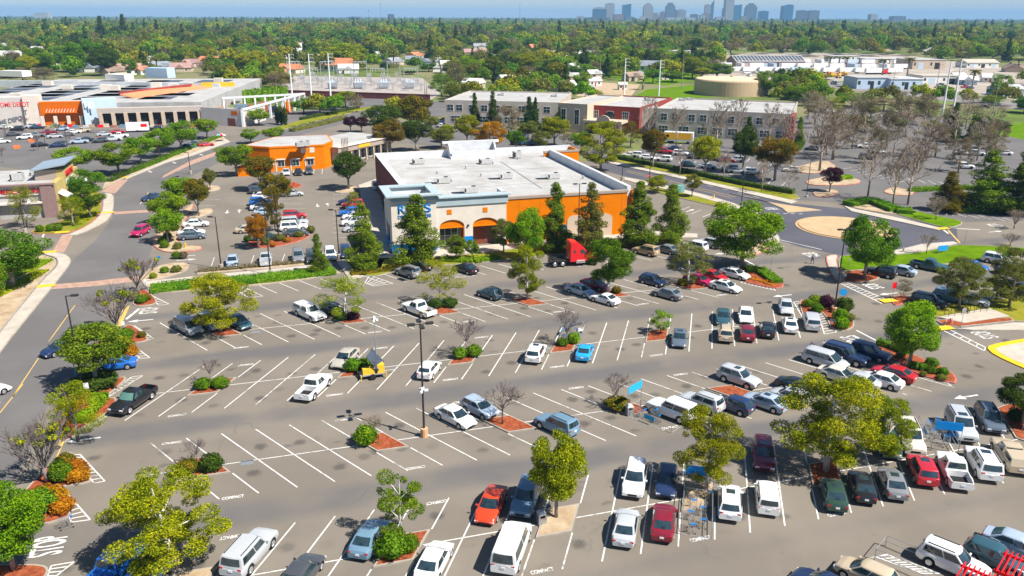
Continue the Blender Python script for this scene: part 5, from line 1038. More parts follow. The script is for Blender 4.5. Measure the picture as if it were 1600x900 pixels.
near = [
 (208, 621, 'pickup', 'black', 'B', 'near-black pickup facing the camera beside the red mulch at the left', dict(shade=True)),
 (637, 424, 'suv', 'grey', 'A', 'grey SUV with a black roof box beside the widest pine', dict(rack=True)), (656, 413, 'sedan', 'black', 'A', 'black car half hidden behind the grey SUV at the store front'), (727, 418, 'sedan', 'black', 'A', 'black sedan by the striped triangle in front of the store'),
 (1009, 391, 'suv', 'gold', 'A', 'gold crossover right of the tall pine at the store corner', dict(rack=True)), (1041, 388, 'sedan', 'grey', 'A', 'grey sedan right of the gold crossover'), (1085, 384, 'suv', 'white', 'A', 'white SUV half hidden by the sparse grey-green tree'), (1108, 379, 'suv', 'silver', 'A', 'silver SUV under the billowing bright green tree'),
 (294, 509, 'minivan', 'silver', 'a', 'silver minivan at the left end of the second row'), (328, 503, 'suv', 'sky', 'a', 'pale blue SUV right of the silver minivan under the tree'), (372, 501, 'sedan', 'teal', 'a', 'dark teal sedan under the right side of the tree in the second row'),
 (483, 486, 'canopy', 'white', 'a', 'white pickup with a camper shell beside the rounded tree'), (521, 482, 'sedan', 'charcoal', 'a', 'charcoal sedan half hidden under the rounded tree'),
 (654, 480, 'pickup', 'white', 'A', 'white pickup with a sheet of plywood in its bed'), (765, 457, 'hatch', 'teal', 'A', 'dark teal hatchback with pale blue roof load in the second row', dict(rack=True)),
 (907, 452, 'sedan', 'sky', 'a', 'pale blue sedan nose to nose with the white coupe'), (930, 443, 'sedan', 'darkred', 'a', 'dark red car mostly hidden behind the full green tree'), (945, 465, 'coupe', 'white', 'A', 'white coupe nose to nose with the pale blue sedan'),
 (1020, 437, 'hatch', 'navy', 'a', 'navy hatchback left of the sparse grey-green tree'), (1043, 457, 'sedan', 'grey', 'A', 'grey sedan behind the person in black'), (1092, 436, 'sedan', 'magenta', 'a', 'crimson sedan half hidden by the sparse grey-green tree'), (1113, 429, 'sedan', 'red', 'a', 'red sedan right of the crimson one'), (1148, 426, 'sedan', 'white', 'a', 'white sedan beside the hedged island'), (1134, 446, 'sedan', 'white', 'a', 'white sedan nearest the camera beside the hedged island', dict(sunroof=True)),
 (540, 557, 'sedan', 'palegold', 'B', 'pale champagne sedan left of the solar trailer'), (490, 601, 'pickup', 'white', 'b', 'white pickup with an empty bed backed toward the camera'), (671, 575, 'hatch', 'white', 'b', 'white hatchback right behind the tall middle lamp'),
 (838, 550, 'suv', 'white', 'b', 'white SUV left of the twin shrubs and blue carts', dict(sunroof=True)), (914, 547, 'coupe', 'brightblue', 'b', 'bright sky-blue coupe right of the twin shrubs'), (1062, 526, 'sedan', 'slate', 'B', 'slate sedan facing the camera right of the tiny lime tree', dict(sunroof=True)),
 (1130, 493, 'sedan', 'teal', 'B', 'dark teal sedan nose to nose with the tan wagon'), (1165, 490, 'sedan', 'white', 'B', 'white sedan nose to nose with the maroon sedan'), (1228, 477, 'sedan', 'silver', 'B', 'silver sedan nose to nose with the white sedan by the lamp island'),
 (1134, 519, 'suv', 'tan', 'b', 'tan wagon with roof rails leftmost of five cars backed to the camera', dict(rack=True)), (1168, 517, 'sedan', 'darkred', 'b', 'maroon sedan second of five cars backed to the camera'), (1199, 512, 'sedan', 'black', 'b', 'black sedan third of five cars backed to the camera'), (1234, 505, 'sedan', 'white', 'b', 'white sedan fourth of five cars backed to the camera', dict(sunroof=True)), (1268, 501, 'minivan', 'silver', 'b', 'silver minivan fifth of five cars, next to the striped wedge'),
 (711, 648, 'sedan', 'white', 'a', 'white sedan parked right of the orange-based lamp'), (749, 635, 'hatch', 'sky', 'a', 'pale blue hatchback beside the white sedan by the lamp'), (870, 662, 'suv', 'steel', 'A', 'steel-blue SUV just above the golden-green tree', dict(rack=True)),
 (1155, 589, 'suv', 'silver', 'a', 'small silver SUV with a rear spare wheel', dict(sunroof=True)), (1290, 561, 'minivan', 'silver', 'a', 'silver minivan leftmost of three beside the ball-shaped tree'), (1322, 553, 'bigsuv', 'navy', 'a', 'big dark SUV between the minivan and the navy crossover', dict(rack=True)), (1360, 550, 'suv', 'navy', 'a', 'navy crossover nearest the ball-shaped tree'),
 (1050, 637, 'bigsuv', 'white', 'A', 'white SUV beside the cart corral with the cyan sign'), (1096, 627, 'suv', 'silver', 'A', 'silver SUV right of the white one by the cyan sign', dict(rack=True)), (1146, 630, 'hatch', 'navy', 'A', 'navy hatchback in front of the bare mulch island'), (1195, 625, 'sedan', 'sky', 'A', 'pale blue sedan right of the navy hatchback', dict(sunroof=True)), (1234, 617, 'hatch', 'silver', 'A', 'silver hatchback with dark roof behind the largest plane tree', dict(sunroof=True)),
 (1246, 601, 'coupe', 'black', 'a', 'black coupe behind the largest plane tree'), (1312, 584, 'sedan', 'cream', 'a', 'pale car almost hidden behind the largest plane tree'), (1340, 592, 'sedan', 'silver', 'A', 'silver car half hidden behind the white sedan by the ball-shaped tree'), (1376, 591, 'sedan', 'white', 'A', 'white sedan in front of the red one by the ball-shaped tree'), (1396, 581, 'sedan', 'red', 'A', 'red sedan under the ball-shaped tree'),
 (768, 785, 'sedan', 'orangered', 'B', 'bright orange-red sedan facing the camera'), (822, 777, 'suv', 'steel', 'B', 'steel-blue SUV half under the golden-green tree'), (992, 748, 'suv', 'white', 'B', 'white SUV facing the camera left of the dark navy hatchback'), (1042, 750, 'hatch', 'navy', 'B', 'dark navy hatchback facing the camera by the cart corral'), (1193, 710, 'suv', 'darkred', 'B', 'dark red crossover in the big tree shade', dict(sunroof=True)),
 (1422, 682, 'bigsuv', 'cream', 'B', 'cream SUV half hidden by the smaller plane tree', dict(rack=True)), (1502, 663, 'bigsuv', 'silver', 'B', 'silver SUV facing the camera right of the blue-topped corral', dict(rack=True, sunroof=True)), (1546, 654, 'suv', 'slate', 'B', 'dark slate SUV facing the camera beside the right-edge island', dict(rack=True, sunroof=True)),
 (1388, 690, 'sedan', 'green', 'B', 'dark car hidden in the smaller plane tree shade'),
 (390, 858, 'bigsuv', 'silver', 'b', 'silver SUV with roof bars in the nearest row', dict(rack=True)), (578, 836, 'sedan', 'steel', 'b', 'blue-grey sedan left of the leafy island'), (470, 894, 'sedan', 'charcoal', 'b', 'dark grey sedan cut by the bottom edge'), (678, 873, 'sedan', 'white', 'b', 'white sedan with green-tinted rear window beside the leafy island'), (800, 850, 'van', 'white', 'b', 'white passenger van with tinted rear doors'),
 (978, 819, 'sedan', 'silver', 'b', 'silver sedan backed toward the camera left of the maroon one'), (1037, 811, 'sedan', 'darkred', 'b', 'maroon sedan left of the cart corral with loose carts'), (1140, 782, 'suv', 'white', 'b', 'white crossover with a roof panel right of the cart corral', dict(sunroof=True)), (1199, 775, 'box', 'white', 'b', 'boxy white wagon between two empty bays'), (1303, 768, 'sedan', 'green', 'b', 'dark green sedan under the largest plane tree', dict(sunroof=True)), (1347, 756, 'sedan', 'black', 'b', 'black sedan right of the dark green one', dict(sunroof=True)), (1395, 751, 'sedan', 'grey', 'b', 'grey sedan left of the red crossover', dict(sunroof=True)),
 (1441, 732, 'suv', 'red', 'b', 'cherry red crossover in the right part of the nearest row', dict(sunroof=True)), (1491, 731, 'pickup', 'white', 'b', 'white pickup with an open bed right of the red crossover'), (1536, 720, 'bigsuv', 'white', 'b', 'white SUV with sunroof right of the white pickup', dict(rack=True, sunroof=True)), (1579, 708, 'canopy', 'tan', 'b', 'grey-tan camper pickup at the right edge'),
 (176, 884, 'pickup', 'blue', 'b', 'blue pickup under the broad plane tree'), (226, 898, 'sedan', 'blue', 'b', 'blue car hidden under the broad plane tree'), (1354, 894, 'hatch', 'tan', 'A', 'tan car cut by the bottom edge'), (1490, 876, 'suv', 'white', 'a', 'white SUV beside the red metal trellis', dict(rack=True)), (1556, 868, 'hatch', 'teal', 'a', 'dark green hatchback behind the red metal trellis'), (1592, 850, 'sedan', 'sky', 'a', 'pale blue sedan by the blue disabled bay'), (1290, 914, 'sedan', 'navy', 'A', 'dark blue car just entering the bottom edge'),
 (180, 566, 'coupe', 'blue', 'U', 'bright blue car pulling in from the left road'), (96, 541, 'sedan', 'navy', LA + R(222), 'dark blue car driving on the left road'), (219, 361, 'suv', 'magenta', LA + R(250), 'crimson pickup-like car driving past the side lot'), (238, 307, 'sedan', 'navy', LA + R(215), 'dark car waiting in the left turn lane'), (-24, 612, 'sedan', 'white', LA + R(45), 'white car at the left edge on the road'),
 (1377, 424, 'suv', 'black', 'A', 'black SUV beside the mulch corner and its green tree', dict(rack=True)), (1407, 421, 'sedan', 'sky', 'A', 'pale blue sedan right of the black SUV'), (1453, 413, 'pickup', 'teal', 'a', 'dark pickup under the olive plane tree'), (1453, 470, 'suv', 'black', 'a', 'black SUV on the lane behind the ball-shaped tree'), (1486, 463, 'suv', 'steel', 'a', 'blue SUV right of the black one under the olive plane tree'), (1518, 467, 'sedan', 'silver', 'a', 'silver car under the olive plane tree'), (1522, 415, 'hatch', 'blue', 'a', 'bright blue car behind the olive plane tree'), (1560, 405, 'suv', 'white', 'a', 'white car at the right behind the olive plane trees'), (1594, 452, 'suv', 'black', 'a', 'black SUV at the right edge under the trees')]
for r_ in near:
 pcar(*r_[:6], **(r_[6] if len(r_) > 6 else {}))
side = [
 (306, 348, 'sedan', 'white', 'u', 'white sedan topmost of three at the side lot left edge'), (299, 361, 'sedan', 'white', 'u', 'white sedan behind the grey one at the side lot left edge'), (300, 367, 'sedan', 'slate', 'u', 'grey sedan lowest of three at the side lot left edge'),
 (363, 406, 'sedan', 'sky', 'N', 'pale blue sedan facing the hedge by the left side lot lamp'), (415, 403, 'pickup', 'silver', 'n', 'silver pickup parked at the hedge'), (466, 400, 'suv', 'grey', 'N', 'purplish grey SUV facing the hedge'), (487, 402, 'suv', 'charcoal', 'N', 'dark SUV half hidden by the small pine'), (516, 397, 'suv', 'white', 'N', 'white SUV right of the small pine'), (540, 394, 'suv', 'navy', 'N', 'dark blue SUV by the right side lot lamp'),
 (404, 290, 'sedan', 'white', 'u', 'white car topmost in the side lot middle row'), (406, 297, 'suv', 'charcoal', 'u', 'dark car second in the side lot middle row'), (411, 305, 'sedan', 'white', 'u', 'white car third in the side lot middle row'), (407, 315, 'suv', 'blue', 'u', 'blue SUV in the side lot middle row'), (409, 322, 'sedan', 'white', 'u', 'white sedan below the blue SUV in the side lot middle row'), (415, 330, 'sedan', 'sky', 'u', 'pale blue car lowest at the left of the side lot middle row'),
 (457, 301, 'sedan', 'silver', 'u', 'silver sedan alone right of the rust-tinged tree'), (460, 336, 'suv', 'red', 'u', 'bright red SUV in the side lot'), (460, 346, 'bigsuv', 'silver', 'u', 'silver SUV below the bright red one'), (459, 353, 'bigsuv', 'white', 'u', 'white SUV between the silver SUV and a dark sedan', dict(rack=True)), (462, 363, 'sedan', 'charcoal', 'u', 'dark sedan at the end of the side lot island'), (416, 369, 'sedan', 'green', 'u', 'dark green sedan behind the golden orange tree'), (388, 357, 'sedan', 'tan', 'u', 'tan car hidden behind the golden orange tree'),
 (545, 314, 'suv', 'navy', 'U', 'dark car topmost along the store side'), (551, 319, 'suv', 'red', 'U', 'red SUV along the store side'), (547, 331, 'suv', 'blue', 'U', 'blue SUV along the store side'), (553, 336, 'sedan', 'white', 'U', 'white car below the blue SUV along the store side'), (552, 346, 'suv', 'white', 'U', 'white SUV along the store side half hidden by the pine'), (556, 355, 'sedan', 'silver', 'U', 'silver car lowest along the store side'),
 (447, 268, 'sedan', 'silver', 'N', 'silver car left of three before the orange building'), (466, 268, 'sedan', 'black', 'N', 'black car middle of three before the orange building'), (483, 267, 'suv', 'charcoal', 'N', 'charcoal car right of three before the orange building'), (588, 291, 'suv', 'silver', 'N', 'silver car behind the store entrance tower')]
for r_ in side: pcar(*r_[:6], **(dict(r_[6]) if len(r_) > 6 else {}))
lotcars = [(8, 195, 'white'), (26, 198, 'black'), (58, 195, 'navy'), (75, 203, 'darkred'), (3, 217, 'white'), (38, 211, 'white'), (86, 209, 'silver'), (56, 207, 'grey'), (62, 222, 'black'), (92, 222, 'charcoal'), (90, 223, 'navy'), (123, 217, 'sky'), (137, 214, 'black'), (156, 216, 'charcoal'), (163, 206, 'silver'), (186, 208, 'white'), (184, 202, 'red'), (96, 198, 'sky'), (115, 202, 'white'), (128, 200, 'tan'), (105, 206, 'grey'), (244, 197, 'black'), (293, 225, 'blue'), (304, 221, 'charcoal'), (322, 222, 'red'), (48, 194, 'silver'), (20, 206, 'charcoal'), (176, 213, 'silver')]
for i, (x, y, c_) in enumerate(lotcars): pcar(x, y + 3, ['sedan', 'suv', 'sedan', 'pickup'][i % 4], c_, LA + R(14) + (math.pi if i % 2 else 0), c_.replace('sky', 'pale blue').replace('darkred', 'dark red') + ' vehicle parked in the home-improvement store lot', 'cars in the home-improvement lot', far=True)
offcars = [(984, 240, 'white'), (1000, 241, 'white'), (1012, 244, 'white'), (1037, 247, 'white'), (1076, 255, 'teal'), (1106, 258, 'sky'), (1140, 262, 'sky'), (1152, 265, 'silver'), (1177, 267, 'white'), (1236, 263, 'white'), (1026, 233, 'silver'), (1040, 235, 'red'), (1052, 230, 'navy'), (1064, 238, 'white'), (1085, 243, 'charcoal'), (1115, 243, 'white'), (1125, 246, 'grey'), (1137, 248, 'darkred'), (1150, 248, 'silver'), (1023, 225, 'white'), (1298, 220, 'white'), (1352, 227, 'white'), (1372, 235, 'white'), (1355, 244, 'charcoal'), (1268, 230, 'charcoal'), (1506, 237, 'white'), (1508, 258, 'white'), (1568, 237, 'white'), (1526, 238, 'silver'), (808, 222, 'navy'), (826, 222, 'teal'), (838, 222, 'silver'), (738, 206, 'white'), (812, 212, 'white'), (690, 195, 'white'), (688, 190, 'navy'), (1580, 420, 'black')]
for i, (x, y, c_) in enumerate(offcars): pcar(x, y + 1, ['sedan', 'suv', 'sedan', 'suv', 'hatch'][i % 5], c_, LA - R(35) + (math.pi if i % 3 == 0 else 0), c_.replace('sky', 'pale blue').replace('darkred', 'dark red') + ' car parked in the office lots behind the store', 'cars in the office lots', far=True)

# red semi tractor
p = G(900, 399, 1.5); o = thing('semi_truck', 'bright red semi tractor with sleeper cab and no trailer', 'truck', (p.x, p.y, 0), LA + R(-4)); RD = PAINT['semired']
prof = [(-1.35, .75), (1.3, .75), (1.75, .95), (3.05, 1.0), (3.3, 1.15), (3.32, 1.75), (3.1, 2.0), (1.75, 2.12), (1.0, 3.05), (0.2, 3.75), (-0.6, 4.02), (-1.35, 4.05)]
b_ = MB().yprism(prof, -1.2, 1.2); bm = bmesh.new(); me = b_.mesh('cab'); bm.from_mesh(me); bmesh.ops.recalc_face_normals(bm, faces=bm.faces); bmesh.ops.bevel(bm, geom=[e for e in bm.edges], offset=.10, segments=2, affect='EDGES', clamp_overlap=True); bm.to_mesh(me); bm.free(); me.shade_smooth(); me.set_sharp_from_angle(angle=R(35)); ob('cab', me, RD, o)
MB().box(-4.6, 2.9, -.45, .45, .62, .95).obj('chassis', MT['darkmetal'], o); MB().box(-3.9, -2.2, -.55, .55, .95, 1.12).obj('fifth_wheel', MT['black'], o)
MB().add([(1.83, -1.0, 2.14), (1.83, 1.0, 2.14), (1.08, 1.0, 3.02), (1.08, -1.0, 3.02)], [(0, 1, 2, 3)]).obj('windshield', MT['glass'], o)
for sg in (1, -1):
 MB().add([(0.35, sg * 1.212, 2.1), (1.45, sg * 1.212, 2.1), (0.95, sg * 1.212, 2.75), (0.35, sg * 1.212, 2.75)], [(0, 1, 2, 3)]).obj('side_window', MT['glass'], o)
 MB().box(-.75, -.45, sg * 1.21 - .005, sg * 1.21 + .005, 2.2, 2.75).obj('sleeper_window', MT['glass'], o)
 MB().box(-.3, 1.2, sg * 1.16 - .09, sg * 1.16 + .09, .55, .85).obj('fuel_tank', MT['rim'], o); MB().box(-.2, 1.1, sg * 1.2 - .04, sg * 1.2 + .06, .95, 1.05).obj('step', MT['whitemetal'], o)
 MB().cbox((1.55, sg * 1.42, 2.4), (.16, .3, .6)).obj('mirror', MT['black'], o)
 for a in (2.45, -2.55, -3.85):
  dual = a < 0; w_ = MB().lathe([(.05, 0), (.34, .01), (.5, .05), (.52, .1), (.52, .45 if dual else .22), (.5, .5 if dual else .27), (.05, .5 if dual else .27)], n=18); w_.v = [(x, (z - (.5 if dual else .27)) * sg, y) for x, y, z in w_.v]
  wo = ob('wheel', w_.mesh('wheel', True), MT['black'], o, (a, sg * 1.22, .52)); k = MB().lathe([(.30, 0), (.26, .03), (.1, .05)], n=12); k.v = [(x, (z + .005) * sg, y) for x, y, z in k.v]; k.obj('rim', MT['rim'], wo)
 MB().yprism([(-4.5, 1.0), (-4.3, 1.12), (-1.9, 1.12), (-1.8, 1.0)], sg * .75, sg * 1.2).obj('mudguard', MT['darkmetal'], o)
MB().box(3.28, 3.36, -.7, .7, 1.1, 1.65).obj('grille', MT['metal'], o); MB().box(3.2, 3.45, -1.15, 1.15, .6, .85).obj('bumper', MT['rim'], o)

# loads and extras on single vehicles
p = G(640, 420, 1.95); tag(MB().cbox((0, 0, .15), (1.5, .8, .3), LA + R(120)).cbox((0, 0, .31), (1.3, .6, .06), LA + R(120)).obj('roof_box', MT['black'], None, (p.x, p.y, 1.84)), 'black cargo box on the roof of the grey SUV', 'cargo box')
p = G(660, 484, 1.0); tag(MB().cbox((0, 0, 0), (1.9, 1.2, .04), LA + R(120)).obj('plywood_sheet', M('plywood', (0.62, 0.42, 0.2), .8, var=.1, scale=2), None, (p.x, p.y, .66)), 'plywood sheet lying in the white pickup bed', 'plywood')


# ================================================================== BUILDINGS
BM = {
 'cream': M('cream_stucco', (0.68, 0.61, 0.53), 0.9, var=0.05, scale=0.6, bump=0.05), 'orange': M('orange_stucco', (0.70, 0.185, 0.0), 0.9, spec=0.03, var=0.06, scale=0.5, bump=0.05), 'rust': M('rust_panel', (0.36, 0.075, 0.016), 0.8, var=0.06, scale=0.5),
 'bluegrey': M('blue_grey_cornice', (0.36, 0.44, 0.47), 0.8, var=0.05, scale=0.7), 'brownred': M('brown_red_stucco', (0.22, 0.07, 0.055), 0.9, var=0.1, scale=0.5), 'taupe': M('taupe_trim', (0.36, 0.29, 0.24), 0.9, var=0.05, scale=0.6),
 'parapet': M('parapet_white', (0.66, 0.68, 0.70), 0.85, c2=(0.54, 0.55, 0.56), scale=0.5), 'signblue': M('sign_blue', (0.0, 0.22, 0.62), 0.4), 'officegrey': M('office_stucco', (0.47, 0.415, 0.365), 0.9, var=0.06, scale=0.3), 'officered': M('office_brick_red', (0.30, 0.055, 0.045), 0.9, var=0.08, scale=0.6),
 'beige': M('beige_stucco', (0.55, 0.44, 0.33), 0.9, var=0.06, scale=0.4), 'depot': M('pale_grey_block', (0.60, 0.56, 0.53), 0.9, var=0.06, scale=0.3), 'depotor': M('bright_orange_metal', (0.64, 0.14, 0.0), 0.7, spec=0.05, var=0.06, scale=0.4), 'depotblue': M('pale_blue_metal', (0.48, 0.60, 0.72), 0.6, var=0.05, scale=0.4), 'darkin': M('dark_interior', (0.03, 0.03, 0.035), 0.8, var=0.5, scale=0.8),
 'mauve': M('mauve_split_block', (0.26, 0.17, 0.16), 0.9, var=0.12, scale=1.5), 'ochre': M('ochre_stucco', (0.47, 0.37, 0.14), 0.9, var=0.06, scale=0.5), 'redsign': M('red_sign', (0.75, 0.012, 0.02), 0.4), 'yelsign': M('yellow_sign', (0.82, 0.44, 0.02), 0.5), 'metalroof': M('standing_seam_blue_grey', (0.36, 0.44, 0.52), 0.4, metal=0.3, var=0.05, scale=1), 'teal': M('teal_glass', (0.07, 0.20, 0.22), 0.08, spec=0.8),
 'hvac': M('hvac_grey', (0.45, 0.45, 0.44), 0.6, var=0.12, scale=2), 'tank': M('tank_tan', (0.50, 0.365, 0.235), 0.8, var=0.05, scale=0.1), 'tanktop': M('tank_top', (0.66, 0.50, 0.34), 0.85, var=0.06, scale=0.1), 'awning': M('white_awning', (0.75, 0.73, 0.68), 0.7), 'roofgrey': M('grey_roof_sheet', (0.42, 0.43, 0.45), 0.8, c2=(0.60, 0.61, 0.63), scale=0.12),
}
def arc_poly(x0, x1, z0, zs, zt, n=10):
 "arched opening: straight to zs, then a segment up to zt"
 xm, hw = (x0 + x1) / 2, (x1 - x0) / 2
 return [(x0, z0), (x1, z0)] + [(xm + hw * math.cos(math.pi * k / n), zs + (zt - zs) * math.sin(math.pi * k / n)) for k in range(n + 1)]
def letters(txt, w_, h_, mat, parent, loc, rot, d=0.08, name='sign_letters'):
 me = word_mesh(txt, w_, h_, 0.012, 0.0)
 bm = bmesh.new(); bm.from_mesh(me); bmesh.ops.remove_doubles(bm, verts=bm.verts, dist=1e-4)
 ex = bmesh.ops.extrude_face_region(bm, geom=bm.faces[:]); bmesh.ops.translate(bm, vec=(0, 0, d), verts=[v for v in ex['geom'] if isinstance(v, bmesh.types.BMVert)]); bm.to_mesh(me); bm.free()
 o = ob(name, me, mat, parent, loc); o.rotation_euler = rot; return o
FRONT = (R(90), 0, 0)      # lettering upright on a wall that faces -y
def bwindow(parent, x, y, z, w_, h_, face=0.0, frame='whitemetal', pane='winglass', name='window', arch=False, mull=1):
 "a window on a wall facing -y (face 0) at the wall plane y: frame with pane and mullions as sub-parts"
 o = bpy.data.objects.new(name, None)
 fr = MB(); t = 0.09
 fr.box(-w_ / 2 - t, w_ / 2 + t, -.06, .02, -t, 0).box(-w_ / 2 - t, w_ / 2 + t, -.06, .02, h_, h_ + t).box(-w_ / 2 - t, -w_ / 2, -.06, .02, 0, h_).box(w_ / 2, w_ / 2 + t, -.06, .02, 0, h_)
 for k in range(mull): xx = -w_ / 2 + w_ * (k + 1) / (mull + 1); fr.box(xx - .03, xx + .03, -.05, .01, 0, h_)
 if h_ > 1.8: fr.box(-w_ / 2, w_ / 2, -.05, .01, h_ * .55, h_ * .55 + .06)
 f = fr.obj(name, MT[frame] if frame in MT else BM[frame], parent, (x, y, z)); f.rotation_euler = (0, 0, face)
 bpy.data.objects.remove(o)
 MB().box(-w_ / 2, w_ / 2, -.028, .01, 0, h_).obj('pane', MT[pane] if pane in MT else BM[pane], f)
 return f

# ---------------------------------------------------------------- the store
st = thing('store_building', 'big white-roofed store with cream entrance tower and orange wall', 'building', L(17.4, 130.4), LA)
W0 = 43.0; D0 = 50.5
MB().box(4.2, 44.6, 1.0, D0, 0, 7.25).obj('roof', MT['roofwhite'], st)
# walls
MB().box(20.0, W0, 0, .45, 0, 7.9).obj('front_wall', BM['orange'], st); MB().box(19.9, W0 + .15, -.14, .5, 7.9, 8.35).obj('cornice', BM['taupe'], st)
MB().box(W0 + .9, W0 + 1.25, -.002, D0 - 6.3, 0, 8.2).obj('side_wall', BM['orange'], st)
MB().box(W0 + .15, W0 + .88, .52, D0 - 6.3, 7.0, 8.9).obj('parapet', BM['parapet'], st)
MB().box(W0 - 1, W0 + 7.6, D0 - 6.2, D0 - 5.8, 0, 8.1).obj('back_corner_wall', BM['orange'], st); MB().box(W0 - 1.05, W0 + 7.7, D0 - 6.3, D0 - 5.7, 8.1, 8.5).obj('cornice', BM['taupe'], st); MB().box(W0 + 7.2, W0 + 7.6, D0 - 6, D0, 0, 8.5).obj('back_corner_wall', BM['orange'], st); MB().box(W0 + 1.3, W0 + 7.2, D0 - 5.8, D0, 6.9, 7.2).obj('roof', MT['roofwhite'], st)
MB().box(4.0, W0 + 7.6, D0 - .4, D0, 0, 8.75).obj('parapet', BM['parapet'], st)
MB().box(3.8, 4.4, 12.5, D0 - .4, 0, 8.5).obj('side_wall', BM['brownred'], st); MB().box(4.4, 4.75, 6.8, D0 - .4, 7.2, 8.6).obj('parapet', BM['parapet'], st); MB().box(3.7, 4.9, 12.5, D0, 8.6, 8.72).obj('coping', BM['parapet'], st)
# rear roof tower, open to the front with raking sides
b_ = MB(); x0, x1, y0, y1 = 20.5, 31.5, D0 - 4.2, D0 - .2
b_.add([(x0, y0 + 3.6, 7.2), (x1, y0 + 3.6, 7.2), (x1, y0 + 3.6, 10.6), (x0, y0 + 3.6, 10.6)], [(0, 1, 2, 3)]).box(x0 - 1.2, x1 + 1.2, y0 + 3.61, y1 + .6, 10.2, 10.7)
for xx in (x0, x1 - .3): b_.add([(xx, y0, 7.2), (xx, y1, 7.2), (xx, y1, 10.6), (xx, y0 + 2.6, 10.2), (xx + .3, y0, 7.2), (xx + .3, y1, 7.2), (xx + .3, y1, 10.6), (xx + .3, y0 + 2.6, 10.2)], [(0, 3, 2, 1), (4, 5, 6, 7), (0, 4, 7, 3), (3, 7, 6, 2), (1, 2, 6, 5)])
b_.box(x0 + .31, x1 - .31, y0 + .4, y0 + .8, 7.2, 8.9); b_.obj('rear_tower', BM['parapet'], st)
# cream frontage with two arches cut through
n_ = 10; a1, a2 = (8.15, 12.5), (14.0, 18.55)
def arch_wall(xa, xb, z1, arches, y0, y1, zs, zt):
 "wall slab between xa and xb with arched openings"
 g = MB(); cur = xa
 for p0, p1 in arches:
  g.box(cur, p0, y0, y1, 0, z1)
  pts = arc_poly(p0, p1, 0, zs, zt)[2:]
  for (u0, v0), (u1, v1) in zip(pts, pts[1:]):
   lo = min(u0, u1); hi = max(u0, u1); vl, vh = (v0, v1) if u0 < u1 else (v1, v0)
   g.add([(lo, y0, vl), (hi, y0, vh), (hi, y0, z1), (lo, y0, z1), (lo, y1, vl), (hi, y1, vh), (hi, y1, z1), (lo, y1, z1)], [(0, 1, 2, 3), (5, 4, 7, 6), (4, 5, 1, 0), (3, 2, 6, 7)])
  cur = p1
 g.box(cur, xb, y0, y1, 0, z1); return g
arch_wall(7.6, 20.0, 7.6, [a1, a2], -.55, .1, 3.9, 5.1).obj('front_wall', BM['cream'], st)
MB().box(7.5, 20.25, -.75, .6, 7.6, 8.95).obj('cornice', BM['bluegrey'], st); MB().box(7.3, 20.7, -1.05, 1.0, 8.95, 9.15).obj('coping', BM['bluegrey'], st); MB().box(19.6, 20.3, .6, 4.2, 7.25, 9.15).obj('parapet', BM['parapet'], st)
for p0, p1 in (a1, a2):
 MB().yprism(arc_poly(p0 + .01, p1 - .01, 3.75, 3.95, 5.08)[0:], -.30, -.2).obj('arch_panel', BM['orange'], st); MB().box(p0, p1, -.50, -.1, 3.62, 3.80).obj('arch_beam', BM['orange'], st)
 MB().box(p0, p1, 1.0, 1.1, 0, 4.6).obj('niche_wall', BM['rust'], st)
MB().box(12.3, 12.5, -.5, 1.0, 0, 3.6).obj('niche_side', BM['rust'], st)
bwindow(st, 9.9, .98, 0.3, 3.3, 3.0, pane='winglass', mull=2)
for xx in (9.9, 16.2): MB().box(xx - .42, xx + .42, -.60, -.545, 6.05, 6.9).obj('tile_square', BM['orange'], st)
MB().box(12.5, 14.0, -.60, -.56, 0.9, 2.0).obj('blue_band', BM['signblue'], st); MB().box(13.0, 13.3, -.78, -.55, 3.8, 4.1).obj('wall_lamp', MT['darkmetal'], st)
for xa, xb in ((31.5, 34.6), (35.8, 40.2)): MB().yprism(arc_poly(xa, xb, 0, 3.4, 4.3), -.10, .002).obj('blind_arch', BM['beige'], st)
MB().box(30.2, 31.3, -.12, -.02, 1.6, 2.7).obj('blue_band', BM['signblue'], st)
# entrance tower
tw = MB().box(0, 7.6, -.9, -.3, 0, 9.0); tw.obj('tower_wall', BM['cream'], st)
lw = MB(); lw.box(0, .5, -.3, 1.6, 0, 9.0).box(0, .5, 5.3, 7.0, 0, 9.0).box(0, .5, 1.6, 5.3, 4.2, 9.0); lw.obj('tower_wall', BM['cream'], st); MB().box(7.1, 7.598, -.3, 7.0, 6.5, 9.0).obj('tower_wall', BM['cream'], st); MB().box(.5, 7.1, 6.5, 7.0, 5.0, 9.0).obj('tower_wall', BM['parapet'], st)
MB().box(.5, 7.1, -.3, 6.5, 7.7, 7.9).obj('tower_roof', MT['roofwhite'], st); MB().box(0.4, .45, 1.6, 5.3, 0, 4.2).obj('entrance_glass', MT['winglass'], st)
g = MB(); g.box(-.05, 7.65, -1.0, -.55, 8.9, 9.7).box(-.05, .4, -.55, 7.05, 8.9, 9.7).box(7.2, 7.65, -.55, 7.05, 8.9, 9.7).box(.4, 7.2, 6.65, 7.05, 8.9, 9.7); g.obj('tower_cornice', BM['bluegrey'], st)
g = MB(); g.box(-.85, 8.45, -1.8, -.3, 9.7, 9.95).box(-.85, .65, -.3, 7.85, 9.7, 9.95).box(6.95, 8.45, -.3, 7.85, 9.7, 9.95).box(.65, 6.95, 6.3, 7.85, 9.7, 9.95); g.obj('tower_coping', BM['bluegrey'], st)
for k, ch in enumerate('ROSS'): letters(ch, 1.22, 1.5, BM['signblue'], st, (1.75 + k * 1.45, -.905, 7.55), FRONT, name='sign_letter')
letters('DRESS FOR LESS', 5.6, .6, BM['signblue'], st, (3.9, -.905, 6.25), FRONT)
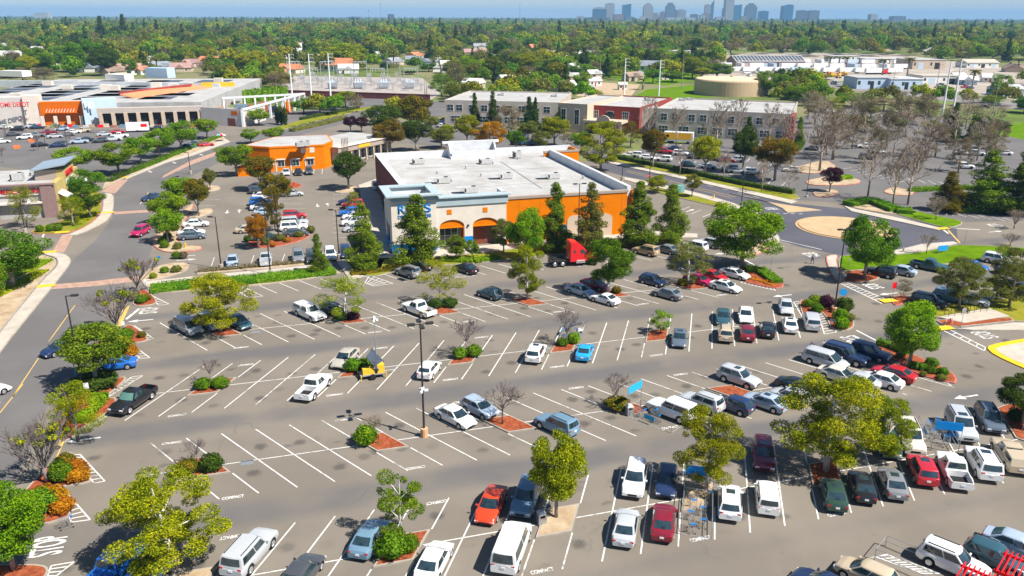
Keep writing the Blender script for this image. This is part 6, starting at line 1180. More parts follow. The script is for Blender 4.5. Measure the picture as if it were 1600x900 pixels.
MB().box(-.12, .02, -1.02, 7.0, 0, 1.5).box(0, 7.6, -1.02, -.88, 0, 1.5).obj('blue_plinth', BM['signblue'], st)
# covered walk on the shaded left side
arch_wall(6.9, 34, 6.2, [(9.5 + k * 5.0, 13.0 + k * 5.0) for k in range(4)], 0, .5, 3.2, 4.0)
g = arch_wall(7.0, 12.5, 6.4, [(8.2, 11.4)], 0, .5, 3.2, 4.2); g.v = [(y + .6, x, z) for x, y, z in g.v]; g.obj('side_wall', BM['bluegrey'], st)
for k in range(5): MB().box(2.9, 3.2, 14 + k * 6, 15.6 + k * 6, 2.6, 2.9).obj('wall_lamp', MT['darkmetal'], st)
for k in range(6): MB().box(22.4 + k * 3.9, 22.44 + k * 3.9, -.012, .0, 0, 7.9).obj('panel_joint_shadow', BM['rust'], st)  # proud dark strips painting the shadow lines of the panel joints
for (x0, y0), (x1, y1) in (((12, 14), (34, 16)), ((20, 30), (40, 31)), ((9, 38), (24, 36)), ((30, 10), (30.5, 40))): MB().path([(x0, y0, 7.36), (x1, y1, 7.36)], .05, 5).obj('roof_pipe', BM['hvac'], st)
for k in range(9): MB().lathe([(.16, 0), (.16, .5), (.24, .55), (.1, .7)], (9 + (k * 13) % 33, 8 + (k * 17) % 38, 7.25), 8).obj('roof_vent', MT['metal'], st)
for k in range(11): MB().box(5 + k * 3.6, 5.05 + k * 3.6, 4.8, 45, 7.252, 7.262).obj('membrane_seam', BM['hvac'], st)
# rooftop units
def hvac(p, rz, label, w_=2.6, d_=1.5, h_=1.3, wedge=False):
 o = thing('rooftop_unit', label, 'air conditioner', p, rz, 'air conditioners on the store roof')
 MB().box(-w_ / 2, w_ / 2, -d_ / 2, d_ / 2, .12, h_).obj('cabinet', BM['hvac'], o); MB().box(-w_ / 2 + .1, w_ / 2 - .1, -d_ / 2 + .1, d_ / 2 - .1, 0, .12).obj('kerb_frame', MT['darkmetal'], o)
 MB().box(-w_ / 2 - .012, -w_ / 2 + .3, -d_ / 2 - .012, d_ / 2 + .012, .3, h_ - .2).obj('grille', MT['darkmetal'], o); MB().lathe([(.45, 0), (.45, .08), (.1, .09)], (w_ / 4, 0, h_), 10).obj('fan', MT['darkmetal'], o)
 if wedge: MB().yprism([(-w_ / 2 - 1.5, h_), (-w_ / 2 - .005, h_), (-w_ / 2 - .005, .3)], -d_ / 2, d_ / 2).obj('intake_hood', BM['hvac'], o)
for i, (x, y, wd_, lb) in enumerate([(654, 256, 0, 'small rooftop unit near the store back left corner'), (758, 256, 0, 'small rooftop unit in front of the rear roof tower'), (808, 247, 0, 'square rooftop unit right of the rear roof tower'), (790, 279, 1, 'wedge-hooded rooftop unit left of the other wedge'), (864, 279, 1, 'wedge-hooded rooftop unit nearest the right parapet'), (692, 286, 1, 'rooftop unit behind the entrance tower'), (735, 301, 1, 'rooftop unit just behind the cream frontage')]):
 p = G(x, y, 7.25); hvac((p.x, p.y, 7.255), LA, lb, 1.7 if i == 2 else 2.5, 1.6, 1.6 if i == 2 else 1.15, bool(wd_))

# ---------------------------------------------------------------- orange restaurant building and its long wing
p0 = G(424, 268); ou = thing('restaurant_building', 'orange stucco building with awninged windows beyond the side lot', 'building', (p0.x, p0.y, 0), LA + R(2))
P = [(0, 0), (13.6, 0), (16.5, 5.5), (16.5, 18), (2, 18), (-6, 4.5)]
MB().prism(P, 0, 5.2).obj('wall', BM['orange'], ou); MB().prism(offset_poly(P, -.12), 5.9, 6.3).obj('coping', BM['orange'], ou)
g = MB()
for i in range(6): g.prism([Vector(P[i]), Vector(P[(i + 1) % 6]), offset_poly(P, .3)[(i + 1) % 6], offset_poly(P, .3)[i]], 5.2, 5.9)
g.obj('parapet', BM['orange'], ou); MB().prism(offset_poly(P, .3), 5.2, 5.35).obj('roof', MT['roofwhite'], ou); MB().prism(offset_poly(P, .32), 6.31, 6.33).obj('roof_screen', MT['roofwhite'], ou)
for x in (2.6, 6.3, 10.0):
 bwindow(ou, x, -.01, 1.2, 1.6, 1.5, pane='winglass'); MB().yprism([(x - 1.1, 2.95), (x + 1.1, 2.95), (x + 1.1, 3.12), (x - 1.1, 3.12)], -.5, 0).obj('window_awning', BM['awning'], ou); MB().box(x - 1.45, x - 1.15, -.12, 0, 0, 2.9).obj('pilaster', BM['cream'], ou)
for x in (8.4, 10.6): MB().box(x - .6, x + .6, -.04, .0, 4.4, 5.7).obj('tile_panel', BM['cream'], ou)
for x in (-.6, 4.4): MB().lathe([(.3, 0), (.3, .05)], (0, 0, 0), 10).obj('plaque', BM['cream'], ou, (x + 1.2, -.03, 1.9)).rotation_euler = (R(90), 0, 0)
wg = G(524, 259); wi = thing('shop_wing', 'long low shop wing with yellow sign behind the orange building', 'building', (wg.x, wg.y, 0), LA + R(45))
MB().box(0, 26, .8, 16, 0, 4.6).obj('wall', BM['beige'], wi); MB().box(-.3, 26.3, -1.6, .8, 3.5, 4.9).obj('fascia', BM['taupe'], wi); MB().box(-.5, 26.5, -1.9, .6, 4.9, 5.1).obj('coping', BM['cream'], wi); MB().box(0, 26, .8, 16, 4.6, 4.75).obj('roof', MT['roofwhite'], wi)
for k in range(6): bwindow(wi, 7 + k * 3.2, .78, .3, 2.6, 2.7, pane='winglass'); MB().box(5.2 + k * 3.2, 5.6 + k * 3.2, -1.4, -1.0, 0, 3.5).obj('column', BM['beige'], wi)
MB().box(8, 13, -1.75, -1.62, 3.8, 4.6).obj('sign_panel', BM['yelsign'], wi)
for k in range(5): MB().box(1 + k * .6, 1.12 + k * .6, -1.9, -1.7, 2, 7.2).obj('fin', BM['taupe'], wi)
for x, y, lb in ((468, 229, 'left of the rooftop units on the orange building'), (478, 228, 'right of the rooftop units on the orange building')):
 p = G(x, y, 6.4); hvac((p.x, p.y, 6.335), LA, 'grey rooftop unit, ' + lb, 2.0, 1.4, 1.3)
en = G(372, 276); g = thing('trash_enclosure', 'low orange walled enclosure left of the orange building', 'enclosure', (en.x, en.y, 0), LA)
MB().box(0, 6, 0, .3, 0, 2).obj('wall', BM['orange'], g); MB().box(5.7, 6, .3, 4, 0, 2).obj('wall', BM['orange'], g); MB().box(0, .3, .3, 4, 0, 2).obj('wall', BM['orange'], g); MB().box(.3, 5.7, 3.7, 4, 0, 2).obj('wall', BM['orange'], g)

# ---------------------------------------------------------------- tire shop
tp = G(92, 339); ti = thing('tire_shop', 'tire shop with red lettering, mauve pillars and ochre side wall', 'building', (tp.x, tp.y, 0), LA)
MB().box(-30, -1.2, .6, 22, 0, 6.0).obj('roof_slab', MT['roofwhite'], ti); MB().box(-11, -2.3, .3, .8, 4.6, 6.4).obj('front_wall', BM['cream'], ti); MB().box(-11, -2.3, .2, .3, 6.4, 6.75).box(-13.2, 0.2, -.35, .6, 6.55, 6.8).obj('coping', BM['mauve'], ti)
for x in (-2.4, -12.6, -22): MB().box(x, x + 2.2, -.2, 1.6, 0, 6.55).obj('pillar', BM['mauve'], ti)
MB().box(-10.4, -2.4, .9, 1.0, 0.2, 4.4).obj('shop_window', MT['winglass'], ti); MB().box(-10.4, -2.4, -.6, .9, 3.0, 3.3).obj('canopy', BM['cream'], ti); MB().box(-9.8, -8.6, .7, .9, 0, 3).obj('door', BM['teal'], ti); MB().box(-3.8, -2.6, .7, .9, 0, 3).obj('door', BM['teal'], ti)
letters("AMERICA'S TIRE", 8.0, .95, BM['redsign'], ti, (-6.6, .29, 5.5), FRONT, .12)
MB().box(-1.2, .02, 1.6, 22, 0, 6.4).obj('side_wall', BM['ochre'], ti)
MB().box(-1.0, .3, 8.0, 17.5, 0, 8.0).obj('side_bay', BM['ochre'], ti); g = MB().box(-5.5, 1.0, 7.2, 18.3, 0, .3); g.v = [(x, y, z + 8.0 + (x + 5.5) * .16) for x, y, z in g.v]; g.obj('metal_roof', BM['metalroof'], ti); MB().box(-5.0, -1.0, 8.0, 17.5, 6.0, 8.1).obj('upper_box', BM['taupe'], ti)
s_ = letters("AMERICA'S TIRE", 6.5, 1.2, BM['redsign'], ti, (.32, 12.7, 6.9), (R(90), 0, R(90)), .12)
for y in (10.5, 15.0): f = bwindow(ti, .31, y, 1.2, 2.0, 1.6, R(90), pane='teal'); f = bwindow(ti, .31, y, 4.2, 2.4, 1.4, R(90), pane='teal')
for y in (4.5, 20.0): g = MB().add([(.03, y - 2, 4.4), (.03, y + 2, 4.4), (1.8, y + 2, 3.2), (1.8, y - 2, 3.2), (.03, y - 2, 4.3), (.03, y + 2, 4.3), (1.8, y + 2, 3.1), (1.8, y - 2, 3.1)], [(0, 1, 2, 3), (7, 6, 5, 4), (3, 2, 6, 7), (0, 3, 7, 4), (1, 5, 6, 2)]); g.obj('awning', BM['awning'], ti)
p = G(28, 282, 6); hvac((p.x, p.y, 6.0), LA, 'boxy rooftop unit on the tire shop', 2.2, 1.8, 1.6); p = G(58, 274, 6); hvac((p.x, p.y, 6.0), LA, 'flat rooftop unit right on the tire shop roof', 2.4, 1.5, .9)

# ---------------------------------------------------------------- two-storey office
def wing(name, label, a, b, dep, h, wall, ground_z=0):
 A_, B_ = Vector(a), Vector(b); d = B_ - A_; rz = math.atan2(d.y, d.x); o = thing(name, label, 'building', (A_.x, A_.y, 0), rz)
 return o, d.length
of = thing('office_building', 'long two-storey office with white roof and red middle block', 'building', (0, 0, 0), 0)
def block(p, q, dep, h, mat, parap=.5, roof=True, front=0.0):
 A_, B_ = G(p[0], p[1], h), G(q[0], q[1], h); d = B_ - A_; d.z = 0; ln = d.length; d.normalize(); nrm = Vector((-d.y, d.x, 0)); rz = math.atan2(d.y, d.x)
 Q = [A_, B_, B_ + nrm * dep, A_ + nrm * dep]; pol = [(v.x, v.y) for v in Q]
 MB().prism(pol, 0, h - parap).obj('wall', mat, of)
 inn = offset_poly(pol, .3); g = MB()
 for i in range(4): g.prism([Vector(pol[i]), Vector(pol[(i + 1) % 4]), inn[(i + 1) % 4], inn[i]], h - parap, h)
 g.obj('parapet', mat, of); MB().prism(inn, h - parap, h - parap + .05).obj('roof', MT['roofwhite'], of)
 return A_, d, nrm, ln, rz
def wrow(A_, d, nrm, rz, xs, z, w_, h_, mull=1):
 for x in xs:
  p = A_ + d * x - nrm * .02; f = bwindow(of, p.x, p.y, z, w_, h_, rz, mull=mull)
HO = 9.0
A_, d, nrm, ln, rz = block((694, 156), (872, 160), 40, HO, BM['officegrey'])
wrow(A_, d, nrm, rz, [2.2, 5.6, 10.4, 15, 19.6, 24.2, 28.8, 33.4, 38], 5.2, 2.3, 2.2); wrow(A_, d, nrm, rz, [4.2, 10.4, 15, 19.6, 24.2, 28.8, 33.4, 38], 1.2, 3.4, 2.2, 2)
A2, d2, n2, l2, r2 = block((872, 160.5), (918, 163), 36, HO + .6, BM['beige']); wrow(A2, d2, n2, r2, [2.2, 7.2], 2.6, 1.6, 5.0, 1)
A3, d3, n3, l3, r3 = block((914, 163.5), (1000, 168), 40, HO - .2, BM['officered']); wrow(A3, d3, n3, r3, [4.0, 9.4, 15.0], 4.6, 2.2, 2.4, 2)
g = MB().yprism(arc_poly(-1.7, 1.7, 0, 1.2, 2.4), -.09, .0); q = A3 + d3 * 9.4 - n3 * .05; w_ = g.obj('arched_window', MT['winglass'], of, (q.x, q.y, 4.4)); w_.rotation_euler = (0, 0, r3)
A4, d4, n4, l4, r4 = block((990, 168.5), (1030, 169), 40, HO - .6, BM['officegrey'])
A5, d5, n5, l5, r5 = block((1026, 169), (1238, 178), 40, HO, BM['officegrey']); wrow(A5, d5, n5, r5, [2.6, 6.4, 11.8, 15.6, 20.5, 24.5, 29.5, 33.5, 38.5, 42.0], 5.2, 2.1, 2.2); wrow(A5, d5, n5, r5, [2.6, 9.5, 15.6, 20.5, 25.5, 30.5, 35.5, 40.5], 1.2, 3.2, 2.2, 2)
MB().prism([tuple((A5 + d5 * (l5 - 1.4) - n5 * .5)[:2]), tuple((A5 + d5 * (l5 + .9) - n5 * .5)[:2]), tuple((A5 + d5 * (l5 + .9) + n5 * 12)[:2]), tuple((A5 + d5 * (l5 - 1.4) + n5 * 12)[:2])], 0, HO - .8).obj('end_pier', BM['officered'], of)
# entrance porch and drum
q = A3 + d3 * 2 - n3 * 7; g = MB().box(0, 14, 0, 6.9, 3.6, 4.4); pr = g.obj('porch_canopy', BM['beige'], of, (q.x, q.y, 0)); pr.rotation_euler = (0, 0, r3)
for k in range(4): c_ = MB().box(k * 4.3, k * 4.3 + .8, .2, 1.0, 0, 3.6).obj('porch_column', BM['beige'], of, (q.x, q.y, 0)); c_.rotation_euler = (0, 0, r3)
c_ = MB().yprism([(7.5 + 2.4 * math.cos(math.pi * k / 12), 4.4 + 2.0 * math.sin(math.pi * k / 12)) for k in range(13)], -.2, .4).obj('porch_gable', BM['beige'], of, (q.x, q.y, 0)); c_.rotation_euler = (0, 0, r3)
for i, (x, y) in enumerate([(740, 152), (783, 149), (866, 151), (918, 152), (1012, 156), (1066, 157), (1078, 156), (1148, 160), (1136, 168)]):
 p = G(x, y, HO - .4); hvac((p.x, p.y, HO - .44), rz, 'low rooftop unit on the long office roof', 2.4, 1.6, .8)
# ---------------------------------------------------------------- billboard-like banner truck in office lot
p = G(1060, 224); bt = thing('banner_trailer', 'white box trailer with a yellow banner before the office right wing', 'trailer', (p.x, p.y, 0), LA - R(35))
MB().box(-4.5, 4.5, -1.2, 1.2, .9, 3.6).obj('box', MT['whitemetal'], bt); MB().box(-4.4, 4.0, -1.24, -1.2, 1.4, 3.4).obj('banner', BM['yelsign'], bt); MB().lathe([(.5, 0), (.5, .04)], (0, 0, 0), 12).obj('emblem', MT['black'], bt, (-3.4, -1.25, 2.4)).rotation_euler = (R(90), 0, 0)
for x in (-3, -2, 3): MB().cbox((x, -1.05, .45), (.8, .3, .8)).cbox((x, 1.05, .45), (.8, .3, .8)).obj('wheels', MT['black'], bt)

# ---------------------------------------------------------------- home-improvement warehouse with garden centre
hd = thing('warehouse_store', 'huge home-improvement warehouse with solar roof and orange front', 'building', (0, 0, 0), 0)
def hbox(name, a, b, dep, z0, z1, mat, par=None, za=None):
 A_, B_ = Vector((*G(a[0], a[1], za if za is not None else 0)[:2], 0)), Vector((*G(b[0], b[1], za if za is not None else 0)[:2], 0)); dd = B_ - A_; ln = dd.length; o = MB().box(0, ln, 0, dep, z0, z1).obj(name, mat, par or hd, (A_.x, A_.y, 0)); o.rotation_euler = (0, 0, math.atan2(dd.y, dd.x)); return o, ln
ro, rln = hbox('roof', (-120, 196), (318, 191.5), 118, 0, 7.6, MT['roofwhite'])
hbox('front_wall', (-60, 198), (42, 196), 4, 0, 10.0, BM['depot']); hbox('front_wall', (42, 196.5), (66, 195.8), 6, 0, 10.6, BM['cream'])
ow, oln = hbox('orange_front', (66, 196), (136, 194.5), 3, 0, 8.2, BM['depotor']); MB().box(2, oln - 2, -1.6, -.01, 4.4, 4.7).obj('awning', BM['depotor'], ow)
for k in range(10): MB().yprism([(0, 0), (.25, 0), (.9, 1.2), (.65, 1.2)], -.2, -.05).obj('awning_strut', BM['awning'], ow, (2.2 + k * (oln - 5) / 10, -.9, 4.7))
for k in range(4): MB().box(-.5, .5, -2.2, -1.2, 0, 3.4).obj('porch_pier', BM['cream'], ow, (1 + k * (oln - 2) / 3, 0, 0))
hbox('grey_tower', (134, 196.5), (187, 193.6), 5, 0, 9.4, BM['depotblue'])
for k in range(3): hbox('tower_slot', (137 + k * 6, 196.6), (140 + k * 6, 196.5), .1, 6.4, 8.6, MT['whitemetal'])
letters('THE HOME DEPOT', 14, 1.7, BM['redsign'], hd, tuple(G(18, 198.1)[:2]) + (7.7,), (R(90), 0, LA + R(1)), .15)
# colonnade with dark bays
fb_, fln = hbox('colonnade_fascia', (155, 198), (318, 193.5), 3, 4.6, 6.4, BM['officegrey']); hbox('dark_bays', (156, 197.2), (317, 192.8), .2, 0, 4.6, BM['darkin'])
for k in range(9): MB().box(-.6, .6, -.4, .7, 0, 4.6).obj('pier', BM['beige'], fb_, (1 + k * (fln - 2) / 8, 0, 0))
# garden centre yard wall and side colonnade
gw, gl = hbox('garden_wall', (316, 194), (381, 198.2), .4, 0, 6.2, BM['depot']); MB().box(gl - 5, gl - 2.2, -.05, .0, 4.0, 5.4).obj('garden_sign', BM['depotor'], gw); MB().box(gl - 7, gl - 3.6, -.03, .0, 0, 2.8).obj('gate_door', BM['brownred'], gw)
A_, B_ = G(381, 198.2), G(477, 168); dd = B_ - A_; ln = dd.length; az = math.atan2(dd.y, dd.x)
rf = MB().box(0, ln, -.4, .6, 5.6, 6.3).obj('side_fascia', BM['parapet'], hd, (A_.x, A_.y, 0)); rf.rotation_euler = (0, 0, az)
for k in range(11): MB().box(-.35, .35, -.3, .5, 0, 5.6).obj('column', MT['whitemetal'], rf, (k * ln / 10, 0, 0))
MB().box(0, ln * .3, -.2, .3, 0, 5.6).obj('solid_bay', BM['depot'], rf); MB().box(ln * .66, ln * .73, -.25, .35, 0, 4.6).obj('orange_gate', BM['depotor'], rf)
C_ = G(318, 178); dd2 = B_ - C_; rf2 = MB().box(0, dd2.length, 0, .8, 5.4, 6.2).obj('back_fascia', BM['parapet'], hd, (C_.x, C_.y, 0)); rf2.rotation_euler = (0, 0, math.atan2(dd2.y, dd2.x))
for k in range(10): MB().box(-.3, .3, .1, .6, 0, 5.4).obj('column', MT['whitemetal'], rf2, (k * dd2.length / 10, 0, 0))
# orange-roofed canopy over the yard
q0, q1, q2, q3 = G(187, 147, 9.2), G(232, 158, 6.6), G(342, 138, 7.2), G(300, 131.5, 9.4)
MB().add([q0, q1, q2, q3, q0 - Vector((0, 0, .4)), q1 - Vector((0, 0, .4)), q2 - Vector((0, 0, .4)), q3 - Vector((0, 0, .4))], [(0, 1, 2, 3), (7, 6, 5, 4), (0, 4, 5, 1), (1, 5, 6, 2), (2, 6, 7, 3), (3, 7, 4, 0)]).obj('canopy_roof', M('salmon_roof', (0.72, 0.26, 0.12), .7, var=.06, scale=.3), hd)
for k in range(9):
 p = q1.lerp(q2, k / 8); MB().box(-.25, .25, -.25, .25, 0, 6.7).obj('canopy_post', MT['whitemetal'], hd, (p.x, p.y, 0))
r0, r1 = G(187, 147, 9.0), G(300, 132, 9.6); dd = r1 - r0; w_ = MB().box(0, dd.length, 0, .5, 9.1, 9.9).obj('red_fascia', BM['officered'], hd, (r0.x, r0.y, 0)); w_.rotation_euler = (0, 0, math.atan2(dd.y, dd.x))
w_ = MB().box(0, 14, 0, .4, 5.5, 9.6).obj('yellow_sign_wall', BM['yelsign'], hd, (q2.x - 8, q2.y + 1, 0)); w_.rotation_euler = (0, 0, LA)
for a, b, z1 in (((228, 120), (262, 121), 12.5), ((165, 124), (195, 125), 10.5), ((0, 118), (35, 119), 10.5)):
 hbox('roof_box', a, b, 6, 7.6, z1, BM['depotblue'] if z1 > 11 else BM['awning'], za=8)
hbox('back_parapet', (-60, 125), (342, 131), 1.2, 6, 9.2, BM['parapet'], za=9)
# roof solar arrays and units
for i in range(52):
 u = ((i * 13) % 52) / 54 + .01; v = (i % 7) / 7 + .03; p = Vector((u * rln, 8 + v * 100, 7.62))
 x0_ = rnd.choice((9, 12, 15)); MB().box(0, x0_, 0, 10.5, 0, .12).obj('solar_array', MT['solar'], ro, p)
for i in range(8):
 p = Vector((10 + i * (rln - 20) / 8 + rnd.uniform(-3, 3), rnd.uniform(15, 95), 7.62)); MB().box(0, 4, 0, 2.5, 0, 2.0).obj('roof_unit', BM['cream'], ro, p)
# stacked goods in the garden yard
GOODS = [M('goods_%d' % i, c_, .8, var=.25, scale=1.5) for i, c_ in enumerate([(.5, .5, .5), (.42, .3, .18), (.2, .3, .12), (.55, .5, .4), (.35, .1, .08), (.15, .25, .35)])]
for i in range(60):
 p = G(rnd.uniform(250, 440), rnd.uniform(172, 184)); h_ = rnd.uniform(1.2, 4.2)
 t_ = thing('goods_rack', 'rack of stacked goods in the open garden centre yard', 'goods rack', (p.x, p.y, 0), LA, 'racks in the garden centre yard')
 MB().box(-1.6, 1.6, -.6, .6, .1, h_ * .45).obj('lower_goods', GOODS[i % 6], t_); MB().box(-1.4, 1.4, -.5, .5, h_ * .55, h_).obj('upper_goods', GOODS[(i * 5 + 2) % 6], t_)
 MB().box(-1.7, -1.6, -.6, .6, 0, h_).box(1.6, 1.7, -.6, .6, 0, h_).box(-1.6, 1.6, -.6, .6, h_ * .46, h_ * .53).obj('rack_frame', BM['depotor'], t_)
for i in range(22):
 p = G(60 + i * 12 + rnd.uniform(-3, 3), 200 + rnd.uniform(-2, 1) - i * .12); t_ = thing('display_goods', 'small bright goods set out before the warehouse front', 'goods', (p.x, p.y, 0), LA, 'goods before the warehouse front')
 MB().box(-.9, .9, -.5, .5, 0, rnd.uniform(.6, 1.4)).obj('pallet_load', GOODS[i % 6] if i % 4 else BM['redsign'], t_); MB().box(-1, 1, -.6, .6, -.02, .0).obj('pallet', BM['beige'], t_)

# ---------------------------------------------------------------- tank, masts, substation, yards
a, b = G(1092, 149), G(1209, 150); c_ = (a + b) / 2; rt_ = (b - a).length / 2; tk = thing('water_tank', 'large round tan water tank behind the office', 'tank', (c_.x, c_.y + rt_ * .6, 0), 0)
hh = top_h(Vector((c_.x, c_.y + rt_ * .1, 0)), 124.5); MB().lathe([(rt_, -.1), (rt_, hh - .8), (rt_ - .3, hh - .3), (rt_ - .8, hh)], n=64).obj('shell', BM['tank'], tk, smooth=False); MB().lathe([(rt_ - .8, hh), (rt_ * .5, hh + .5), (.5, hh + .8)], n=64).obj('roof', BM['tanktop'], tk); MB().lathe([(1, 0), (1, .8), (.2, 1)], (0, 0, hh + .6), 10).obj('vent', BM['tank'], tk)
def mast(bx, by, ty, label, mat='whitemetal', r0=.42, arms=3):
 p = G(bx, by); h = top_h(p, ty); o = thing('power_mast', label, 'mast', (p.x, p.y, 0), LA); MB().tube((0, 0, 0), (0, 0, h), r0, r0 * .5, 8).obj('pole', MT[mat], o)
 for k in range(arms): MB().tube((0, 0, h - .4 - k * 1.6), (2.2, 0, h - .2 - k * 1.6), .08, .05, 5).obj('arm', MT[mat], o); MB().lathe([(.12, -.6), (.16, -.4), (.12, -.2), (.05, 0)], (2.1, 0, h - .25 - k * 1.6), 6).obj('insulator', BM['hvac'], o)
for q, lb in (((457, 155, 84), 'left of three white power masts by the garden centre'), ((487, 155, 84), 'middle of three white power masts by the garden centre'), ((517, 155, 83), 'right of three white power masts by the garden centre'), ((975, 148, 91), 'left white power mast behind the office'), ((1029, 150, 94), 'right white power mast behind the office'), ((1471, 186, 96), 'left of two white power masts at the far right'), ((1488, 178, 94), 'right of two white power masts at the far right')): mast(*q, lb)
for q, lb in (((1551, 178, 118), 'brown utility pole at the far right'), ((1393, 148, 110), 'brown utility pole before the white yard shed'), ((937, 132, 84), 'brown utility pole behind the office houses'), ((1065, 138, 78), 'brown utility pole behind the water tank'), ((664, 150, 120), 'left of two brown poles at the substation'), ((667, 150, 121), 'right of two brown poles at the substation'), ((1463, 138, 100), 'brown utility pole in the truck yard')): mast(*q, lb, 'bark', .2, 1)
sm = M('galvanised', (.30, .32, .34), .6, metal=.2, var=.1, scale=2);
for i in range(8):
 p = G(450 + i * 26, 126 + (i % 2) * 7); o = thing('substation_gantry', 'steel gantry of the substation beyond the boulevard', 'gantry', (p.x, p.y, 0), LA + R(8), 'gantries of the substation'); h = 9 if i % 2 else 11
 MB().box(-.2, .2, -.2, .2, 0, h).obj('post', sm, o); MB().box(7.8, 8.2, -.2, .2, 0, h).obj('post', sm, o); MB().box(-.2, 8.2, -.25, .25, h, h + .5).obj('beam', sm, o)
 for k in range(4): MB().lathe([(.2, -1.2), (.25, -.6), (.1, 0)], (1.2 + k * 1.9, 0, h), 6).obj('insulator', BM['hvac'], o)
for i in range(70):
 p = G(446 + (i * 37 % 215), 125 + (i * 13 % 18)); h = rnd.uniform(3, 6); o = thing('switchgear', 'grey switchgear stand inside the substation', 'switchgear', (p.x, p.y, 0), LA, 'switchgear of the substation')
 MB().box(-.15, .15, -.15, .15, 0, h * .6).box(-1.1, 1.1, -.25, .25, h * .6, h * .68).obj('stand', sm, o)
 for k in (-1, 0, 1): MB().lathe([(.16, 0), (.22, h * .16), (.1, h * .32)], (k * .9, 0, h * .68), 6).obj('insulator', BM['hvac'], o)
for i, x in enumerate((520, 560, 600, 640)):
 p = G(x, 138); o = thing('transformer', ['leftmost', 'second', 'third', 'rightmost'][i] + ' big grey transformer of the substation', 'transformer', (p.x, p.y, 0), LA); MB().box(-2.5, 2.5, -1.5, 1.5, .3, 3.6).obj('tank', BM['depotblue'], o); MB().box(-2.3, 2.3, -2.3, -1.5, .6, 3.2).obj('radiator', sm, o)
 for k in (-1.4, 0, 1.4): MB().lathe([(.25, 0), (.3, .8), (.1, 1.6)], (k, 0, 3.6), 6).obj('bushing', MT['whitemetal'], o)
for (x0, y0), (x1, y1), lb in (((400, 148), (530, 152), 'left'), ((530, 152), (672, 157), 'right')):
 a, b = G(x0, y0), G(x1, y1); dd = b - a; o = thing('boundary_wall', 'long dark red wall along the boulevard, ' + lb + ' half', 'wall', (a.x, a.y, 0), math.atan2(dd.y, dd.x)); MB().box(0, dd.length, 0, .3, 0, 2.6).obj('wall', M('maroon_wall', (.17, .05, .045), .9, var=.1, scale=.3) if lb == 'left' else bpy.data.materials['maroon_wall'], o); MB().box(-.1, dd.length + .1, -.1, .4, 2.6, 2.8).obj('cap', BM['brownred'], o)

def shed(px0, px1, py, ty, dep, wall, roof, label, doors=2, gable=False, rz=None, name='industrial_shed', panels=False):
 A_, B_ = G(px0, py), G(px1, py); dd = B_ - A_; ln = dd.length; az = math.atan2(dd.y, dd.x) if rz is None else rz; h = max(3.0, top_h((A_ + B_) / 2, ty)); o = thing(name, label, 'building', (A_.x, A_.y, 0), az)
 MB().box(0, ln, 0, dep, 0, h).obj('wall', wall, o)
 if gable: MB().xprism([(-.5, h), (dep + .5, h), (dep / 2, h + dep * .16)], -.4, ln + .4).obj('roof', roof, o)
 else: MB().box(-.3, ln + .3, -.3, dep + .3, h, h + .35).obj('roof', roof, o)
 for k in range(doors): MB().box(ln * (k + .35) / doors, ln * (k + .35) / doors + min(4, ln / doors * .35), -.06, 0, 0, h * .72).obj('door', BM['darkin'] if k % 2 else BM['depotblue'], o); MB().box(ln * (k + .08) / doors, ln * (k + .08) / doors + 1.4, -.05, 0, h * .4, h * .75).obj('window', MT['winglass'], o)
 if panels:
  for k in range(20):
   y0, y1 = 1.0, dep / 2 - 1.5; s_ = .32; MB().add([(ln * (k + .2) / 20, y0, h + .28 + y0 * s_), (ln * (k + .8) / 20, y0, h + .28 + y0 * s_), (ln * (k + .8) / 20, y1, h + .28 + y1 * s_), (ln * (k + .2) / 20, y1, h + .28 + y1 * s_)], [(0, 1, 2, 3)]).obj('solar_panel', MT['solar'], o)
 return o
wm_ = MT['whitemetal']
